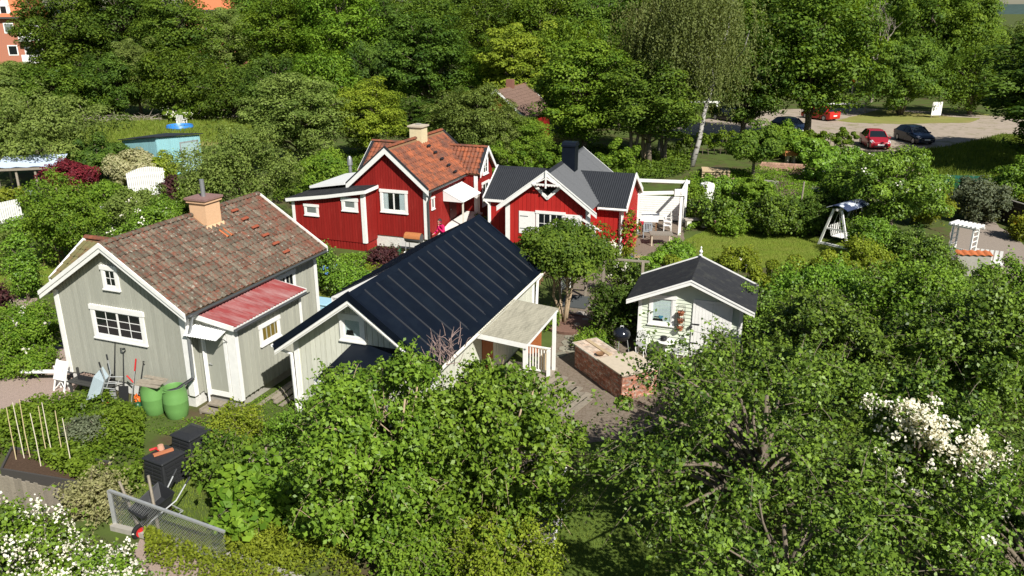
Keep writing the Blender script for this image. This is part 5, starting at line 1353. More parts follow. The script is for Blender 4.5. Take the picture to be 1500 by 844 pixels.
for i, (u0, u1) in enumerate((((-12.92, 18.38, 0.00), (-15.08, 21.71, 0.00)), ((-12.75, 18.45, 0.00), (-14.89, 21.80, 0.00)), ((-12.57, 18.42, 0.00), (-14.79, 21.84, 0.00)), ((-12.10, 18.06, 0.00), (-14.20, 21.32, 0.00)), ((-12.01, 18.25, 0.00), (-13.83, 21.11, 0.00)), ((-11.87, 18.25, 0.00), (-13.84, 21.28, 0.00)), ((-11.57, 18.19, 0.00), (-13.38, 21.11, 0.00)), ((-11.03, 17.61, 0.00), (-13.24, 21.07, 0.00)))):
    lab = ['leftmost', 'second', 'third', 'fourth', 'fifth', 'sixth', 'seventh', 'rightmost'][i]
    o = thing('bamboo_cane', f'{lab} of the eight tall bamboo canes, counted from the left, in the raised bed', 'cane', u0, 0, 'bamboo canes in the raised bed')
    o.location.z = 0.18
    MB().tube([(0, 0, 0), (-0.02 - 0.01 * (i % 3), 0.06, 0.75), (-0.03 - 0.03 * (i % 2), 0.12, 1.5 + 0.1 * (i % 3))], [0.013, 0.012, 0.010], 6).build('stalk', cane_m[i % 2], o)

# ------------------------------------------------------------------ pergola and patio
up = Vector((0, 0, 1))
pg = thing('white_pergola', 'white open pergola with slatted back screen over the patio', 'pergola', (0, 0, 0))
P4 = [Vector((6.55, 41.1, 0)), Vector((8.85, 41.3, 0)), Vector((9.65, 44.0, 0)), Vector((6.95, 44.5, 0))]
for i, p in enumerate(P4):
    if i == 0:
        continue
    MB().box(p.x - 0.07, p.x + 0.07, p.y - 0.07, p.y + 0.07, 0, 2.22).build('post', WHITE, pg)
MB().box(P4[0].x - 0.07, P4[0].x + 0.07, P4[0].y - 0.07, P4[0].y + 0.07, 0, 2.22).build('post', WHITE, pg)
for i in range(4):
    a_, b_ = P4[i] + up * 2.30, P4[(i + 1) % 4] + up * 2.30
    d_ = (b_ - a_).normalized() * 0.18
    MB().beam(a_ - d_ + up * (0.02 * (i % 2)), b_ + d_ + up * (0.02 * (i % 2)), 0.07, 0.17).build('beam', WHITE, pg)
MB().box(8.45, 9.05, 41.16, 41.22, 2.15, 2.50).build('end_plate', WHITE, pg)
for i in range(11):
    z = 0.15 + i * 0.125
    MB().beam(P4[3] + up * z, P4[2] + up * z, 0.02, 0.112).build('screen_slat', WHITE, pg)
for i in range(11):
    z = 0.15 + i * 0.125
    MB().beam(P4[2] + up * z, P4[2].lerp(P4[1], 0.35) + up * z, 0.02, 0.112).build('screen_slat', WHITE, pg)

def plain_table(name, label, loc, rz, w, d, h, top_m, leg_m, planks=0):
    o = thing(name, label, 'table', loc, rz)
    if planks:
        for i in range(planks):
            MB().box(-w / 2, w / 2, -d / 2 + i * d / planks, -d / 2 + (i + 1) * d / planks - 0.012, h - 0.04, h).build('plank', top_m, o)
    else:
        MB().box(-w / 2, w / 2, -d / 2, d / 2, h - 0.04, h).build('table_top', top_m, o)
    for sx_ in (-1, 1):
        for sy_ in (-1, 1):
            MB().box(sx_ * (w / 2 - 0.1) - 0.035, sx_ * (w / 2 - 0.1) + 0.035, sy_ * (d / 2 - 0.1) - 0.035, sy_ * (d / 2 - 0.1) + 0.035, 0, h - 0.04).build('leg', leg_m, o)
    return o
plain_table('patio_table', 'long white topped table under the pergola', (7.42, 42.2, 0), R(78), 1.9, 0.95, 0.76, WHITE, WOODBROWN)
def patio_chair(label, loc, rz, m):
    o = thing('patio_chair', label, 'chair', loc, rz, 'chairs around the patio table')
    MB().box(-0.23, 0.23, -0.22, 0.22, 0.43, 0.46).build('seat', m, o)
    for sx_ in (-1, 1):
        MB().box(sx_ * 0.2 - 0.02, sx_ * 0.2 + 0.02, -0.2, -0.16, 0, 0.64).build('leg', m, o)
        MB().box(sx_ * 0.2 - 0.02, sx_ * 0.2 + 0.02, 0.18, 0.22, 0, 0.92).build('leg', m, o)
        MB().box(sx_ * 0.22 - 0.025, sx_ * 0.22 + 0.025, -0.22, 0.22, 0.64, 0.665).build('armrest', m, o)
    for i in range(5):
        MB().box(-0.18 + i * 0.08, -0.14 + i * 0.08, 0.19, 0.21, 0.46, 0.90).build('back_slat', m, o)
    MB().box(-0.22, 0.22, 0.185, 0.215, 0.86, 0.93).build('top_rail', m, o)
    return o
GREYC = mat('grey_blue_chair', (0.30, 0.34, 0.36), 0.6)
patio_chair('grey patio chair at the near end of the white table', (7.05, 40.55, 0), R(170), GREYC)
patio_chair('grey patio chair on the cottage side of the white table', (6.55, 41.8, 0), R(90), GREYC)
patio_chair('white patio chair nearest the pergola post, right of the table', (8.30, 41.75, 0), R(-100), WHITE)
patio_chair('white patio chair in the shade, right of the far table end', (8.45, 42.7, 0), R(-95), WHITE)
plain_table('rustic_bench_table', 'low grey plank table on stone legs in front of the patio set', (7.55, 39.45, 0), R(-4), 1.15, 0.75, 0.62, mat('grey_beige_plank', (0.24, 0.215, 0.175), 0.85, var=0.2, objvar=0.1), SLABSTONE, 4)
def pot(label, loc, r_, h_, m=TERRA):
    o = thing('flowerpot', label, 'flowerpot', loc)
    MB().lathe([(0, 0), (r_ * 0.65, 0), (r_ * 0.95, h_ * 0.85), (r_, h_ * 0.85), (r_, h_), (r_ * 0.88, h_), (r_ * 0.85, h_ * 0.88), (0, h_ * 0.88)], 18).build('pot', m, o, smooth=True)
    return o
pot('tall terracotta pot with red flowers beside the red corner wall', (6.05, 39.1, 0), 0.26, 0.62)
o = thing('tray_stand', 'low barrow shaped tray of bulbs at the patio edge', 'tray', (6.14, 36.04, 0.00), R(-15))
MB().box(-0.42, 0.42, -0.25, 0.25, 0.28, 0.31).box(-0.44, -0.42, -0.25, 0.25, 0.28, 0.40).box(0.42, 0.44, -0.25, 0.25, 0.28, 0.40).box(-0.44, 0.44, -0.27, -0.25, 0.28, 0.40).box(-0.44, 0.44, 0.25, 0.27, 0.28, 0.40).build('box', WOODGREY, o)
MB().box(-0.41, 0.41, -0.24, 0.24, 0.31, 0.36).build('contents', mat('mixed_bulbs', (0.42, 0.27, 0.15), 0.9, var=0.5, scale=25, bump=0.8), o)
for sx_ in (-0.36, 0.36):
    MB().box(sx_ - 0.03, sx_ + 0.03, -0.2, 0.2, 0, 0.28).build('leg', BLACKIRON, o)
o = thing('blue_bucket', 'dark blue bucket beside the bulb tray on the patio', 'bucket', (5.73, 36.25, 0.00))
MB().lathe([(0, 0), (0.15, 0), (0.19, 0.30), (0.17, 0.30), (0, 0.04)], 16).build('pail', mat('dark_blue', (0.02, 0.06, 0.16), 0.5), o, smooth=True)
o = thing('stone_bench', 'small stone bench on two blocks at the lawn edge', 'bench', (10.13, 42.93, 0.00), R(6))
MB().box(-0.72, 0.72, -0.22, 0.22, 0.42, 0.50).build('seat', mat('weathered_stone', (0.36, 0.32, 0.27), 0.9, var=0.2), o, bevel=0.02)
for sx_ in (-0.48, 0.42):
    MB().box(sx_ - 0.12, sx_ + 0.12, -0.18, 0.18, 0, 0.42).build('leg', OFFWHITE, o)
o = thing('white_tank', 'tall white plastic tank among the perennials', 'tank', (11.97, 48.71, 0.00))
MB().lathe([(0, 0), (0.42, 0), (0.44, 0.05), (0.44, 1.15), (0.40, 1.24), (0, 1.26)], 24).build('drum', WHITE, o, smooth=True)
MB().lathe([(0.2, 1.26), (0.2, 1.31), (0, 1.31)], 14).build('lid', WHITE, o)

# timber trellis gate frame and white lattice near the small tree
tf = thing('timber_trellis_frame', 'weathered timber frame gate with posts and top rail behind the counter', 'trellis', (0, 0, 0))
ps = [Vector((2.98, 30.83, 0.00)), Vector((3.64, 30.51, 0.00)), Vector((5.14, 30.20, 0.00))]
for p in ps:
    MB().box(p.x - 0.055, p.x + 0.055, p.y - 0.055, p.y + 0.055, 0, 1.95).build('post', WOODGREY, tf)
MB().beam(ps[0] + up * 1.97 + Vector((-0.3, 0.02, 0)), ps[2] + up * 1.95 + Vector((0.25, 0, 0)), 0.12, 0.06).build('top_rail', WOODGREY, tf)
lt = thing('white_lattice', 'white painted lattice panel beside the small pale trunked tree', 'trellis', Vector((2.47, 31.16, 0.00)) + Vector((-0.2, 1.2, 0)), R(62))
for s_ in (-1, 1):
    for i in range(-4, 9):
        a0 = max(0.0, i * 0.22) if s_ > 0 else max(0.0, i * 0.22)
        p0_, p1_ = Vector((i * 0.22 - 0.4, 0.015 * s_, 0.1)), Vector((i * 0.22 - 0.4 + s_ * 1.75, 0.015 * s_, 1.85))
        # clip to the panel width
        def cl(p, q):
            t0, t1 = 0.0, 1.0
            dx = q.x - p.x
            for lim, sg in ((-0.45, 1), (0.45, -1)):
                f0, f1 = sg * (p.x - lim), sg * (q.x - lim)
                if f0 < 0 and f1 < 0: return None
                if f0 < 0: t0 = max(t0, f0 / (f0 - f1))
                if f1 < 0: t1 = min(t1, f0 / (f0 - f1))
            return (p.lerp(q, t0), p.lerp(q, t1)) if t1 > t0 + 0.02 else None
        seg = cl(p0_, p1_)
        if seg:
            MB().beam(seg[0], seg[1], 0.012, 0.035, (0, 1, 0)).build('lath', WHITE, lt)
MB().box(-0.49, -0.45, -0.03, 0.03, 0, 1.95).box(0.45, 0.49, -0.03, 0.03, 0, 1.95).box(-0.45, 0.45, -0.03, 0.03, 1.85, 1.92).build('frame', WHITE, lt)
o = thing('dark_trapdoor', 'dark slanted hatch on the ground under the timber frame', 'hatch', (2.59, 30.51, 0.00), R(-20))
MB().prism([(-0.55, -0.3, 0), (-0.55, 0.4, 0), (-0.55, 0.4, 0.32), (-0.55, -0.3, 0.05)][::-1], (1.0, 0, 0)).build('lid', mat('dark_slate', (0.06, 0.065, 0.065), 0.7), o)
for i, px in enumerate(((3.24, 30.35, 0.00), (3.91, 30.20, 0.00), (4.23, 30.20, 0.00), (3.43, 29.58, 0.00), (2.73, 29.51, 0.00), (2.94, 28.85, 0.00), (2.45, 28.28, 0.00))):
    o = MB().lathe([(0, -0.06), (0.22, -0.02), (0.24, 0.05), (0.16, 0.12), (0, 0.14)], 7).build('field_stone', STONE); o.location = px; o.rotation_euler = (0, 0, i * 1.3); o.scale = (1 + 0.3 * (i % 3), 0.8, 0.8)
    tag(o, ['pale flat stone between the posts of the timber frame', 'pale stone right of the middle timber post', 'pale stone furthest right under the timber rail', 'grey stone in front of the middle timber post', 'grey stone left of the timber frame foot', 'grey stone nearest the small tree trunk', 'grey stone on the path beside the tree bed'][i], 'stone', 'stones at the timber frame')
dk = structure('deck', MB().add([(1.3, 21.0, 0.03), (2.4, 22.4, 0.03), (1.5, 23.6, 0.03), (0.4, 22.2, 0.03)], [(0, 1, 2, 3)]), SOIL)
for i in range(9):
    o = MB().box(-0.95, 0.95, -0.106, 0.106, 0, 0.04).build('plank', WOODGREY, dk)
    t = i / 8
    o.location = (1.00 + t * 0.85 + 0.10 * (i % 2), 22.95 - t * 1.55 + 0.15 * (i % 2), 0.05); o.rotation_euler = (0, 0, R(56 + rnd.uniform(-2, 2)))
o = structure('tree_bed', MB().lathe([(0.95, 0.0), (0.98, 0.12), (0.92, 0.13), (0.90, 0.08), (0, 0.10)], 28, (2.15, 28.35, 0), cap=False), mat('rusty_bed_edge', (0.17, 0.095, 0.07), 0.9, var=0.3))
for i in range(16):
    p = Vector((2.57, 28.15, 0.00)).lerp(Vector((1.89, 25.61, 0.00)), i / 15)
    o = MB().lathe([(0, 0.0), (0.26, 0.0), (0.25, 0.03), (0, 0.032)], 6).build('flagstone', FLAG, bpy.data.objects['gravel_yard']); o.location = (p.x + 0.28 * (i % 3) - 0.2, p.y, 0.0); o.rotation_euler = (0, 0, i * 0.9); o.scale = (0.9 + 0.2 * (i % 2), 0.75, 1)

# ------------------------------------------------------------------ garden swing, arch, dark fence, container
sw = thing('garden_swing', 'white timber garden swing with dark patterned canopy on the round lawn', 'swing', (16.85, 39.5, 0), R(40)); sw.scale = (1.15, 1.15, 1.12)
for sx_ in (-0.85, 0.85):
    for sy_ in (-0.55, 0.55):
        MB().beam((sx_, sy_ * 1.25, 0), (sx_, sy_ * 0.32, 1.75), 0.09, 0.07, (1, 0, 0)).build('leg', WHITE, sw)
    MB().beam((sx_, -0.66, 0.12), (sx_, 0.66, 0.12), 0.06, 0.10).beam((sx_, -0.42, 0.85), (sx_, 0.42, 0.85), 0.05, 0.08).build('cross_bar', WHITE, sw)
MB().beam((-0.95, 0, 1.75), (0.95, 0, 1.75), 0.09, 0.09).build('top_beam', WHITE, sw)
for i in range(5):
    MB().box(-0.68, 0.68, -0.25 + i * 0.1, -0.17 + i * 0.1, 0.46, 0.485).build('seat_slat', WHITE, sw)
for i in range(9):
    MB().beam((-0.62 + i * 0.155, 0.27, 0.48), (-0.62 + i * 0.155, 0.38, 0.95), 0.05, 0.02, (0, 1, 0)).build('back_slat', WHITE, sw)
for sx_ in (-0.7, 0.7):
    MB().tube([(sx_, -0.2, 0.5), (sx_, 0, 1.72)], 0.01).tube([(sx_, 0.3, 0.6), (sx_, 0, 1.72)], 0.01).build('chain', STEEL, sw)
CAN = mat('navy_patterned_cloth', (0.035, 0.05, 0.10), 0.8, 0.2, var=0.1, scale=2.5, col2=(0.55, 0.60, 0.66), fac=(0.50, 0.56))
cm = MB(); vs_ = []
for j in range(9):
    t = j / 8
    for x in (-0.95, 0.95):
        vs_.append((x, -0.48 + 0.96 * t, 1.80 + 0.16 * math.sin(PI * t)))
cm.add(vs_ + [(x, y, z - 0.03) for x, y, z in vs_], [(2 * j, 2 * j + 1, 2 * j + 3, 2 * j + 2) for j in range(8)] + [(18 + 2 * j, 18 + 2 * j + 2, 18 + 2 * j + 3, 18 + 2 * j + 1) for j in range(8)] + [(0, 18, 19, 1), (16, 17, 35, 34)] + [(2 * j, 2 * j + 2, 20 + 2 * j, 18 + 2 * j) for j in range(8)] + [(2 * j + 1, 19 + 2 * j, 21 + 2 * j, 2 * j + 3) for j in range(8)])
cm.build('canopy', CAN, sw)
ar = thing('white_rose_arch', 'white slatted rose arch with gate at the grey path', 'arch', (21.0, 36.1, 0), R(-52)); ar.scale = (0.72, 0.9, 0.86)
for sx_ in (-0.62, 0.62):
    for sy_ in (-0.3, 0.3):
        MB().box(sx_ - 0.045, sx_ + 0.045, sy_ - 0.045, sy_ + 0.045, 0, 2.15).build('post', WHITE, ar)
    for i in range(7):
        MB().box(sx_ - 0.015, sx_ + 0.015, -0.3, 0.3, 0.25 + i * 0.28, 0.30 + i * 0.28).build('side_slat', WHITE, ar)
for i in range(7):
    MB().box(-0.85 + i * 0.26, -0.72 + i * 0.26, -0.48, 0.48, 2.2, 2.30).build('top_slat', WHITE, ar)
for sy_ in (-0.3, 0.3):
    MB().box(-0.95, 0.95, sy_ - 0.03, sy_ + 0.03, 2.10, 2.20).build('top_beam', WHITE, ar)
gt = MB().box(-0.56, 0.56, -0.33, -0.30, 0.2, 0.27).box(-0.56, 0.56, -0.33, -0.30, 0.75, 0.82).build('gate', WHITE, ar)
for i in range(8):
    MB().box(-0.55 + i * 0.14, -0.45 + i * 0.14, -0.36, -0.332, 0.1, 0.98).build('picket', WHITE, gt)
wb = thing('white_bench', 'white slatted bench back beside the rose arch', 'bench', (21.7, 35.1, 0), R(-30))
for i in range(6):
    MB().box(-0.55 + i * 0.19, -0.42 + i * 0.19, 0.18, 0.21, 0.4, 0.95).build('back_slat', WHITE, wb)
MB().box(-0.6, 0.6, -0.25, 0.2, 0.40, 0.44).build('seat', WHITE, wb)
for sx_ in (-0.5, 0.5):
    MB().box(sx_ - 0.04, sx_ + 0.04, -0.22, -0.14, 0, 0.40).build('leg', WHITE, wb)
tr2 = thing('orange_tile_canopy', 'row of orange clay tiles topping a low wall below the arch', 'tile roof', (20.59, 34.30, 0.00), R(-6))
for i in range(5):
    vs_, fs_ = tile_mesh(0.3, 0.42)
    t_ = MB().add(vs_, fs_).build('tile', TILEN, tr2, smooth=True); t_.matrix_local = Matrix.Translation((-0.75 + i * 0.3, 0, 0.95)) @ Matrix.Rotation(R(18), 4, 'X')
MB().box(-0.72, 0.72, 0.05, 0.25, 0, 0.98).build('low_wall', GREYCONC, tr2)
df = thing('dark_plank_fence', 'dark brown plank fence along the grey path at the right edge', 'fence', (0, 0, 0))
A_, B_ = Vector((27.3, 46.9, 0)), Vector((28.6, 38.2, 0)); d_ = (B_ - A_).normalized(); Lp = (B_ - A_).length
FW = mat('dark_brown_fence_wood', (0.055, 0.042, 0.032), 0.85, var=0.3, objvar=0.2)
for i in range(int(Lp / 0.14)):
    a_ = A_ + d_ * (i * 0.14)
    MB().beam(a_, a_ + up * (1.25 + rnd.uniform(-0.02, 0.02)), 0.13, 0.025, d_.cross(up)).build('picket', FW, df)
for z in (0.3, 1.0):
    MB().beam(A_ + up * z + d_.cross(up) * 0.04, B_ + up * z + d_.cross(up) * 0.04, 0.04, 0.09).build('rail', FW, df)
MB().beam(A_ + up * 1.29, B_ + up * 1.29, 0.16, 0.03).build('cap_rail', mat('grey_cap', (0.20, 0.18, 0.16), 0.85), df)
gc = thing('green_container', 'dark green metal waste container with a white label', 'container', (28.3, 50.5, 0), R(-8))
CG = mat('container_green', (0.012, 0.10, 0.055), 0.45, 0.4, var=0.1)
bd = MB().add([(-1.3, -0.6, 0.15), (1.3, -0.6, 0.15), (1.3, 0.6, 0.15), (-1.3, 0.6, 0.15), (-1.5, -0.8, 1.15), (1.5, -0.8, 1.15), (1.5, 0.8, 1.15), (-1.5, 0.8, 1.15)], [(3, 2, 1, 0), (4, 5, 6, 7), (0, 1, 5, 4), (1, 2, 6, 5), (2, 3, 7, 6), (3, 0, 4, 7)]).build('body', CG, gc)
MB().box(-1.55, 1.55, -0.86, 0.86, 1.15, 1.23).build('lid', CG, gc)
for i in range(5):
    MB().beam((-1.2 + i * 0.6, -0.62, 0.2), (-1.35 + i * 0.67, -0.84, 1.13), 0.06, 0.05, (0, 1, 0)).build('rib', CG, gc)
MB().box(-0.2, 0.55, -0.80, -0.775, 0.72, 0.92).build('label_plate', WHITE, gc)
for sx_ in (-1.1, 1.1):
    MB().lathe([(0, -0.04), (0.09, -0.04), (0.09, 0.04), (0, 0.04)], 12, (sx_, -0.5, 0.09), M=Matrix.Rotation(R(90), 4, 'X')).build('wheel', RUBBER, gc)

# ------------------------------------------------------------------ terraces behind the perennials
for i, (a_, b_, hh, m_, lab) in enumerate((((18.52, 59.97, 0.00), (21.63, 58.89, 0.00), 0.55, BRICK, 'low salmon brick terrace wall behind the vegetable beds'), ((16.26, 54.93, 0.00), (18.09, 54.02, 0.00), 0.3, GREYCONC, 'pale concrete bed edge beside the bare earth'), ((13.63, 50.63, 0.00), (15.02, 50.43, 0.00), 0.3, GREYCONC, 'pale concrete bed edge nearest the perennials'))):
    o = thing('terrace_wall', lab, 'wall', (0, 0, 0))
    a_, b_ = Vector(a_), Vector(b_)
    if i == 0:
        n_ = 16
        for r_ in range(4):
            for c_ in range(n_):
                p0_, p1_ = a_.lerp(b_, (c_ + 0.5 * (r_ % 2)) / (n_ + 0.5)), a_.lerp(b_, (c_ + 0.94 + 0.5 * (r_ % 2)) / (n_ + 0.5))
                MB().beam(p0_ + up * (0.07 + r_ * 0.135), p1_ + up * (0.07 + r_ * 0.135), 0.3 + 0.03 * rnd.random(), 0.125).build('brick', mat('salmon_stone', (0.47, 0.28, 0.20), 0.9, var=0.25, objvar=0.2), o)
    else:
        MB().beam(a_ + up * hh / 2, b_ + up * hh / 2, 0.15, hh).build('edge_beam', m_, o)
for i, (p, lab) in enumerate((((21.75, 62.82, 0.00), 'orange wooden planter box standing on the brick terrace'), ((24.63, 62.23, 0.00), 'small orange wooden box right of the brick terrace'))):
    o = thing('planter_box', lab, 'planter', p, 0.1)
    w_ = 0.55 - 0.2 * i
    MB().box(-w_, w_, -0.25, 0.25, 0.55, 0.85).box(-w_ + 0.04, w_ - 0.04, -0.21, 0.21, 0.85, 0.87).build('box', mat('orange_wood', (0.47, 0.20, 0.07), 0.75, var=0.2), o)
    MB().box(-w_ * 0.6, -w_ * 0.3, -0.2, 0.2, 0, 0.55).box(w_ * 0.3, w_ * 0.6, -0.2, 0.2, 0, 0.55).build('stone_foot', SLABSTONE, o)
o = thing('stacked_pallet', 'stack of pale sawn planks under the trees by the birch', 'plank stack', (14.34, 56.36, 0.00), R(-10))
for i in range(4):
    MB().box(-0.95, 0.95, -0.7, 0.7, 0.12 + i * 0.16, 0.22 + i * 0.16).build('plank', WOODPALE, o)
    MB().box(-0.8, -0.7, -0.65, 0.65, i * 0.16, 0.12 + i * 0.16).box(0.7, 0.8, -0.65, 0.65, i * 0.16, 0.12 + i * 0.16).build('bearer', WOODBROWN, o)
o = thing('leaning_post', 'thin pale post standing by the bare earth terrace', 'post', (17.58, 47.98, 0.00)); MB().tube([(0, 0, 0), (0.03, 0, 1.5)], 0.05).build('pole', WOODGREY, o)

# ------------------------------------------------------------------ things behind the grey cottage
def picket_run(label, a_, b_, h_, cat='fence', top=None, m=WHITE, sp=0.13):
    o = thing('white_picket_fence', label, cat, (0, 0, 0))
    a_, b_ = Vector(a_), Vector(b_); d_ = (b_ - a_).normalized(); L_ = (b_ - a_).length
    for z in (h_ * 0.25, h_ * 0.75):
        MB().beam(a_ + up * z + d_.cross(up) * -0.03, b_ + up * z + d_.cross(up) * -0.03, 0.03, 0.07).build('rail', m, o)
    for i in range(int(L_ / sp)):
        p = a_ + d_ * (i * sp + sp / 2); hh = h_ if not top else top(i / (L_ / sp)) * h_
        MB().beam(p, p + up * hh, sp * 0.78, 0.022, d_.cross(up)).build('picket', m, o)
    return o
picket_run('white picket fence at the far left edge below the pavilion', (-29.28, 41.23, 0.00), (-27.74, 44.60, 0.00), 1.25)
picket_run('tall white board screen with arched top behind the elder bush', (-24.02, 49.65, 0.00), (-22.43, 51.65, 0.00), 1.9, 'screen', lambda t: 0.88 + 0.12 * math.sin(PI * min(1, t * 1.1)))
picket_run('short white board screen half hidden by the leafy fruit tree', (-25.01, 47.44, 0.00), (-23.53, 46.57, 0.00), 1.1, 'screen')
picket_run('white picket gate low behind the leafy fruit tree', (-23.09, 44.14, 0.00), (-21.65, 43.68, 0.00), 0.9, 'gate')
def slat_chair(name, label, loc, rz, m):
    o = thing(name, label, 'chair', loc, rz)
    for i in range(5):
        MB().box(-0.28, 0.28, -0.28 + i * 0.11, -0.20 + i * 0.11, 0.36 - i * 0.02, 0.385 - i * 0.02).build('seat_slat', m, o)
        MB().beam((-0.26 + i * 0.13, 0.22, 0.28), (-0.26 + i * 0.13, 0.42, 1.02), 0.09, 0.02, (0, 1, 0)).build('back_slat', m, o)
    for sx_ in (-1, 1):
        MB().box(sx_ * 0.33 - 0.03, sx_ * 0.33 + 0.03, -0.32, -0.26, 0, 0.60).build('leg', m, o)
        MB().box(sx_ * 0.33 - 0.03, sx_ * 0.33 + 0.03, 0.25, 0.31, 0, 0.60).build('leg', m, o)
        MB().box(sx_ * 0.33 - 0.06, sx_ * 0.33 + 0.06, -0.36, 0.38, 0.60, 0.63).build('armrest', m, o)
    return o
slat_chair('slatted_armchair', 'brown slatted wooden armchair on the left lawn', (-21.61, 36.36, 0.00), R(12), mat('brown_teak', (0.27, 0.175, 0.09), 0.8, var=0.2))  # mid brown wood with slight tone noise
slat_chair('green_armchair', 'pale green slatted metal chair beside the picket fence', (-29.17, 47.98, 0.00), R(-150), mat('pale_green_metal', (0.36, 0.45, 0.40), 0.6))
pv = thing('garden_pavilion', 'timber pavilion with pale blue tarpaulin roof at the left edge', 'pavilion', (-31.4, 52.0, 0), R(14))
for x in (-1.6, -0.5, 0.6, 1.7):
    MB().box(x - 0.06, x + 0.06, -0.9, -0.78, 0, 1.62).build('post', WOODGREY, pv)
for x in (-1.6, 1.7):
    MB().box(x - 0.06, x + 0.06, 1.4, 1.52, 0, 1.9).build('post', WOODGREY, pv)
MB().box(-1.9, 2.0, -1.05, -0.70, 1.62, 1.72).build('eaves_beam', WOODGREY, pv)
tb = MB(); vs_ = []
for i in range(13):
    for j in range(5):
        vs_.append((-1.8 + i * 0.32, -0.6 + j * 0.56, 1.76 + j * 0.10 + 0.03 * math.sin(i * 1.9 + j)))
tb.add(vs_ + [(x, y, z - 0.02) for x, y, z in vs_], [(5 * i + j, 5 * i + 5 + j, 5 * i + 6 + j, 5 * i + 1 + j) for i in range(12) for j in range(4)] + [(65 + 5 * i + j, 65 + 5 * i + 1 + j, 65 + 5 * i + 6 + j, 65 + 5 * i + 5 + j) for i in range(12) for j in range(4)])
tb.build('tarpaulin_roof', mat('pale_blue_tarp', (0.50, 0.58, 0.72), 0.6, 0.3, var=0.1), pv, smooth=True)
o = thing('iron_cauldron', 'dark round cauldron standing in the pavilion', 'cauldron', (-30.9, 50.4, 0)); MB().lathe([(0, 0), (0.25, 0.05), (0.38, 0.3), (0.36, 0.55), (0.32, 0.56), (0, 0.45)], 18).build('pot', BLACKIRON, o, smooth=True)
o = thing('blue_paddling_pool', 'bright blue paddling pool in the meadow', 'pool', (-33.07, 81.05, 0.00)); o.scale = (1.25, 1.25, 1.6); MB().lathe([(0, 0.02), (0.95, 0.02), (1.05, 0.16), (0.98, 0.30), (0.90, 0.16), (0.85, 0.05), (0, 0.05)], 24).build('basin', BLUE, o, smooth=True)
o = slat_chair('white_plastic_chair', 'white plastic chair behind the blue paddling pool', Vector((-33.83, 83.54, 0.00)), R(180), WHITE); o.scale = (1.15, 1.15, 1.15)
def brush_pile(label, px, L_, seed):
    rr = random.Random(seed); o = thing('brush_pile', label, 'brush pile', px)
    mb = MB()
    for i in range(130):
        a_ = Vector((rr.uniform(-L_, L_), rr.uniform(-0.8, 0.8), rr.uniform(0, 0.7) * (1 - 0.5 * rr.random()))); dd = Vector((rr.gauss(0, 1), rr.gauss(0, 0.5), rr.gauss(0, 0.25))).normalized() * rr.uniform(0.8, 2.2)
        mb.tube([a_, a_ + dd * 0.5 + Vector((0, 0, 0.08)), a_ + dd], [0.035, 0.03, 0.012], 4)
    mb.build('branches', TWIG, o)
brush_pile('long pile of cut branches at the left back of the meadow', (-40.90, 87.28, 0.00), 5.5, 5)
brush_pile('pile of grey cut branches right of the blue pool', (-31.06, 88.41, 0.00), 6.0, 6)

for i in range(6):
    o = MB().box(-1.4 + 0.2 * (i % 3), 1.3, -0.07, 0.07, 0, 0.035).build('old_board', WOODGREY)
    c0, s0 = math.cos(R(-20.7)), math.sin(R(-20.7)); lx, ly = 6.62 + 0.16 * i, 2.1 + 0.25 * (i % 2)
    o.location = (-14.08 + lx * c0 - ly * s0, 23.44 + lx * s0 + ly * c0, 0.03 + 0.04 * (i % 2)); o.rotation_euler = (0, 0, R(69.3 + rnd.uniform(-4, 4)))
    tag(o, f"{['first', 'second', 'third', 'fourth', 'fifth', 'sixth'][i]} old grey board from the porch wall, lying on the ground", 'board', 'old boards beside the porch')
# ------------------------------------------------------------------ between the houses
o = thing('oval_white_chair', 'white oval backed swivel chair behind the grey cottage', 'chair', (-8.1, 32.6, 0), R(115))
ob = MB()
for (zz, rx) in ((0.55, 0.16), (0.75, 0.24), (0.95, 0.25), (1.15, 0.2), (1.25, 0.08)):
    pass
ob.add([(0.25 * math.cos(t), 0.22 + 0.05 * math.cos(t) ** 2 - 0.02 * k_, 0.90 + 0.36 * math.sin(t)) for k_ in (0, 1) for t in [2 * PI * j / 18 for j in range(18)]], [tuple(range(18))[::-1], tuple(range(18, 36))] + [(j, (j + 1) % 18, (j + 1) % 18 + 18, j + 18) for j in range(18)])
ob.build('backrest', WHITE, o, smooth=True)
MB().lathe([(0, 0.42), (0.24, 0.42), (0.26, 0.46), (0.24, 0.50), (0, 0.51)], 18).build('cushion', BLACKPLASTIC, o, smooth=True)
for i in range(4):
    t = i * PI / 2 + 0.5
    MB().tube([(0, 0, 0.30), (0.18 * math.cos(t), 0.18 * math.sin(t), 0.18), (0.34 * math.cos(t), 0.34 * math.sin(t), 0.0)], 0.02).build('leg', WHITE, o)
MB().tube([(0, 0, 0.28), (0, 0, 0.44)], 0.03).build('stem', WHITE, o)
o = thing('light_blue_crate', 'light blue plastic storage box behind the grey cottage wall', 'box', (-7.55, 29.6, 0), R(-20))
MB().box(-0.55, 0.55, -0.35, 0.35, 0, 0.5).build('box', LIGHTBLUE, o, bevel=0.06); MB().box(-0.58, 0.58, -0.38, 0.38, 0.5, 0.58).build('lid', LIGHTBLUE, o, bevel=0.03)
bq = thing('barrel_barbecue', 'rust topped charcoal barbecue on a wheeled steel stand by the red wall', 'barbecue', (-4.75, 37.65, 0), R(-20))
MB().lathe([(0.0, -0.42), (0.22, -0.42), (0.24, -0.38), (0.24, 0.38), (0.22, 0.42), (0, 0.42)], 18, (0, 0, 0.86), M=Matrix.Rotation(R(90), 4, 'Y')).build('drum', mat('grey_black_steel', (0.07, 0.07, 0.072), 0.5, 0.4), bq, smooth=True)
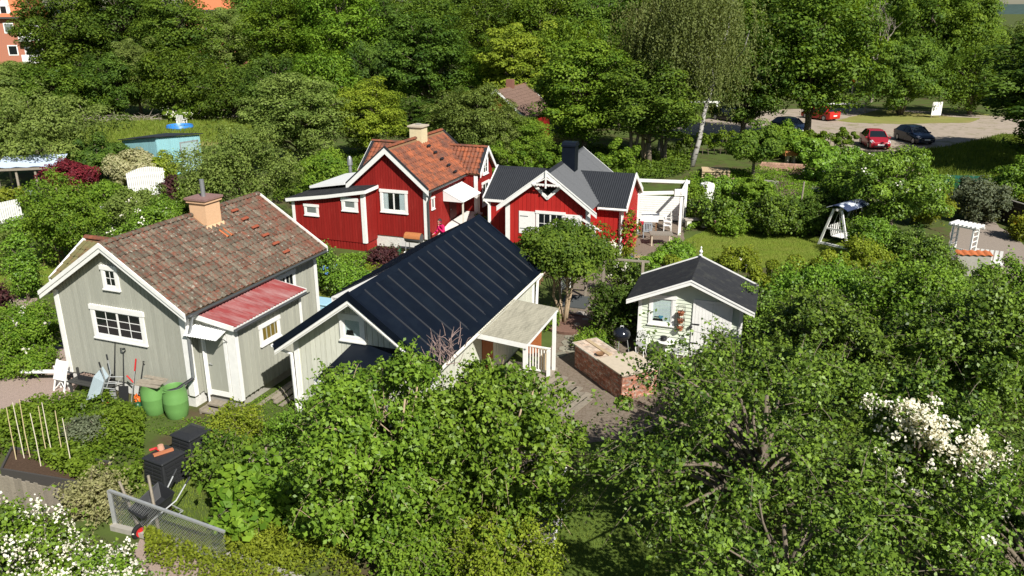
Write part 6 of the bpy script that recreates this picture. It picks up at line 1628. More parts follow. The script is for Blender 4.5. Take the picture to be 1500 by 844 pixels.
MB().lathe([(0.25, -0.43), (0.255, 0.0), (0.25, 0.43)], 10, (0, 0, 0.87), M=Matrix.Rotation(R(90), 4, 'Y') @ Matrix.Rotation(R(90), 4, 'Z'), arc=PI, cap=False).build('lid', mat('rusty_orange_lid', (0.40, 0.15, 0.05), 0.7, var=0.3, scale=8), bq, smooth=True)
for sx_ in (-0.36, 0.36):
    MB().tube([(sx_, -0.22, 0), (sx_, -0.18, 0.72), (sx_, 0.18, 0.72), (sx_, 0.22, 0)], 0.017).build('leg', STEEL, bq)
MB().lathe([(0, -0.02), (0.10, -0.02), (0.10, 0.02), (0, 0.02)], 14, (-0.40, -0.22, 0.10), M=Matrix.Rotation(R(90), 4, 'Y')).build('wheel', WHITE, bq)
o = watering_can('dark green watering can standing left of the barrel barbecue', (-5.55, 37.8, 0), 2.6, DARKGREEN)
bb = thing('wooden_garden_bench', 'brown slatted bench in the shade against the red cottage', 'bench', (0.55, 33.6, 0), R(-18))
for i in range(4):
    MB().box(-0.9, 0.9, -0.25 + i * 0.12, -0.15 + i * 0.12, 0.42, 0.45).build('seat_slat', WOODWARM, bb); MB().box(-0.9, 0.9, 0.24, 0.27, 0.52 + i * 0.12, 0.61 + i * 0.12).build('back_slat', WOODWARM, bb)
for sx_ in (-0.75, 0.75):
    MB().box(sx_ - 0.04, sx_ + 0.04, -0.24, -0.16, 0, 0.42).box(sx_ - 0.04, sx_ + 0.04, 0.20, 0.24, 0, 1.0).build('leg', WOODBROWN, bb)
o = thing('wooden_planter_gate', 'grey timber gate leaning on two posts near the lilac', 'gate', (-6.01, 17.25, 0.00), R(20))
for x in (-0.35, 0.35):
    MB().box(x - 0.05, x + 0.05, -0.05, 0.05, 0, 1.05).build('post', WOODGREY, o)
for i in range(5):
    MB().box(-0.30, 0.30, -0.02, 0.02, 0.12 + i * 0.18, 0.25 + i * 0.18).build('plank', WOODGREY, o)
dc = thing('deck_lounger', 'white framed slatted lounger half under the lilac', 'lounger', (0.75, 15.9, 0), R(-12))
for sx_ in (-0.36, 0.36):
    MB().beam((sx_, -0.95, 0.12), (sx_, 0.35, 0.42), 0.05, 0.08).beam((sx_, 0.30, 0.40), (sx_, 0.85, 1.05), 0.05, 0.08).beam((sx_ * 1.05, -0.05, 0.0), (sx_ * 1.05, 0.75, 0.62), 0.05, 0.10).build('side_rail', WHITE, dc)
GS = mat('grey_slat', (0.30, 0.285, 0.27), 0.8, var=0.2, objvar=0.1)
for i in range(11):
    t = i / 10
    MB().box(-0.36, 0.36, -0.95 + t * 1.25, -0.86 + t * 1.25, 0.16 + t * 0.30, 0.18 + t * 0.30).build('seat_slat', GS, dc)
for i in range(7):
    t = i / 6
    MB().beam((-0.36, 0.34 + t * 0.48, 0.46 + t * 0.56), (0.36, 0.34 + t * 0.48, 0.46 + t * 0.56), 0.02, 0.08, (0, 0.6, 0.75)).build('back_slat', GS, dc)

# ------------------------------------------------------------------ cars
def car(name, label, loc, rz, paint, L_=4.1):
    c_ = thing(name, label, 'car', loc, rz)
    # stations along +x (front at +x): x, bottom, belt, top, half width low, half width belt, half width roof
    st = [(2.05, 0.32, 0.55, 0.62, 0.62, 0.64, 0.55), (1.98, 0.22, 0.60, 0.70, 0.76, 0.78, 0.68), (1.60, 0.18, 0.66, 0.82, 0.82, 0.84, 0.74), (1.00, 0.18, 0.74, 0.93, 0.84, 0.86, 0.74),
          (0.90, 0.18, 0.80, 0.96, 0.84, 0.86, 0.72), (0.25, 0.18, 0.86, 1.40, 0.85, 0.87, 0.58), (-0.10, 0.18, 0.88, 1.47, 0.85, 0.87, 0.59), (-0.95, 0.18, 0.91, 1.46, 0.85, 0.87, 0.58),
          (-1.45, 0.18, 0.93, 1.38, 0.84, 0.86, 0.56), (-1.90, 0.20, 0.94, 1.00, 0.82, 0.83, 0.70), (-2.02, 0.26, 0.72, 0.78, 0.76, 0.78, 0.66)]
    rings = []
    for x, zb, zm, zt, wl, wb, wr in st:
        rings.append([(x, -wl, zb), (x, -wb, (zb + zm) / 2), (x, -wb, zm), (x, -wr, zt - 0.02), (x, -wr * 0.6, zt), (x, wr * 0.6, zt), (x, wr, zt - 0.02), (x, wb, zm), (x, wb, (zb + zm) / 2), (x, wl, zb)])
    body, gl = MB(), {}
    body.v = [p for rg in rings for p in rg]
    n = 10
    glass = []
    for i in range(len(rings) - 1):
        for j in range(n - 1):
            q = (i * n + j, i * n + j + 1, (i + 1) * n + j + 1, (i + 1) * n + j)
            if (i == 4 and 2 <= j <= 6 and j not in (2, 6)): glass.append(('windscreen', q))
            elif (i == 8 and j in (3, 4, 5)): glass.append(('rear_window', q))
            elif i in (5, 6, 7) and j in (2, 6): glass.append(('side_window', q))
            else: body.f.append(q)
        body.f.append((i * n + 9, i * n, (i + 1) * n, (i + 1) * n + 9))
    body.f.append(tuple(range(n))[::-1]); body.f.append(tuple((len(rings) - 1) * n + j for j in range(n)))
    for nm, q in glass: pass
    b_ = body.build('body', paint, c_, smooth=True)
    groups = {}
    for nm, q in glass:
        key = nm if nm != 'side_window' else ('side_window', q[1] % n)
        groups.setdefault(key, []).append(q)
    for key, qs in groups.items():
        g_ = MB(); g_.v = list(body.v); g_.f = qs
        used = sorted({i for q in qs for i in q}); mp = {i: k2 for k2, i in enumerate(used)}
        g2 = MB(); g2.v = [body.v[i] for i in used]; g2.f = [tuple(mp[i] for i in q) for q in qs]
        g2.build(key if isinstance(key, str) else key[0], mat('car_glass', (0.012, 0.016, 0.02), 0.05, 0.5), c_, smooth=True)
    for sy_ in (-1, 1):
        MB().beam((0.27, sy_ * 0.60, 1.40), (0.92, sy_ * 0.75, 0.95), 0.06, 0.06).beam((-0.42, sy_ * 0.615, 1.44), (-0.42, sy_ * 0.875, 0.90), 0.06, 0.03).build('pillar', paint, c_)
        MB().add([(2.00, sy_ * 0.76, 0.62), (1.60, sy_ * 0.85, 0.72), (1.66, sy_ * 0.66, 0.83), (2.03, sy_ * 0.50, 0.66), (1.98, sy_ * 0.75, 0.56)], [(0, 1, 2, 3), (0, 3, 4)]).build('headlight', mat('headlight_lens', (0.50, 0.52, 0.54), 0.15, 0.5), c_)
        MB().box(-2.00, -1.86, sy_ * 0.74 - 0.09, sy_ * 0.74 + 0.09, 0.62, 0.92).build('tail_light', mat('tail_light_red', (0.40, 0.02, 0.015), 0.3, 0.5), c_)
        MB().box(0.72, 0.86, sy_ * 0.95 - 0.09, sy_ * 0.95 + 0.09, 0.86, 0.99).build('mirror', paint, c_, bevel=0.03)
        for x in (1.28, -1.25):
            w_ = MB().lathe([(0.20, -0.10), (0.28, -0.10), (0.31, -0.06), (0.31, 0.06), (0.28, 0.10), (0.20, 0.10)], 22, (x, sy_ * 0.78, 0.31), M=Matrix.Rotation(R(90), 4, 'X'), cap=False).build('tyre', RUBBER, c_, smooth=True)
            MB().lathe([(0, -0.09), (0.05, -0.105), (0.20, -0.09), (0.21, 0.0), (0.20, 0.09), (0.05, 0.105), (0, 0.09)], 18, (x, sy_ * 0.78, 0.31), M=Matrix.Rotation(R(90), 4, 'X')).build('rim', STEEL, w_, smooth=True)
    MB().box(1.98, 2.06, -0.55, 0.55, 0.28, 0.40).build('lower_grille', BLACKPLASTIC, c_)
    MB().box(2.04, 2.075, -0.26, 0.26, 0.42, 0.53).build('number_plate', WHITE, c_)
    MB().box(-2.06, -2.0, -0.26, 0.26, 0.50, 0.62).build('number_plate', WHITE, c_)
    return c_
CR = mat('cherry_red_car_paint', (0.32, 0.012, 0.022), 0.25, 0.5)
CN = mat('navy_car_paint', (0.008, 0.016, 0.04), 0.22, 0.5)
CR2 = mat('bright_red_car_paint', (0.42, 0.02, 0.012), 0.25, 0.5)
CS = mat('silver_car_paint', (0.32, 0.33, 0.34), 0.3, 0.5)
car('parked_car', 'cherry red hatchback parked facing the gardens beside the navy car', (31.6, 70.5, 0), R(-99), CR)
car('parked_car', 'dark navy hatchback parked facing the gardens', (36.3, 73.2, 0), R(-84), CN)
car('parked_car', 'bright red car seen from behind under the tree on the far road', (33.6, 89.2, 0), R(118), CR2)
car('parked_car', 'dark car half hidden by shrubs left of the cherry red car', (27.0, 79.0, 0), R(-70), CN)
car('parked_car', 'black car in the deep shade left under the big tree', (23.4, 88.0, 0), R(-60), mat('black_car_paint', (0.012, 0.013, 0.015), 0.25, 0.5))
o = thing('white_notice_board', 'small white square board standing on the verge by the road', 'sign', (46.9, 90.5, 0), R(10)); MB().box(-0.6, 0.6, -0.03, 0.03, 0.25, 1.7).build('board', WHITE, o); MB().box(-0.55, -0.48, 0.03, 0.08, 0, 1.5).box(0.48, 0.55, 0.03, 0.08, 0, 1.5).build('leg', WOODGREY, o)
o = thing('road_barrier', 'white barrier rail across the road end left of the bush', 'barrier', (38.5, 95.0, 0), R(3)); MB().box(-3.0, 2.6, -0.05, 0.05, 0.95, 1.1).build('rail', WHITE, o)
for x in (-2.8, 2.45):
    MB().box(x - 0.1, x + 0.1, -0.1, 0.1, 0, 1.3).build('post', GREYCONC, o)
o = thing('orange_topped_pole', 'grey pole with orange top at the road bend', 'pole', (39.4, 95.6, 0)); MB().tube([(0, 0, 0), (0, 0, 3.2)], 0.07).build('pole', GREYCONC, o); MB().lathe([(0, 3.2), (0.2, 3.25), (0.22, 3.7), (0, 3.85)], 12).build('top', ORANGE, o)
o = thing('white_barrier_rail', 'white rail seen under the big tree left of the parked cars', 'barrier', (21.5, 97, 0), R(0)); MB().box(-3, 3, -0.05, 0.05, 0.9, 1.1).box(-2.8, -2.6, -0.1, 0.1, 0, 0.9).box(2.6, 2.8, -0.1, 0.1, 0, 0.9).build('rail', WHITE, o)

# ------------------------------------------------------------------ person in pink by the red house
def person():
    o = thing('person', 'person in pink sweater and jeans by the red cottage corner, hand at face', 'person', (-3.35, 37.75, 0), R(-50)); o.scale = (1.05, 1.05, 1.05)
    # joints, local: facing -y, slightly bent forward
    J = [((0, 0.02, 0.95), 0.145), ((0, -0.02, 1.15), 0.135), ((0, -0.08, 1.34), 0.155), ((0, -0.115, 1.44), 0.075), ((0, -0.135, 1.51), 0.055),
         ((0.095, 0.03, 0.90), 0.095), ((0.11, -0.01, 0.50), 0.065), ((0.11, 0.04, 0.10), 0.045), ((0.115, -0.10, 0.04), 0.04),
         ((-0.095, 0.03, 0.90), 0.095), ((-0.11, 0.0, 0.50), 0.065), ((-0.11, 0.05, 0.10), 0.045), ((-0.115, -0.09, 0.04), 0.04),
         ((0.18, -0.09, 1.39), 0.065), ((0.25, -0.15, 1.13), 0.048), ((0.12, -0.30, 1.33), 0.036), ((0.06, -0.27, 1.47), 0.030),
         ((-0.18, -0.09, 1.39), 0.065), ((-0.25, -0.12, 1.12), 0.048), ((-0.20, -0.33, 1.02), 0.036), ((-0.18, -0.41, 1.00), 0.030)]
    E_ = [(0, 1), (1, 2), (2, 3), (3, 4), (0, 5), (5, 6), (6, 7), (7, 8), (0, 9), (9, 10), (10, 11), (11, 12), (2, 13), (13, 14), (14, 15), (15, 16), (2, 17), (17, 18), (18, 19), (19, 20)]
    me = bpy.data.meshes.new('body'); me.from_pydata([j[0] for j in J], E_, [])
    ob = link(bpy.data.objects.new('body_rig', me))
    sk = ob.modifiers.new('skin', 'SKIN'); sk.use_smooth_shade = True
    for i, j in enumerate(J):
        me.skin_vertices[0].data[i].radius = (j[1], j[1] * (0.8 if i in (0, 1, 2) else 1.0))
    me.skin_vertices[0].data[0].use_root = True
    ss = ob.modifiers.new('sub', 'SUBSURF'); ss.levels = 2; ss.render_levels = 2
    dg = bpy.context.evaluated_depsgraph_get()
    bm_ = bpy.data.meshes.new_from_object(ob.evaluated_get(dg))
    bpy.data.objects.remove(ob)
    # head and fingers are joined into the same mesh
    vs_ = [tuple(v.co) for v in bm_.vertices]; fs_ = [tuple(p.vertices) for p in bm_.polygons]
    mb = MB(); mb.v = vs_; mb.f = fs_
    hc = Vector((0, -0.165, 1.60))
    prof = []
    for iz in range(9):
        ph = -PI / 2 + PI * iz / 8
        for it in range(14):
            th = 2 * PI * it / 14
            x, y, z = 0.078 * math.cos(ph) * math.sin(th), -0.098 * math.cos(ph) * math.cos(th), 0.122 * math.sin(ph)
            if z < -0.03: x *= 0.82; y = y * 0.9 - 0.008
            if abs(th) < 0.1 and abs(z) < 0.04: y -= 0.022
            prof.append(hc + Vector((x, y, z)))
    k0 = len(mb.v); mb.v += [tuple(p) for p in prof]
    for iz in range(8):
        for it in range(14):
            mb.f.append((k0 + iz * 14 + it, k0 + iz * 14 + (it + 1) % 14, k0 + (iz + 1) * 14 + (it + 1) % 14, k0 + (iz + 1) * 14 + it))
    for hx, hy, hz, dx, dy, dz in ((0.06, -0.27, 1.47, -0.01, 0.0, 1), (-0.18, -0.41, 1.00, 0.0, -0.9, -0.3)):
        d = Vector((dx, dy, dz)).normalized(); sd_ = Vector((1, 0, 0))
        for fi, (off, ln) in enumerate(((-0.028, 0.065), (-0.010, 0.08), (0.009, 0.075), (0.027, 0.058))):
            b0 = Vector((hx, hy, hz)) + sd_ * off
            mb.tube([b0, b0 + d * ln * 0.6, b0 + d * ln + Vector((0, 0.015, -0.01))], [0.010, 0.009, 0.007], 5)
        b0 = Vector((hx, hy, hz)) + sd_ * 0.02
        mb.tube([b0, b0 + sd_ * 0.03 + d * 0.02, b0 + sd_ * 0.035 + d * 0.045], [0.011, 0.010, 0.008], 5)
    for sx_ in (-1, 1):
        mb.tube([hc + Vector((sx_ * 0.076, 0.005, -0.02)), hc + Vector((sx_ * 0.09, 0.012, 0.03))], [0.014, 0.018], 5)
    SKIN = mat('skin', (0.50, 0.27, 0.19), 0.55, 0.3); PINK = mat('pink_sweater', (0.58, 0.015, 0.11), 0.85, 0.15, var=0.1); JEAN = mat('blue_jeans', (0.055, 0.09, 0.15), 0.85, 0.15); HAIR = mat('dark_hair', (0.028, 0.024, 0.022), 0.6, 0.3); SHOE = mat('dark_shoe', (0.03, 0.03, 0.03), 0.6)
    me2 = mb.mesh('body')
    for m in (SKIN, PINK, JEAN, SHOE): me2.materials.append(m)
    nb = len(fs_)
    for i, p in enumerate(me2.polygons):
        p.use_smooth = True
        c = p.center
        if i < nb:
            near_hand = min((c - Vector((0.06, -0.27, 1.47))).length, (c - Vector((-0.18, -0.41, 1.00))).length) < 0.06
            p.material_index = 0 if (c.z > 1.455 and abs(c.x) < 0.06 or near_hand) else (1 if c.z > 0.93 else (2 if c.z > 0.09 else 3))
        else:
            p.material_index = 0
    bo = link(bpy.data.objects.new('body', me2), o)
    hr = MB()
    hv = []
    for iz in range(7):
        ph = -0.35 + (PI / 2 + 0.35) * iz / 6
        for it in range(16):
            th = 2 * PI * it / 16
            fr_ = max(0.0, math.cos(th))
            rr_ = 1.10 if iz < 5 else 1.07
            z = 0.122 * math.sin(ph) * 1.12
            if iz < 3: z += 0.11 * fr_ * (3 - iz) / 3
            hv.append(hc + Vector((0.078 * rr_ * math.cos(ph) * math.sin(th), -0.098 * rr_ * math.cos(ph) * math.cos(th) + 0.012, z + 0.006)))
    hr.v = [tuple(p) for p in hv]
    for iz in range(6):
        for it in range(16):
            hr.f.append((iz * 16 + it, iz * 16 + (it + 1) % 16, (iz + 1) * 16 + (it + 1) % 16, (iz + 1) * 16 + it))
    hr.build('hair', HAIR, o, smooth=True)
    fe = MB()
    for sx_ in (-1, 1):
        fe.lathe([(0, -0.004), (0.012, 0), (0, 0.004)], 8, hc + Vector((sx_ * 0.03, -0.092, 0.01)), M=Matrix.Rotation(R(90), 4, 'X'))
    fe.build('eyes', DARKIN, o)
    mo = MB().beam(hc + Vector((-0.025, -0.088, -0.055)), hc + Vector((0.025, -0.088, -0.055)), 0.012, 0.008).build('mouth', mat('lips', (0.35, 0.10, 0.09), 0.5), o)
person()

# ------------------------------------------------------------------ plants
LM = dict(
    apple=leafmat('apple_leaf', (0.024, 0.058, 0.007), (0.170, 0.280, 0.032), trans=0.14, rough=0.45, spec=0.22),
    forest=leafmat('forest_leaf', (0.044, 0.096, 0.012), (0.150, 0.240, 0.026)),
    dark=leafmat('dark_leaf', (0.034, 0.076, 0.011), (0.105, 0.178, 0.023)),
    olive=leafmat('olive_leaf', (0.080, 0.130, 0.022), (0.210, 0.285, 0.064)),
    yellow=leafmat('yellow_green_leaf', (0.105, 0.155, 0.012), (0.26, 0.315, 0.03)),
    bright=leafmat('bright_leaf', (0.066, 0.142, 0.012), (0.185, 0.290, 0.028)),
    maple=leafmat('maroon_leaf', (0.085, 0.010, 0.013), (0.21, 0.028, 0.030), hue=0.0),
    cream=leafmat('variegated_leaf', (0.22, 0.235, 0.10), (0.43, 0.41, 0.23), hue=0.0),
    purple=leafmat('purple_leaf', (0.035, 0.014, 0.016), (0.095, 0.035, 0.032), hue=0.0),
    lilac=leafmat('lilac_leaf', (0.062, 0.135, 0.012), (0.185, 0.315, 0.030), trans=0.20, rough=0.45, spec=0.24),
    silver=leafmat('silvery_leaf', (0.095, 0.12, 0.065), (0.19, 0.22, 0.13), hue=0.0),
    birch=leafmat('birch_leaf', (0.080, 0.105, 0.024), (0.190, 0.220, 0.070)),
    grass=leafmat('grass_blade', (0.105, 0.170, 0.020), (0.235, 0.300, 0.050), hue=0.0),
    straw=leafmat('straw_blade', (0.19, 0.2, 0.075), (0.33, 0.32, 0.15), hue=0.0),
)
PETW = leafmat('white_petal', (0.60, 0.57, 0.44), (0.78, 0.76, 0.68), trans=0.2, hue=0.0)
PETR = leafmat('red_petal', (0.38, 0.006, 0.012), (0.55, 0.015, 0.03), trans=0.15, hue=0.0)
PETP = leafmat('pink_petal', (0.60, 0.28, 0.30), (0.75, 0.45, 0.45), trans=0.2, hue=0.0)
PETB = leafmat('blue_petal', (0.08, 0.18, 0.50), (0.16, 0.30, 0.65), trans=0.2, hue=0.0)
PETY = leafmat('yellow_petal', (0.65, 0.42, 0.02), (0.75, 0.55, 0.05), trans=0.2, hue=0.0)
PETV = leafmat('violet_petal', (0.10, 0.05, 0.20), (0.16, 0.09, 0.28), trans=0.2, hue=0.0)

def unit(v):
    return v / np.maximum(np.linalg.norm(v, axis=-1, keepdims=True), 1e-9)

def leaf_verts(rng, pos, nrm, size, aspect=0.55, fold=0.12, axis=None):
    n = len(pos)
    nrm = unit(nrm)
    a = rng.normal(size=(n, 3)) if axis is None else axis + rng.normal(size=(n, 3)) * 0.35
    t = unit(a - nrm * np.sum(a * nrm, axis=1, keepdims=True))
    b = np.cross(nrm, t)
    s = size[:, None]
    v = np.empty((n, 4, 3))
    v[:, 0] = pos - t * s * 0.5
    v[:, 1] = pos - t * s * 0.06 + b * s * aspect * 0.5 + nrm * s * fold
    v[:, 2] = pos + t * s * 0.5 - nrm * s * fold * 0.6
    v[:, 3] = pos - t * s * 0.06 - b * s * aspect * 0.5 + nrm * s * fold
    return v.reshape(-1, 3)

def centres(rng, n, rx, ry, rz, zc, zmin, lump=0.22, lo=0.35, power=2.2):
    """Clump centres spread through a lumpy ellipsoid, denser towards the outside."""
    out = []
    ph = rng.uniform(0, 6.28, 6); fr = rng.integers(2, 5, 6)
    while len(out) < n:
        d = unit(rng.normal(size=(n * 3, 3)))
        az = np.arctan2(d[:, 1], d[:, 0]); el = d[:, 2]
        e = 1 + lump * (np.sin(fr[0] * az + ph[0] + 2 * el) * 0.5 + np.sin(fr[1] * az + ph[1] - 3 * el) * 0.35 + np.sin((fr[2] + 2) * az + ph[2]) * 0.25) + rng.normal(0, 0.04, len(d))
        rho = (lo ** power + (1 - lo ** power) * rng.uniform(0, 1, len(d))) ** (1 / power)
        p = d * (rho * e)[:, None] * np.array([rx, ry, rz]); p[:, 2] += zc
        out += [q for q in p if q[2] > zmin]
    return np.array(out[:n])

def clump_leaves(rng, cen, n_leaf, cr, leaf, flat=0.75, zc=0.0, up=0.45, jitter=0.55, cvar=0.35):
    """Leaves on the upper shells of clumps; returns pos, normal, size, tint."""
    k = len(cen)
    idx = rng.integers(0, k, n_leaf)
    crk = cr * rng.uniform(1 - cvar, 1 + cvar, k)
    d = unit(rng.normal(size=(n_leaf, 3)) + np.array([0, 0, 0.35]))
    rad = crk[idx] * rng.uniform(0.45, 1.05, n_leaf) ** 0.6
    pos = cen[idx] + d * rad[:, None] * np.array([1, 1, flat])
    out = cen[idx] - np.array([0, 0, zc]); out[:, 2] *= 0.6
    nrm = d * 0.85 + unit(out) * 0.22 + np.array([0.10, -0.24, up * 0.8]) + rng.normal(size=(n_leaf, 3)) * jitter * 0.55
    ct = rng.normal(0.47, 0.20, k)
    tint = ct[idx] + rng.normal(0, 0.27, n_leaf)
    return pos, nrm, leaf * rng.uniform(0.65, 1.3, n_leaf), tint

def spray_leaves(rng, cen, twigs, per, ln, leaf, zc):
    """Leaves ranked along short twigs that leave the clump centres outwards."""
    k = len(cen)
    idx = rng.integers(0, k, twigs)
    st = cen[idx] + rng.normal(size=(twigs, 3)) * ln * 0.35
    o = st - np.array([0, 0, zc]); o[:, 2] *= 0.7
    d = unit(unit(o) * 0.75 + rng.normal(size=(twigs, 3)) * 0.62 + np.array([0, 0, 0.20]))
    L = ln * rng.uniform(0.5, 1.4, twigs)
    t = (np.arange(per)[None, :] + rng.uniform(-0.4, 0.4, (twigs, per))) / per
    sag = np.zeros((twigs, per, 3)); sag[:, :, 2] = -0.22 * (t ** 2) * L[:, None]
    pos = st[:, None] + d[:, None] * (t * L[:, None])[:, :, None] + sag + rng.normal(size=(twigs, per, 3)) * leaf * 0.45
    nrm = rng.normal(size=(twigs, per, 3)) * 0.62 + np.array([0.10, -0.26, 0.62]) + d[:, None] * 0.25
    ax = d[:, None] * 0.5 + rng.normal(size=(twigs, per, 3)) * 0.8
    tint = (rng.normal(0.42, 0.14, k)[idx])[:, None] + rng.normal(0, 0.22, (twigs, per)) + 0.15 * t
    m = twigs * per
    return pos.reshape(m, 3), nrm.reshape(m, 3), leaf * rng.uniform(0.7, 1.25, m), tint.ravel(), ax.reshape(m, 3), st, d, L

def trunk_mesh(rng, h_, r0, crown_z, cen, limbs, material, lean=(0, 0), stems=1, spread=0.0, rmin=0.02):
    mb = MB()
    sel = rng.choice(len(cen), min(limbs, len(cen)), replace=False)
    bases = []
    for s_ in range(stems):
        a_ = s_ * 2 * PI / stems + rng.uniform(0, 0.8)
        off = Vector((math.cos(a_), math.sin(a_), 0)) * (r0 * 1.6 if stems > 1 else 0)
        top = Vector((lean[0] + math.cos(a_) * spread, lean[1] + math.sin(a_) * spread, h_ * 0.82))
        pts, rad = [], []
        for i in range(7):
            t = i / 6
            p = off.lerp(top, t) + Vector((rng.normal(0, 0.02) * h_ * 0.4 * (i > 0), rng.normal(0, 0.02) * h_ * 0.4 * (i > 0), 0))
            p.z = top.z * t - (0.1 if i == 0 else 0)
            pts.append(p); rad.append(r0 * (1.25 if i == 0 else 1.0) * (1 - 0.82 * t) + 0.01)
        mb.tube(pts, rad, 8)
        bases.append((pts, rad))
    for j, i in enumerate(sel):
        pts, rad = bases[j % stems]
        c = Vector(cen[i])
        t0 = min(0.9, max(crown_z * 0.85, (c.z * 0.62)) / (h_ * 0.82))
        k = t0 * 6; i0 = min(5, int(k)); p0 = pts[i0].lerp(pts[i0 + 1], k - i0); r_ = max(rmin, (rad[i0] * 0.55))
        mid = p0.lerp(c, 0.5) + Vector((rng.normal(0, 0.06), rng.normal(0, 0.06), 0.10)) * (c - p0).length
        mb.tube([p0, mid, c], [r_, r_ * 0.6, max(0.008, r_ * 0.2)], 5)
    me = mb.mesh('trunk'); me.materials.append(material)
    me.polygons.foreach_set('use_smooth', [True] * len(me.polygons))
    return me

def flower_mesh(rng, pos, nrm, n_cl, per, rad, size, material, zmin=0.3):
    """Blossom clusters sitting on outer leaves."""
    ok = np.where(pos[:, 2] > zmin)[0]
    idx = rng.choice(ok, min(n_cl, len(ok)), replace=False)
    p = np.repeat(pos[idx] + unit(nrm[idx]) * 0.03, per, axis=0) + rng.normal(size=(len(idx) * per, 3)) * rad
    nn = np.repeat(unit(nrm[idx]), per, axis=0) * 0.7 + np.array([0.1, -0.35, 0.45]) + rng.normal(size=p.shape) * 0.4
    v = leaf_verts(rng, p, nn, size * rng.uniform(0.7, 1.3, len(p)), 0.9, 0.06)
    return arr_mesh('flowers', v, 4, material, rng.uniform(0, 1, len(p)))

SEED = [100]
def plant(name, label, cat, xyhr, leafm, n, leaf, t0=0.0, clumps=40, cr=None, mode='clump', trunk_r=None, bark=BARK, limbs=10, stems=1, spread=0.0, flat=0.75, lump=0.22,
          flowers=None, lo=0.35, group=None, per=13, twl=None, ry=None, up=0.45, blooms=None, clumpy=0.5):
    """One plant: stems or trunk, foliage and, where it blooms, flowers. t0 is the bare fraction of its height."""
    SEED[0] += 1
    rng = np.random.default_rng(SEED[0])
    x, y, h_, r_ = xyhr
    o = thing(name, label, cat, (x, y, 0), 0, group)
    z0 = h_ * t0
    zc = (z0 + h_) / 2; rz = (h_ - z0) / 2
    cr = cr or max(0.16, 0.24 * min(r_, rz * 1.3))
    sh = max(0.2, 1 - cr / max(r_, 0.1) * 0.8)
    cen = centres(rng, clumps, r_ * sh, (ry or r_) * sh, max(0.1, rz - cr * 0.7), zc, z0 * 0.9 + (0.05 if t0 == 0 else 0), lump, lo)
    if mode == 'mix':
        n1 = int(n * clumpy)
        pos, nrm, size, tint = clump_leaves(rng, cen, n1, cr, leaf, flat, zc, up, 0.95)
        ax = rng.normal(size=(n1, 3))
        p2, n2, s2, t2, a2, st, dd, LL = spray_leaves(rng, cen, (n - n1) // per, per, twl or cr * 1.4, leaf, zc)
        pos, nrm, size, tint, ax = np.vstack([pos, p2]), np.vstack([nrm, n2]), np.concatenate([size, s2]), np.concatenate([tint, t2]), np.vstack([ax, a2])
    elif mode == 'clump':
        pos, nrm, size, tint = clump_leaves(rng, cen, n, cr, leaf, flat, zc, up)
        ax = None
    else:
        ln = twl or cr * 1.2
        pos, nrm, size, tint, ax, st, dd, LL = spray_leaves(rng, cen, n // per, per, ln, leaf, zc)
    keep_ = pos[:, 2] > 0.02
    pos, nrm, size, tint = pos[keep_], nrm[keep_], size[keep_], tint[keep_]
    ax = ax[keep_] if ax is not None else None
    me = arr_mesh('foliage', leaf_verts(rng, pos, nrm, size, 0.66, axis=ax), 4, LM[leafm], tint)
    inst('crown' if t0 > 0 else 'foliage', me, o)
    tr_ = trunk_r or max(0.02, h_ * 0.016)
    inst('trunk' if t0 > 0 else 'stem', trunk_mesh(rng, h_, tr_, max(z0, 0.1), cen, limbs, bark, stems=stems, spread=spread), o)
    if mode != 'clump':
        tw = MB()
        for i in range(0, len(st), 3):
            tw.tube([st[i], st[i] + dd[i] * LL[i] * 0.55 - np.array([0, 0, 0.05 * LL[i]]), st[i] + dd[i] * LL[i] - np.array([0, 0, 0.22 * LL[i]])], [0.008, 0.006, 0.003], 3, cap=False)
        t_ = tw.build('twigs', bark, o); t_['kind'] = 'stuff'
    if flowers:
        fm, ncl, pr, rad, sz = flowers
        inst('flowers', flower_mesh(rng, pos, nrm, ncl, pr, rad, sz, fm, 0.22 * h_), o)['kind'] = 'stuff'
    if blooms:                                        # dense blossom heads on the branch tips nearest to these places
        sel = []
        for q in blooms:
            dq = np.linalg.norm(pos + np.array([x, y, 0]) - np.array(q), axis=1)
            sel += list(rng.choice(np.argsort(dq)[:520], 11, replace=False))
        sel = np.array(sel); pr = 20
        fp = np.repeat(pos[sel] + unit(nrm[sel]) * 0.05, pr, axis=0) + rng.normal(size=(len(sel) * pr, 3)) * 0.07
        fn = rng.normal(size=fp.shape) * 0.45 + np.array([0.1, -0.45, 0.5])
        inst('flowers', arr_mesh('flowers', leaf_verts(rng, fp, fn, 0.072 * rng.uniform(0.7, 1.3, len(fp)), 0.9, 0.06), 4, PETW, rng.uniform(0, 1, len(fp))), o)['kind'] = 'stuff'
    return o

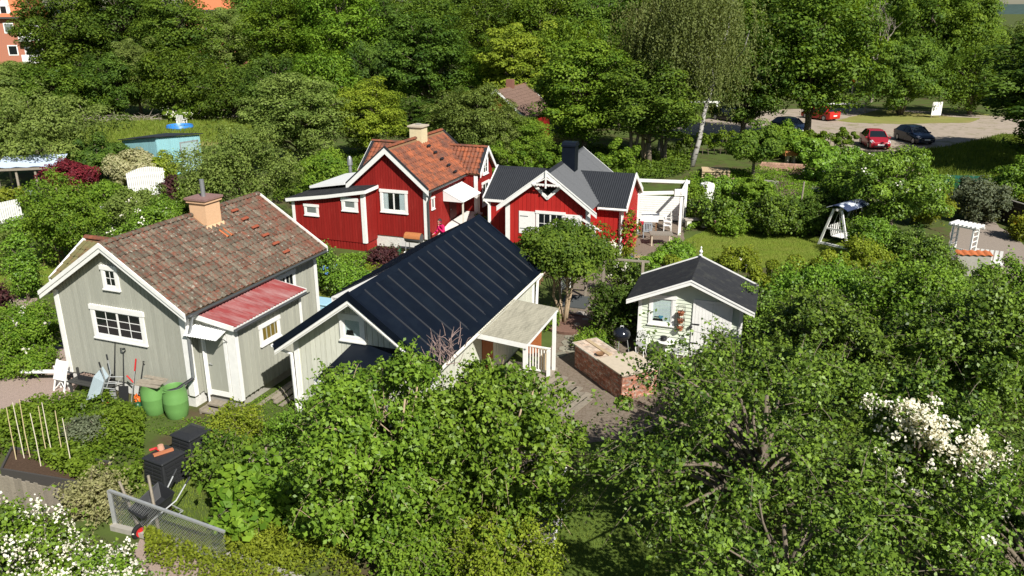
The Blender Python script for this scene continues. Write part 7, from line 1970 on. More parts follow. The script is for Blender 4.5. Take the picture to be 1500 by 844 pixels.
# -- forest trees share a few crowns
PROTO = {}
def forest_proto(kind, seed, low=False):
    key = (kind, seed, low)
    if key in PROTO:
        return PROTO[key]
    rng = np.random.default_rng(seed)
    H_, RR = (8.0, 5.0) if low else (14.0, 4.6)
    z0 = 0.4 if low else (1.8 if kind != 'tall' else 3.5)
    zc, rz = (z0 + H_) / 2, (H_ - z0) / 2
    m = {'forest': 'forest', 'dark': 'dark', 'olive': 'olive', 'bright': 'bright', 'yellow': 'yellow', 'tall': 'forest'}[kind]
    cr = {'forest': 1.05, 'dark': 0.85, 'olive': 0.95, 'bright': 1.0, 'yellow': 0.9, 'tall': 1.15}[kind]
    cr *= 0.9 if low else 1.0
    cen = centres(rng, 150 if low else 190, RR * 0.84, RR * 0.84, rz - cr * 0.6, zc, z0, 0.24, 0.45)
    # uneven light: fine leaf scale everywhere, clumps flattened into layers
    pos, nrm, size, tint = clump_leaves(rng, cen, 24000 if low else 30000, cr, 0.25, 0.85 if low else 0.66, zc, 0.45, 0.6, 0.45)
    me = arr_mesh('crown', leaf_verts(rng, pos, nrm, size, 0.62), 4, LM[m], tint)
    tm = trunk_mesh(rng, H_, 0.24, z0, cen, 44, BARK, rmin=0.06)
    PROTO[key] = (me, tm)
    return PROTO[key]
def forest_tree(name, label, xyhr, kind, seed, rz, group='forest trees'):
    x, y, h_, r_ = xyhr
    low = h_ / r_ < 2.15 and y > 70
    me, tm = forest_proto(kind, seed, low)
    o = thing(name, label, 'tree', (x, y, 0), rz, group, (r_ / 5.0, r_ / 5.0, h_ / 8.0) if low else (r_ / 4.6, r_ / 4.6, h_ / 14.0))
    inst('crown', me, o); inst('trunk', tm, o)
    return o
ORD = ['first', 'second', 'third', 'fourth', 'fifth', 'sixth', 'seventh', 'eighth', 'ninth', 'tenth', 'eleventh', 'twelfth', 'thirteenth', 'fourteenth', 'fifteenth', 'sixteenth', 'seventeenth', 'eighteenth', 'nineteenth', 'twentieth', 'twenty-first', 'twenty-second']
rowA = [((-61.35, 114.85, 15.11, 6.96), 'forest'), ((-55.47, 119.77, 16.16, 7.25), 'dark'), ((-45.66, 114.85, 15.11, 6.50), 'forest'), ((-42.59, 127.38, 12.67, 4.65), 'olive'), ((-32.38, 116.77, 14.74, 6.14), 'bright'), ((-23.78, 114.85, 15.96, 6.49), 'bright'), ((-17.83, 119.77, 13.49, 5.34), 'dark'), ((-11.37, 125.11, 14.52, 6.57), 'forest'), ((-3.33, 114.85, 13.83, 6.05), 'forest'),
        ((3.80, 114.85, 15.11, 6.03), 'bright'), ((10.94, 114.85, 14.26, 6.04), 'forest'), ((18.07, 114.85, 15.96, 6.49), 'dark'), ((25.68, 114.85, 16.80, 6.94), 'forest'), ((35.19, 114.85, 16.38, 7.41), 'forest'), ((44.46, 116.77, 15.60, 6.60), 'bright'), ((55.80, 125.11, 10.28, 5.60), 'forest'), ((57.07, 114.85, 14.68, 6.97), 'forest'), ((61.05, 112.99, 15.46, 5.25), 'bright'), ((76.47, 125.11, 10.19, 6.11), 'olive'), ((78.00, 114.85, 10.63, 7.01), 'forest'), ((-77.77, 130.94, 3.85, 5.91), 'olive')]
for i, (p, kd) in enumerate(sorted(rowA, key=lambda q: q[0][0])):
    forest_tree('tall_forest_tree', f'{ORD[i]} tree from the left in the tall back row of the wood', p, kd, 500 + i % 2, i * 1.7)
rowC = [((-86.48, 140.04, 17.80, 6.76), ['forest','dark','forest','bright'][0])][:0] or [
    ((-40.93, 140.04, 17.08, 7.33), 'forest'), ((-32.28, 140.04, 15.53, 6.49), 'dark'), ((-23.64, 140.04, 17.08, 7.33), 'forest'), ((-14.99, 140.04, 15.53, 6.49), 'bright'), ((-6.34, 140.04, 17.08, 7.33), 'forest'), ((2.31, 140.04, 15.53, 6.49), 'forest'), ((10.95, 140.04, 17.08, 7.33), 'dark'), ((19.60, 140.04, 15.53, 6.49), 'forest'), ((28.25, 140.04, 17.08, 7.33), 'bright'), ((36.90, 140.04, 15.53, 6.49), 'forest'), ((45.54, 140.04, 17.08, 7.33), 'forest'), ((54.19, 140.04, 15.53, 6.49), 'dark'), ((62.84, 140.04, 17.08, 7.33), 'forest'), ((71.49, 140.04, 15.53, 6.49), 'bright')]
for i, (p, kd) in enumerate(rowC):
    forest_tree('distant_forest_tree', f'{ORD[i]} tree from the left in the farthest row of the wood', p, kd, 500 + i % 2, i * 1.1 + 0.5, 'farthest trees')
rowB = [((-54.05, 87.28, 6.06, 6.13), 'olive'), ((-48.43, 88.41, 6.48, 5.47), 'forest'), ((-44.35, 90.75, 6.85, 4.49), 'dark'), ((-42.16, 93.21, 8.61, 3.06), 'olive'), ((-36.39, 90.75, 7.56, 5.60), 'forest'), ((-29.95, 88.41, 6.48, 4.74), 'forest'), ((-23.81, 83.54, 7.20, 4.14), 'dark'), ((-18.37, 81.05, 8.34, 4.34), 'bright'), ((-13.66, 83.54, 8.38, 4.13), 'dark'), ((-8.03, 81.05, 11.44, 4.97), 'dark'), ((-3.15, 83.54, 8.38, 3.78), 'bright'),
        ((0.67, 80.09, 10.47, 4.60), 'yellow'), ((5.95, 78.70, 10.36, 4.84), 'bright'), ((10.55, 81.05, 9.71, 3.99), 'forest')]
for i, (p, kd) in enumerate(sorted(rowB, key=lambda q: q[0][0])):
    forest_tree('woodland_edge_tree', f'{ORD[i]} tree from the left in the lower middle row of the wood', p, kd, 510 + i % 2, i * 2.3, 'trees along the wood edge')
forest_tree('brownish_tree', 'olive brown loose tree left behind the red tiled cottage', (-15.72, 59.42, 7.59, 3.72), 'olive', 520, 0.4)
forest_tree('yellowish_tree', 'yellow green rounded tree directly behind the red tiled roof', (-11.06, 63.42, 6.49, 3.18), 'yellow', 521, 1.1)
forest_tree('dark_understorey_tree', 'dark low tree right of the round dark tree, above the tiled roof', (-8.06, 67.96, 4.61, 3.13), 'dark', 511, 2.1)
forest_tree('silver_green_tree', 'pale olive tree hiding the far cottage roof', (-3.04, 59.42, 6.03, 3.49), 'olive', 521, 2.0)
forest_tree('ash_tree', 'large bright green ash tree behind the black chimney', (5.69, 63.73, 9.81, 4.48), 'bright', 523, 0.9)
forest_tree('dark_ash_tree', 'dark green layered tree with bare trunks left of the birch', (10.32, 60.52, 8.00, 4.03), 'tall', 524, 0.2)
forest_tree('lime_tree', 'big leafy green tree overhanging the parked cars', (26.00, 71.60, 14.47, 5.83), 'forest', 525, 1.4)
forest_tree('shade_tree', 'dark tree between the birch and the overhanging lime', (19.96, 70.47, 11.53, 4.34), 'dark', 526, 2.7)
forest_tree('right_edge_tree', 'dark overhanging tree at the right picture edge', (38.8, 57.5, 10.2, 6.4), 'dark', 528, 0.5)
forest_tree('right_shade_tree', 'tall dark tree outside the right edge shading the cars', (43.8, 64.5, 11.0, 6.0), 'dark', 528, 1.5)
forest_tree('right_back_tree', 'green tree behind the white notice board on the right', (52.12, 93.21, 7.31, 4.98), 'forest', 525, 2.5)
forest_tree('far_roof_screen_tree', 'olive tree in front of the far cottage, left of its roof', (-2.47, 57.85, 6.91, 2.42), 'olive', 520, 1.9)
forest_tree('far_roof_screen_tree', 'bright tree hiding the walls of the far cottage', (0.98, 57.34, 4.44, 2.30), 'bright', 523, 0.3)
forest_tree('far_roof_screen_tree', 'olive tree directly in front of the far cottage roof', (-0.39, 57.34, 5.19, 1.93), 'olive', 521, 0.8)
# bare grey tree
rng = np.random.default_rng(77)
bt = thing('bare_grey_tree', 'leafless pale grey tree rising behind the round bush tree', 'tree', (*(46.35, 106.09, 13.24, 2.58)[:2], 0))
mb = MB()
def branch(p, d, L_, r_, depth):
    q = p + d * L_
    m = p.lerp(q, 0.5) + Vector(rng.normal(0, 0.05, 3)) * L_
    mb.tube([p, m, q], [r_, r_ * 0.8, r_ * 0.55], 5, cap=False)
    if depth:
        for k in range(3 if depth > 1 else 4):
            d2 = (d + Vector(rng.normal(0, 0.42, 3)) + Vector((0, 0, 0.18))).normalized()
            branch(p.lerp(q, rng.uniform(0.5, 1.0)), d2, L_ * rng.uniform(0.6, 0.8), r_ * 0.55, depth - 1)
branch(Vector((0, 0, 0)), Vector((0, 0, 1)), 5.5, 0.22, 4)
mb.build('trunk', TWIG, bt)

# -- weeping birch
def birch(label, xyhr, lean):
    x, y, h_, r_ = xyhr
    rng = np.random.default_rng(int(x * 7) % 1000)
    o = thing('weeping_birch', label, 'tree', (x, y, 0), 0)
    cen = centres(rng, 60, r_ * 0.75, r_ * 0.75, h_ * 0.30, h_ * 0.68, h_ * 0.35, 0.2, 0.3)
    ns, per = 1500, 24
    idx = rng.integers(0, len(cen), ns)
    st = cen[idx] + rng.normal(size=(ns, 3)) * np.array([0.9, 0.9, 0.6])
    st[:, 2] += 0.8
    L_ = rng.uniform(1.2, 4.6, ns)
    t = (np.arange(per)[None, :] + rng.uniform(0, 1, (ns, per))) / per
    ang = np.arctan2(st[:, 1], st[:, 0])
    dx = np.stack([np.cos(ang), np.sin(ang)], 1) * 0.5
    pos = np.repeat(st[:, None], per, 1)
    pos[:, :, 2] -= t * L_[:, None]
    pos[:, :, 0] += dx[:, None, 0] * np.sqrt(t) * 0.8; pos[:, :, 1] += dx[:, None, 1] * np.sqrt(t) * 0.8
    pos += rng.normal(size=pos.shape) * 0.07
    pos = pos.reshape(-1, 3)
    nrm = rng.normal(size=pos.shape) * 0.6 + np.array([0.2, -0.5, 0.2])
    ax = np.tile(np.array([[0, 0, -1.0]]), (len(pos), 1))
    tint = np.repeat(rng.normal(0.45, 0.2, ns), per) + rng.normal(0, 0.15, len(pos))
    k = pos[:, 2] > 1.0
    inst('crown', arr_mesh('crown', leaf_verts(rng, pos[k], nrm[k], 0.17 * rng.uniform(0.7, 1.3, k.sum()), 0.5, axis=ax[k]), 4, LM['birch'], tint[k]), o)
    inst('trunk', trunk_mesh(rng, h_, 0.21, h_ * 0.4, cen, 22, BIRCH, lean=lean, rmin=0.04), o)
    return o
birch('tall weeping birch with white leaning trunk behind the pergola', (13.64, 61.08, 14.67, 4.98), (2.6, 1.0))
birch('second weeping birch whose olive curtain hangs left of the first', (11.92, 65.30, 13.47, 3.47), (0.4, 0.3))
plant('round_bush_tree', 'broad round multi stemmed tree beyond the parking road', 'tree', (44.18, 93.21, 8.76, 5.93), 'forest', 24000, 0.26, t0=0.04, clumps=110, cr=1.15, stems=6, spread=2.2, trunk_r=0.12, limbs=30, flat=0.6, lump=0.15)
# bare trunks under the ash
for i, (p, hh, lab) in enumerate((((9.99, 61.36, 6.25, 0.51), 6.0, 'pale forked trunk standing left under the dark layered tree'), ((11.66, 61.65, 6.23, 0.52), 6.5, 'brown twin trunk standing between forked trunk and birch'), ((9.03, 60.52, 5.35, 0.51), 5.5, 'dark thin trunk leaning furthest left under the layered tree'))):
    o = thing('forked_trunk_tree', lab, 'tree', (p[0], p[1], 0))
    mb = MB(); rng = np.random.default_rng(900 + i)
    for s_ in range(3):
        a_ = s_ * 2.1 + i
        pts_ = [Vector((0.12 * math.cos(a_), 0.12 * math.sin(a_), -0.1))]
        for j in range(1, 6):
            pts_.append(Vector((math.cos(a_) * 0.13 * j * 1.3 + rng.normal(0, 0.06), math.sin(a_) * 0.1 * j + rng.normal(0, 0.06), hh * j / 5)))
        mb.tube(pts_, [0.16, 0.14, 0.12, 0.10, 0.08, 0.05], 7)
    mb.build('trunk', [PALEBARK, BARK, BARK][i], o, smooth=True)

# -- foreground
plant('white_blossom_shrub', 'shrub covered in white blossom in the bottom left corner', 'shrub', (-9.75, 12.6, 2.4, 1.75), 'lilac', 21000, 0.085, clumps=80, mode='mix', flowers=(PETW, 420, 22, 0.075, 0.058), lump=0.3, per=11, twl=0.5, lo=0.45)
plant('white_blossom_shrub', 'smaller white flowering branch shrub right of the corner blossom shrub', 'shrub', (-7.85, 12.95, 1.35, 0.62), 'lilac', 5000, 0.08, clumps=30, mode='mix', flowers=(PETW, 85, 22, 0.07, 0.056), lump=0.35, per=11, twl=0.4)
plant('lilac', 'large lilac shrub in front of the black roofed outbuilding', 'shrub', (-2.79, 15.21, 4.71, 2.08), 'lilac', 33000, 0.11, clumps=116, cr=0.36, mode='mix', stems=4, spread=0.9, trunk_r=0.05, bark=PALEBARK, lump=0.3, per=10, twl=0.42, limbs=64)
plant('lilac', 'lilac shrub right of the large one, reaching over the lounger', 'shrub', (-0.34, 15.34, 4.41, 1.95), 'lilac', 32000, 0.11, clumps=112, cr=0.36, mode='mix', stems=4, spread=0.8, trunk_r=0.05, bark=PALEBARK, lump=0.3, per=10, twl=0.42, limbs=64)
li = bpy.data.objects['lilac.001']
dt = MB(); rg = np.random.default_rng(5); b0 = Vector((-1.50, 16.55, 4.00)) - li.location
for i in range(60):
    a_ = b0 + Vector(rg.normal(0, 0.16, 3)); d_ = (Vector(rg.normal(0, 0.45, 3)) + Vector((0, 0, 0.9))).normalized(); L_ = rg.uniform(0.25, 0.6)
    dt.tube([a_, a_ + d_ * L_ * 0.6, a_ + d_ * L_ + Vector(rg.normal(0, 0.05, 3))], [0.012, 0.008, 0.004], 4, cap=False)
dt.build('dead_twigs', mat('mauve_grey_twig', (0.24, 0.17, 0.15), 0.9), li)['kind'] = 'stuff'
plant('lilac', 'low lilac suckers at the foot of the outbuilding corner', 'shrub', (-4.24, 17.71, 3.13, 0.97), 'lilac', 13000, 0.09, clumps=50, cr=0.4, mode='spray', stems=3, spread=0.3, per=10, twl=0.35)
plant('golden_shrub', 'yellow green shrub at the bottom edge under the lilac', 'shrub', (-0.15, 13.6, 1.55, 1.35), 'yellow', 17000, 0.07, clumps=70, mode='spray', per=11, twl=0.3, lump=0.3)
plant('ground_elder', 'dark green leafy shrub at the foot of the lilac', 'shrub', (-1.9, 14.6, 1.3, 1.2), 'bright', 12000, 0.085, clumps=60, mode='spray', per=9, twl=0.3)
plant('large_leaved_perennial', 'clump of large pointed leaves behind the wire mesh panel', 'plant', (-5.7, 16.6, 1.0, 1.35), 'bright', 5200, 0.22, clumps=60, mode='spray', per=6, twl=0.35, flat=0.6, up=0.8)
plant('large_leaved_perennial', 'second clump of large pointed leaves, right under the lilac', 'plant', (-4.0, 15.9, 0.95, 1.0), 'bright', 3200, 0.22, clumps=40, mode='spray', per=6, twl=0.35)
plant('hollyhock_clump', 'blue green leafy clump right of the nearer compost bin', 'plant', (-7.0, 17.5, 1.35, 0.75), 'forest', 5200, 0.11, clumps=40, mode='spray', per=8, twl=0.35)
plant('currant_bush', 'yellow green currant bush in front of the porch step', 'shrub', (-7.55, 19.6, 1.15, 0.85), 'yellow', 8000, 0.075, clumps=45, mode='spray', per=10, twl=0.28)
plant('currant_bush', 'currant bush between the compost bins and the outbuilding', 'shrub', (-6.0, 19.3, 0.9, 0.6), 'lilac', 4500, 0.08, clumps=40, mode='spray', per=10, twl=0.28)
plant('dry_grass_tussock', 'tall straw coloured grass tussock left of the wire mesh panel', 'grass', (-9.75, 16.3, 0.95, 0.36), 'straw', 5000, 0.075, clumps=26, mode='spray', per=14, twl=0.45)
plant('apple_tree', 'large apple tree filling the lower right foreground', 'tree', (5.1, 14.3, 5.0, 3.0), 'apple', 27000, 0.092, t0=0.18, clumps=70, cr=0.31, clumpy=0.38, mode='mix', trunk_r=0.16, limbs=50, lump=0.55, per=13, twl=0.8, lo=0.42)
plant('apple_tree', 'apple tree at the bottom right corner in front of the white rambler', 'tree', (9.3, 11.9, 4.2, 2.2), 'apple', 16000, 0.092, t0=0.18, clumps=40, cr=0.30, clumpy=0.38, mode='mix', trunk_r=0.15, limbs=40, lump=0.55, per=13, twl=0.75, lo=0.42, flowers=(PETW, 160, 7, 0.06, 0.06))
plant('apple_tree', 'lower apple tree whose branches reach the bottom edge right of the lawn', 'tree', (4.4, 10.9, 4.3, 2.1), 'apple', 14500, 0.088, t0=0.15, clumps=38, cr=0.28, clumpy=0.38, mode='mix', trunk_r=0.12, limbs=36, lump=0.55, per=13, twl=0.7, lo=0.4)
plant('rambling_rose', 'rambling rose with dense white clusters at the right', 'shrub', (8.55, 14.9, 4.75, 1.75), 'apple', 20000, 0.095, clumps=80, mode='mix', lump=0.45, per=10, twl=0.45, blooms=[(6.92, 13.59, 4.30), (7.26, 14.07, 4.30), (6.64, 13.37, 4.30), (6.35, 12.52, 4.10), (8.55, 13.24, 4.20), (8.51, 12.73, 4.20), (8.39, 12.06, 4.10), (8.48, 11.75, 4.00), (8.65, 12.18, 4.20), (8.08, 13.56, 4.20), (8.15, 11.06, 3.80), (6.94, 13.29, 4.20)])
plant('apple_tree', 'apple tree between the mint shed and the white rambler', 'tree', (6.5, 18.4, 3.5, 1.9), 'apple', 19000, 0.11, t0=0.15, clumps=54, cr=0.36, mode='mix', trunk_r=0.10, limbs=30, per=11, twl=0.5)
plant('pear_tree', 'leafy fruit tree right of the mint shed', 'tree', (9.1, 21.5, 3.6, 2.1), 'apple', 20000, 0.115, t0=0.15, clumps=60, cr=0.38, mode='mix', trunk_r=0.10, limbs=26, per=10, twl=0.5)
plant('plum_tree', 'leafy fruit tree at the right edge above the white rambler', 'tree', (13.0, 20.6, 4.2, 2.4), 'apple', 23000, 0.12, t0=0.15, clumps=62, cr=0.42, mode='mix', trunk_r=0.11, limbs=26, per=10, twl=0.55)
plant('plum_tree', 'fruit tree in front of the white rose arch', 'tree', (13.9, 25.8, 3.5, 2.3), 'lilac', 20000, 0.11, t0=0.12, clumps=100, cr=0.48, mode='mix', trunk_r=0.11, limbs=22, per=9, twl=0.5)
plant('hazel_bush', 'big hazel bush between shed hedge and rose arch', 'shrub', (12.0, 29.6, 2.15, 2.2), 'lilac', 15000, 0.115, clumps=90, cr=0.46, mode='mix', per=9, twl=0.5)
plant('elder_bush', 'dark leafy bush directly right of the mint shed', 'shrub', (8.6, 26.2, 2.2, 1.3), 'apple', 11000, 0.095, clumps=55, mode='spray', per=9, twl=0.4)
plant('fruit_bush', 'sprawling bush left of the fruit tree in front of the arch', 'shrub', (10.6, 25.4, 2.6, 1.8), 'lilac', 15000, 0.10, clumps=70, mode='spray', per=9, twl=0.45)
plant('fruit_bush', 'bush under the right fruit trees near the picture edge', 'shrub', (16.4, 22.8, 3.6, 2.2), 'apple', 15000, 0.11, clumps=70, mode='spray', per=9, twl=0.5)
plant('fruit_bush', 'bush right of the rose arch at the picture edge', 'shrub', (19.8, 29.8, 1.9, 1.9), 'lilac', 11000, 0.125, clumps=60, mode='spray', per=8, twl=0.45)
plant('young_apple_tree', 'slim young apple tree in front of the white shed door', 'tree', (6.25, 22.6, 2.4, 0.6), 'apple', 3600, 0.085, t0=0.12, clumps=30, cr=0.3, mode='spray', trunk_r=0.04, limbs=14, per=9, twl=0.4)

# -- round the shed and counter
plant('dark_peony_bush', 'dark green bush left of the mint shed behind the kettle grill', 'shrub', (3.75, 27.3, 2.0, 1.05), 'dark', 12000, 0.095, clumps=60, mode='spray', per=9, twl=0.35)
plant('low_bush', 'low bright plants behind the tiled counter top', 'plant', (2.85, 26.2, 0.6, 0.75), 'bright', 3500, 0.10, clumps=30, mode='spray', per=7, twl=0.25)
plant('rose_bush', 'white rose bush under the timber rail beside the shed roof', 'shrub', (4.9, 31.6, 1.7, 0.95), 'apple', 7000, 0.095, clumps=40, mode='spray', per=9, twl=0.35, flowers=(PETW, 40, 10, 0.05, 0.075))
sm = (1.17, 28.64, 4.05, 2.10)
plant('umbrella_tree', 'small tree with flat dense crown and pale forked stems', 'tree', (1.95, 28.6, 4.12, 2.15), 'forest', 22000, 0.115, t0=0.42, clumps=95, cr=0.46, flat=0.7, trunk_r=0.055, bark=PALEBARK, stems=4, spread=0.75, limbs=30, lump=0.18)
plant('shade_plant', 'small bright plant beside the pale tree stems', 'plant', (1.35, 28.2, 0.7, 0.4), 'bright', 1500, 0.10, clumps=16, mode='spray', per=7, twl=0.25)
plant('climbing_rose', 'climbing rose with deep red blooms at the red corner', 'climber', (5.35, 37.6, 2.7, 0.75), 'yellow', 6500, 0.10, clumps=45, mode='spray', per=8, twl=0.3, flowers=(PETR, 170, 14, 0.05, 0.085), lo=0.1)
plant('rose_bush', 'white rose bush in front of the red wing wall', 'shrub', (4.35, 36.3, 1.15, 0.65), 'apple', 3200, 0.10, clumps=25, mode='spray', per=8, twl=0.3, flowers=(PETW, 60, 12, 0.05, 0.09))
plant('red_rose_bush', 'low red rose bush between white roses and lattice', 'shrub', (3.45, 36.6, 1.3, 0.6), 'apple', 3000, 0.10, clumps=25, mode='spray', per=8, twl=0.3, flowers=(PETR, 70, 12, 0.05, 0.085))
plant('patio_flowers', 'red geraniums in the tall terracotta pot', 'plant', (6.05, 39.1, 1.0, 0.30), 'bright', 900, 0.08, clumps=12, flowers=(PETR, 24, 9, 0.04, 0.07))

def hedge(name, label, a_, b_, h_, w_, leafm, n, leaf, seed):
    rng = np.random.default_rng(seed)
    o = thing(name, label, 'hedge', (0, 0, 0))
    a_, b_ = np.array(a_[:2]), np.array(b_[:2]); L_ = np.linalg.norm(b_ - a_); d = (b_ - a_) / L_; nn = np.array([-d[1], d[0]])
    k = int(L_ * h_ * 5)
    s_ = rng.uniform(0, L_, k); v_ = rng.uniform(-1, 1, k) * w_ / 2; z_ = rng.uniform(0.15, 1, k) ** 0.7 * h_ * (1 + 0.12 * np.sin(s_ * 1.7 + seed) + 0.08 * np.sin(s_ * 4.1))
    cen = np.stack([a_[0] + d[0] * s_ + nn[0] * v_, a_[1] + d[1] * s_ + nn[1] * v_, z_], 1)
    pos, nrm, size, tint = clump_leaves(rng, cen, n, 0.30, leaf, 0.8, h_ * 0.3, 0.5)
    kk = pos[:, 2] > 0.02
    inst('foliage', arr_mesh('foliage', leaf_verts(rng, pos[kk], nrm[kk], size[kk]), 4, LM[leafm], tint[kk]), o)
    mb = MB()
    for i in range(int(L_ / 0.5)):
        p = a_ + d * (i * 0.5 + 0.2)
        mb.tube([(p[0], p[1], 0), (p[0] + rng.normal(0, 0.1), p[1] + rng.normal(0, 0.1), h_ * 0.8)], [0.03, 0.012], 4)
    mb.build('stems', BARK, o)
hedge('garden_hedge', 'loose yellow green hedge behind the mint shed', (6.4, 30.6), (14.2, 31.6), 1.75, 1.5, 'yellow', 26000, 0.11, 3)
hedge('low_patio_hedge', 'low green hedge between patio and shed roof', (4.9, 33.4), (8.0, 34.8), 0.95, 0.8, 'lilac', 6500, 0.10, 4)
hedge('path_hedge', 'bright low hedge beyond the dark plank fence', (29.6, 47), (31.5, 37), 1.1, 1.2, 'yellow', 8000, 0.13, 6)
hedge('back_garden_hedge', 'bright green rounded hedge behind the red gabled cottage', (-4.5, 50.5), (8.0, 51.5), 3.0, 2.4, 'bright', 26000, 0.16, 7)
hedge('wood_edge_scrub', 'dark scrub along the back of the meadow', (-66, 104), (-24, 106), 3.0, 3.5, 'forest', 20000, 0.28, 8)
hedge('road_scrub', 'green scrub between the terraces and the parking road', (13.5, 66), (29, 68), 1.7, 2.0, 'bright', 14000, 0.2, 9)

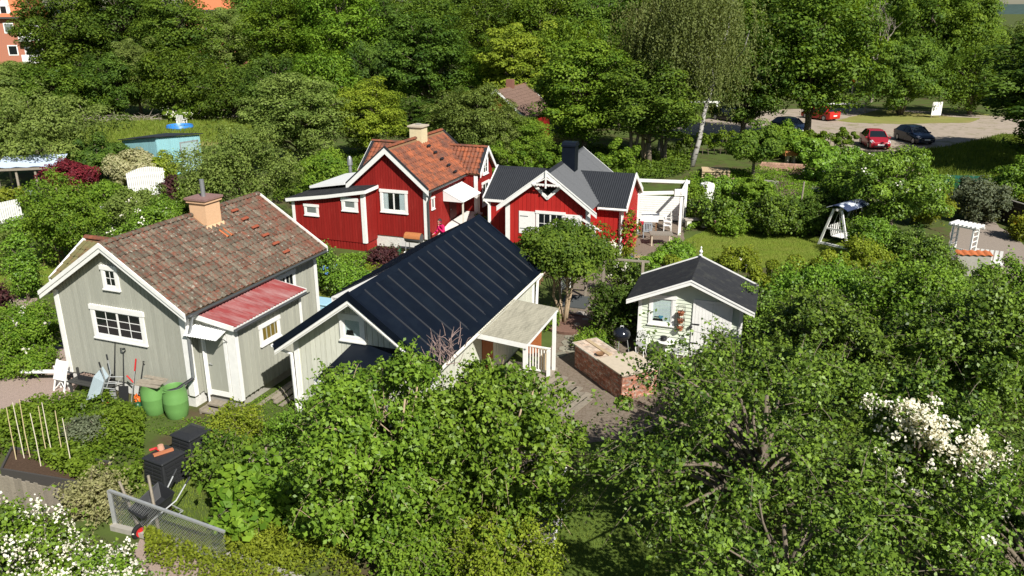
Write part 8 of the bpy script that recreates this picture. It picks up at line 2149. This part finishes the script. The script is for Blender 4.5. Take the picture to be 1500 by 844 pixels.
# -- lawn edge, perennials, right gardens
rows = [
    ('perennial_clump', 'leafy perennial clump right behind the pergola post', (10.17, 44.92, 2.29, 1.16), 'bright', None), ('perennial_clump', 'pink dotted perennials left of the long bed', (11.00, 42.64, 1.90, 1.29), 'apple', (PETP, 16, 5, 0.05, 0.09)),
    ('perennial_clump', 'pale flowered perennials in the middle of the long bed', (12.37, 42.21, 1.81, 1.28), 'lilac', (PETP, 14, 6, 0.05, 0.09)), ('perennial_clump', 'dense green perennials in front of the bare earth', (13.67, 41.23, 2.28, 1.43), 'apple', None),
    ('perennial_clump', 'dark perennials at the right end of the long bed', (15.26, 41.23, 2.03, 1.25), 'dark', None), ('perennial_clump', 'low sword leaved irises at the lawn edge', (11.57, 41.23, 1.00, 0.90), 'bright', None),
    ('shrub_rose', 'sparse rose bush above the white tank', (12.92, 49.85, 1.82, 1.28), 'lilac', (PETP, 10, 5, 0.05, 0.09)), ('shrub_rose', 'green bush between concrete edges and bare earth', (14.86, 48.34, 1.77, 1.46), 'bright', None),
    ('flower_mound', 'mounded plants between patio and round lawn', (7.68, 36.36, 1.17, 0.96), 'lilac', None), ('flower_mound', 'low mound with white flowers at the near lawn edge', (10.60, 35.61, 0.89, 0.95), 'yellow', (PETW, 8, 6, 0.06, 0.11)),
    ('white_spirea', 'white flowering shrub left of the gnarled apple tree', (18.10, 43.38, 3.31, 1.77), 'apple', (PETW, 60, 9, 0.09, 0.10)), ('lower_shrub', 'dark shrub at the foot of the garden swing', (16.60, 41.64, 2.12, 1.27), 'dark', None),
    ('leafy_shrub', 'green shrub standing behind the navy canopy of the swing', (18.13, 40.30, 2.17, 1.40), 'apple', None), ('leafy_shrub', 'blossoming shrub in front of the cherry red car', (22.38, 54.93, 2.63, 2.80), 'lilac', (PETW, 24, 6, 0.06, 0.10)),
    ('willow_leaved_shrub', 'silvery shrub right of the green container', (26.33, 44.29, 2.57, 1.76), 'silver', None), ('leafy_shrub', 'dense green shrub at the right edge above the fence', (29.92, 46.57, 3.32, 2.20), 'lilac', None),
    ('forsythia', 'shrub with yellow flowers beyond the dark fence', (26.55, 40.30, 1.45, 0.88), 'yellow', (PETY, 30, 8, 0.06, 0.10)), ('leafy_shrub', 'rounded green shrub standing right of the garden swing', (17.03, 36.36, 2.22, 1.44), 'lilac', None), ('leafy_shrub', 'loose bush on the lawn edge in front of the swing foot', (15.55, 34.01, 1.76, 1.35), 'yellow', None), ('leafy_shrub', 'green bush between garden swing and rose arch', (18.37, 35.30, 1.94, 1.48), 'apple', None), ('leafy_shrub', 'yellow green shrub left of the green container', (22.80, 43.38, 2.60, 1.50), 'yellow', None),
    ('small_shrub', 'small shrub left of the rose arch', (19.09, 35.30, 1.08, 0.78), 'apple', None), ('small_shrub', 'pink rose shrub at the foot of the rose arch', (19.30, 33.63, 1.07, 0.60), 'apple', (PETP, 10, 5, 0.04, 0.07)),
    ('roadside_bush', 'bush screening the dark car at the roadside', (21.86, 64.66, 2.93, 1.69), 'bright', None), ('roadside_bush', 'small bush below the dark car, left of the blossoming shrub', (23.10, 62.23, 2.31, 1.47), 'lilac', None),
    # left gardens
    ('fruit_tree', 'leafy fruit tree left of the grey cottage roof', (-20.42, 35.61, 4.59, 2.17), 'bright', None), ('red_maple', 'maroon leaved maple behind the leafy fruit tree', (-27.97, 50.24, 2.52, 1.72), 'maple', None),
    ('variegated_dogwood', 'cream variegated shrub in front of the turquoise shed', (-25.04, 53.13, 2.74, 2.15), 'cream', None), ('golden_dogwood', 'yellow green shrub at the turquoise shed corner', (-23.16, 53.13, 2.47, 1.09), 'yellow', None),
    ('dark_shrub', 'dark shrubbery left of the turquoise shed', (-29.06, 56.36, 3.07, 2.63), 'dark', None), ('round_shrub', 'green rounded shrub left of the tall white screen', (-23.69, 46.23, 2.03, 1.39), 'bright', None),
    ('brown_shrub', 'brownish green shrub in front of the tall white screen', (-20.13, 42.21, 2.47, 1.83), 'olive', (PETW, 14, 6, 0.08, 0.10)), ('elder', 'elder with flat white flower heads behind the tiled roof', (-16.71, 37.82, 2.73, 2.15), 'lilac', (PETW, 36, 8, 0.10, 0.10)),
    ('elder', 'smaller elder between white screen and chimney', (-16.56, 41.23, 3.03, 1.43), 'bright', (PETW, 16, 8, 0.09, 0.10)), ('barberry', 'dark purple shrub right of the tall white screen', (-20.99, 48.71, 1.79, 0.75), 'purple', None),
    ('big_olive_willow', 'big olive willow bush behind the peach chimney', (-14.39, 41.92, 5.87, 3.58), 'olive', None), ('grey_willow', 'wide olive tree at the left picture edge', (-33.21, 56.36, 6.57, 5.67), 'olive', None),
    ('privet', 'bright green rounded privet behind the low red annex', (-10.98, 47.27, 3.68, 2.22), 'bright', None), ('columnar_shrub', 'narrow shrub column on the left lawn', (-19.88, 31.16, 3.18, 0.69), 'lilac', None),
    ('rose_bed_shrub', 'leafy rose shrub with white blooms beside the gravel path', (-16.35, 24.93, 2.21, 1.25), 'bright', (PETW, 26, 8, 0.05, 0.08)), ('rose_bed_shrub', 'leafy shrub at the left edge below the white roses', (-17.12, 24.22, 2.17, 1.00), 'bright', None),
    ('lavender', 'violet lavender tuft beside the gravel path', (-16.95, 25.61, 0.72, 0.42), 'silver', (PETV, 40, 6, 0.03, 0.05)), ('low_edging', 'low box edging along the gravel path', (-15.99, 24.22, 0.74, 1.01), 'bright', None),
    ('white_rose', 'white dotted rose bush under the picket fence', (-29.72, 46.23, 1.47, 1.20), 'yellow', (PETW, 14, 6, 0.05, 0.09)), ('small_maple', 'dark reddish shrub at the lower left lawn edge', (-19.47, 28.85, 1.44, 0.47), 'purple', None),
    ('lawn_shrub', 'green shrub in the shade behind the slatted armchair', (-22.63, 34.79, 2.24, 0.92), 'olive', None),
    ('meadow_shrub', 'dark green bush at the meadow edge, back left', (-45.31, 91.96, 3.14, 2.67), 'forest', None), ('cow_parsley', 'patch of white umbels at the back of the meadow', (-34.91, 87.28, 1.86, 2.55), 'bright', (PETW, 60, 8, 0.16, 0.14)),
    # between the houses
    ('hydrangea', 'hydrangea with bright blue heads below the red annex', (-8.09, 32.44, 1.79, 0.87), 'apple', (PETB, 14, 22, 0.10, 0.09)), ('perennial_bed', 'mixed green perennials below the red annex', (-6.68, 31.16, 1.53, 1.11), 'lilac', None),
    ('perennial_bed', 'yellow green perennials left of the purple shrub', (-6.11, 32.44, 1.01, 1.01), 'yellow', None), ('purple_shrub', 'dark purple leaved shrub left of the barrel barbecue', (-5.80, 34.59, 1.41, 0.86), 'purple', None),
    ('grey_artichoke', 'silvery artichoke plant in the vegetable bed', (-11.70, 19.58, 0.80, 0.56), 'silver', None), ('climber', 'climber with dark leaves beside the red cottage door', (-1.66, 41.23, 1.22, 0.36), 'dark', None),
]
for nm, lab, p, lm, fl in rows:
    x, y, h_, r_ = p
    h_ = max(h_, 0.35); dist = y
    leaf = max(0.075, min(0.22, dist * 0.0030))
    area = 2 * PI * r_ * (h_ + r_)
    n = int(min(30000, max(900, area * 1.5 / (leaf * leaf * 0.28))))
    tree = nm in ('fruit_tree', 'big_olive_willow', 'grey_willow')
    cat = {'fruit_tree': 'tree', 'big_olive_willow': 'tree', 'grey_willow': 'tree', 'lavender': 'plant', 'perennial_clump': 'plant', 'perennial_bed': 'plant', 'flower_mound': 'plant', 'cow_parsley': 'plant', 'grey_artichoke': 'plant', 'low_edging': 'plant', 'climber': 'climber'}.get(nm, 'shrub')
    plant(nm, lab, cat, (x, y, h_, r_), lm, n, leaf, t0=0.10 if tree else 0.0, clumps=int(min(110, 26 + area * 1.5)), mode='mix' if leaf < 0.14 else 'clump', per=8, twl=0.32, flowers=fl, cr=0.30 if r_ < 1.2 else None, lump=0.28)
plant('gnarled_apple_tree', 'old gnarled apple tree behind the garden swing', 'tree', (19.47, 40.30, 4.74, 3.29), 'lilac', 24000, 0.13, t0=0.22, clumps=110, cr=0.55, trunk_r=0.17, limbs=40, lump=0.32, flowers=(PETW, 30, 7, 0.07, 0.10))
plant('small_plum_tree', 'small dark plum tree by the plank stack', 'tree', (16.85, 55.87, 4.07, 2.36), 'forest', 13000, 0.17, t0=0.25, clumps=60, cr=0.6, trunk_r=0.12, limbs=24)

# -- ground cover nobody could count
def inside(poly, px, py):
    c = np.zeros(len(px), bool); j = len(poly) - 1
    for i in range(len(poly)):
        xi, yi = poly[i][:2]; xj, yj = poly[j][:2]
        c ^= ((yi > py) != (yj > py)) & (px < (xj - xi) * (py - yi) / (yj - yi + 1e-12) + xi)
        j = i
    return c
def cover(name, label, poly, n, h_, leaf, leafm, seed, blade=False, patch=0.6, holes=()):
    rng = np.random.default_rng(seed)
    P_ = np.array([p[:2] for p in poly]); lo, hi = P_.min(0), P_.max(0)
    q = rng.uniform(lo, hi, (n * 3, 2)); q = q[inside(poly, q[:, 0], q[:, 1])]
    for hp_ in holes:
        q = q[~inside(hp_, q[:, 0], q[:, 1])]
    f_ = 0.5 + 0.25 * np.sin(q[:, 0] * 2.1 + 1.3 * np.sin(q[:, 1] * 1.7 + seed)) + 0.25 * np.sin(q[:, 1] * 2.6 + 1.1 * np.sin(q[:, 0] * 2.3))
    q = q[rng.uniform(0, 1, len(q)) < (1 - patch) + patch * f_][:n]; f_ = 0.5 + 0.25 * np.sin(q[:, 0] * 2.1 + 1.3 * np.sin(q[:, 1] * 1.7 + seed)) + 0.25 * np.sin(q[:, 1] * 2.6 + 1.1 * np.sin(q[:, 0] * 2.3))
    m = len(q)
    z = h_ * (0.25 + 0.75 * f_) * rng.uniform(0.15, 1, m) ** 0.6
    pos = np.stack([q[:, 0], q[:, 1], z], 1)
    if blade:
        pos[:, 2] = leaf * 0.4
        nrm = unit(np.stack([rng.normal(size=m), rng.normal(size=m), rng.normal(0, 0.3, m)], 1))
        v = leaf_verts(rng, pos, nrm, leaf * rng.uniform(0.6, 1.3, m), 0.12, 0.05, axis=np.tile([[0, 0, 1.0]], (m, 1)))
    else:
        nrm = rng.normal(size=(m, 3)) * 0.5 + np.array([0, -0.1, 0.8])
        v = leaf_verts(rng, pos, nrm, leaf * rng.uniform(0.6, 1.3, m))
    o = link(bpy.data.objects.new(name, arr_mesh(name, v, 4, LM[leafm], f_ * 0.5 + rng.normal(0.2, 0.2, m))))
    o['kind'] = 'stuff'; o['label'] = label; o['category'] = 'ground cover'
cover('strawberry_plants', 'dense bright leafy crop between compost bins and gravel path', [(-15.48, 19.95, 0.00), (-14.18, 21.76, 0.00), (-12.25, 22.02, 0.00), (-10.56, 20.74, 0.00), (-9.15, 17.25, 0.00), (-9.46, 16.11, 0.00), (-10.92, 17.40, 0.00), (-13.27, 18.79, 0.00), (-14.33, 18.19, 0.00)], 17000, 0.75, 0.12, 'bright', 1, patch=0.95)
cover('front_creeper', 'yellow green creeper over the kerb at the bottom edge', [(-8.25, 15.34, 0.00), (-6.39, 15.09, 0.00), (-5.54, 15.85, 0.00), (-4.27, 15.85, 0.00), (-2.56, 12.95, 0.00), (-6.36, 13.74, 0.00), (-7.84, 14.39, 0.00)], 11000, 0.45, 0.08, 'yellow', 2, patch=0.95)
cover('cottage_weeds', 'weeds along the foot of the grey cottage and porch', [(-13.50, 22.02, 0.00), (-9.35, 20.94, 0.00), (-8.17, 21.58, 0.00), (-7.01, 23.45, 0.00), (-5.73, 19.95, 0.00), (-8.03, 19.95, 0.00), (-9.74, 19.95, 0.00), (-12.95, 21.36, 0.00)], 6000, 0.12, 0.06, 'bright', 3, patch=0.9)
cover('undergrowth', 'undergrowth between porch, lilac and compost bins', [(-8.60, 19.95, 0.00), (-6.33, 21.58, 0.00), (-4.71, 17.86, 0.00), (-3.59, 15.59, 0.00), (-6.56, 15.59, 0.00), (-8.02, 17.86, 0.00)], 12000, 0.40, 0.075, 'lilac', 4, patch=0.8)
cover('garden_undergrowth', 'leafy undergrowth of the right gardens', [(8.84, 32.89, 0.00), (15.19, 34.79, 0.00), (19.16, 32.89, 0.00), (22.72, 32.00, 0.00), (13.38, 17.25, 0.00), (8.47, 17.25, 0.00), (7.89, 23.45, 0.00), (8.92, 28.85, 0.00)], 42000, 0.55, 0.11, 'apple', 5)
cover('left_undergrowth', 'leafy undergrowth of the left gardens', [(-30.68, 43.38, 0.00), (-28.87, 48.34, 0.00), (-18.83, 48.34, 0.00), (-15.56, 39.27, 0.00), (-19.22, 34.79, 0.00), (-21.51, 38.06, 0.00), (-24.43, 40.30, 0.00), (-25.11, 34.79, 0.00)], 26000, 0.5, 0.13, 'apple', 6)
cover('meadow_grass', 'tall grass of the meadow', [(-41.10, 70.47, 0.00), (-42.78, 85.10, 0.00), (-35.94, 95.81, 0.00), (-25.67, 93.21, 0.00), (-21.17, 78.70, 0.00), (-21.72, 73.56, 0.00), (-33.36, 70.47, 0.00)], 20000, 0.4, 0.50, 'grass', 7, blade=True)
cover('right_bed_plants', 'low plants of the beds behind the round lawn', [(9.22, 41.23, 0.00), (12.65, 56.85, 0.00), (17.25, 59.42, 0.00), (24.34, 58.11, 0.00), (17.45, 40.56, 0.00), (15.78, 41.92, 0.00), (13.55, 43.08, 0.00), (10.91, 43.08, 0.00)], 22000, 0.5, 0.13, 'bright', 8)
cover('lawn_blades', 'short grass of the shaded lawn', [(0.54, 12.95, 0.00), (0.74, 16.66, 0.00), (2.01, 18.93, 0.00), (4.23, 19.03, 0.00), (5.75, 17.86, 0.00), (4.45, 12.95, 0.00)], 24000, 0.05, 0.07, 'grass', 9, blade=True, patch=0.2)
cover('verge_weeds', 'rough grass beside the parking road', [(25.74, 70.84, 0.00), (30.21, 65.94, 0.00), (37.94, 70.10, 0.00), (46.86, 77.35, 0.00), (48.99, 71.60, 0.00), (35.13, 50.24, 0.00), (31.64, 53.35, 0.00), (26.55, 56.36, 0.00), (22.28, 60.80, 0.00)], 22000, 0.3, 0.4, 'grass', 10, blade=True, patch=0.4)
cover('house_gap_plants', 'low plants between the cottages', [(-8.91, 33.82, 0.00), (-8.17, 36.91, 0.00), (-6.35, 37.82, 0.00), (-4.65, 34.79, 0.00), (-5.60, 32.89, 0.00), (-6.52, 30.75, 0.00), (-7.96, 34.30, 0.00), (-8.38, 32.44, 0.00)], 8000, 0.35, 0.10, 'lilac', 11)
cover('back_undergrowth', 'shaded undergrowth behind the red cottages', [(-14.65, 48.34, 0.00), (-17.48, 62.23, 0.00), (-10.78, 66.94, 0.00), (0.58, 68.66, 0.00), (14.75, 66.94, 0.00), (12.91, 58.11, 0.00), (8.25, 53.35, 0.00), (-0.51, 59.42, 0.00), (-11.67, 59.42, 0.00), (-13.39, 48.34, 0.00)], 30000, 0.9, 0.22, 'forest', 12)
cover('yard_weeds', 'plants around the shed foundation and counter', [(8.92, 28.85, 0.00), (7.89, 23.45, 0.00), (5.73, 19.95, 0.00), (4.01, 19.95, 0.00), (5.92, 23.45, 0.00), (7.92, 25.61, 0.00)], 9000, 0.4, 0.085, 'apple', 13)
cover('round_lawn_blades', 'short grass of the sunny round lawn', [(8.96, 40.30, 0.00), (10.78, 42.49, 0.00), (13.38, 42.49, 0.00), (15.55, 41.23, 0.00), (17.12, 39.27, 0.00), (16.02, 36.91, 0.00), (12.98, 35.61, 0.00), (9.74, 35.30, 0.00), (8.45, 37.48, 0.00)], 26000, 0.05, 0.10, 'grass', 14, blade=True, patch=0.35)
cover('left_lawn_blades', 'short grass of the left lawn', [(-23.87, 32.89, 0.00), (-24.65, 37.14, 0.00), (-23.73, 39.02, 0.00), (-20.64, 36.36, 0.00), (-19.33, 32.00, 0.00), (-21.21, 31.41, 0.00), (-22.13, 30.20, 0.00)], 14000, 0.05, 0.10, 'grass', 15, blade=True, patch=0.35)
cover('path_weeds', 'scattered weeds along the gravel yard edges', [(-2.04, 19.21, 0.00), (0.44, 23.45, 0.00), (1.53, 26.83, 0.00), (2.13, 31.16, 0.00), (3.10, 34.79, 0.00), (4.37, 25.61, 0.00), (6.45, 25.91, 0.00), (6.12, 20.74, 0.00), (2.84, 19.76, 0.00), (1.59, 19.39, 0.00), (0.17, 17.86, 0.00)], 900, 0.05, 0.05, 'bright', 16, patch=1.0)
cover('porch_weeds', 'grass patches around the compost bins and wire panel', [(-9.26, 15.85, 0.00), (-9.33, 17.86, 0.00), (-7.78, 19.21, 0.00), (-6.75, 16.66, 0.00), (-6.39, 15.09, 0.00)], 6000, 0.12, 0.10, 'grass', 17, blade=True, patch=0.6)
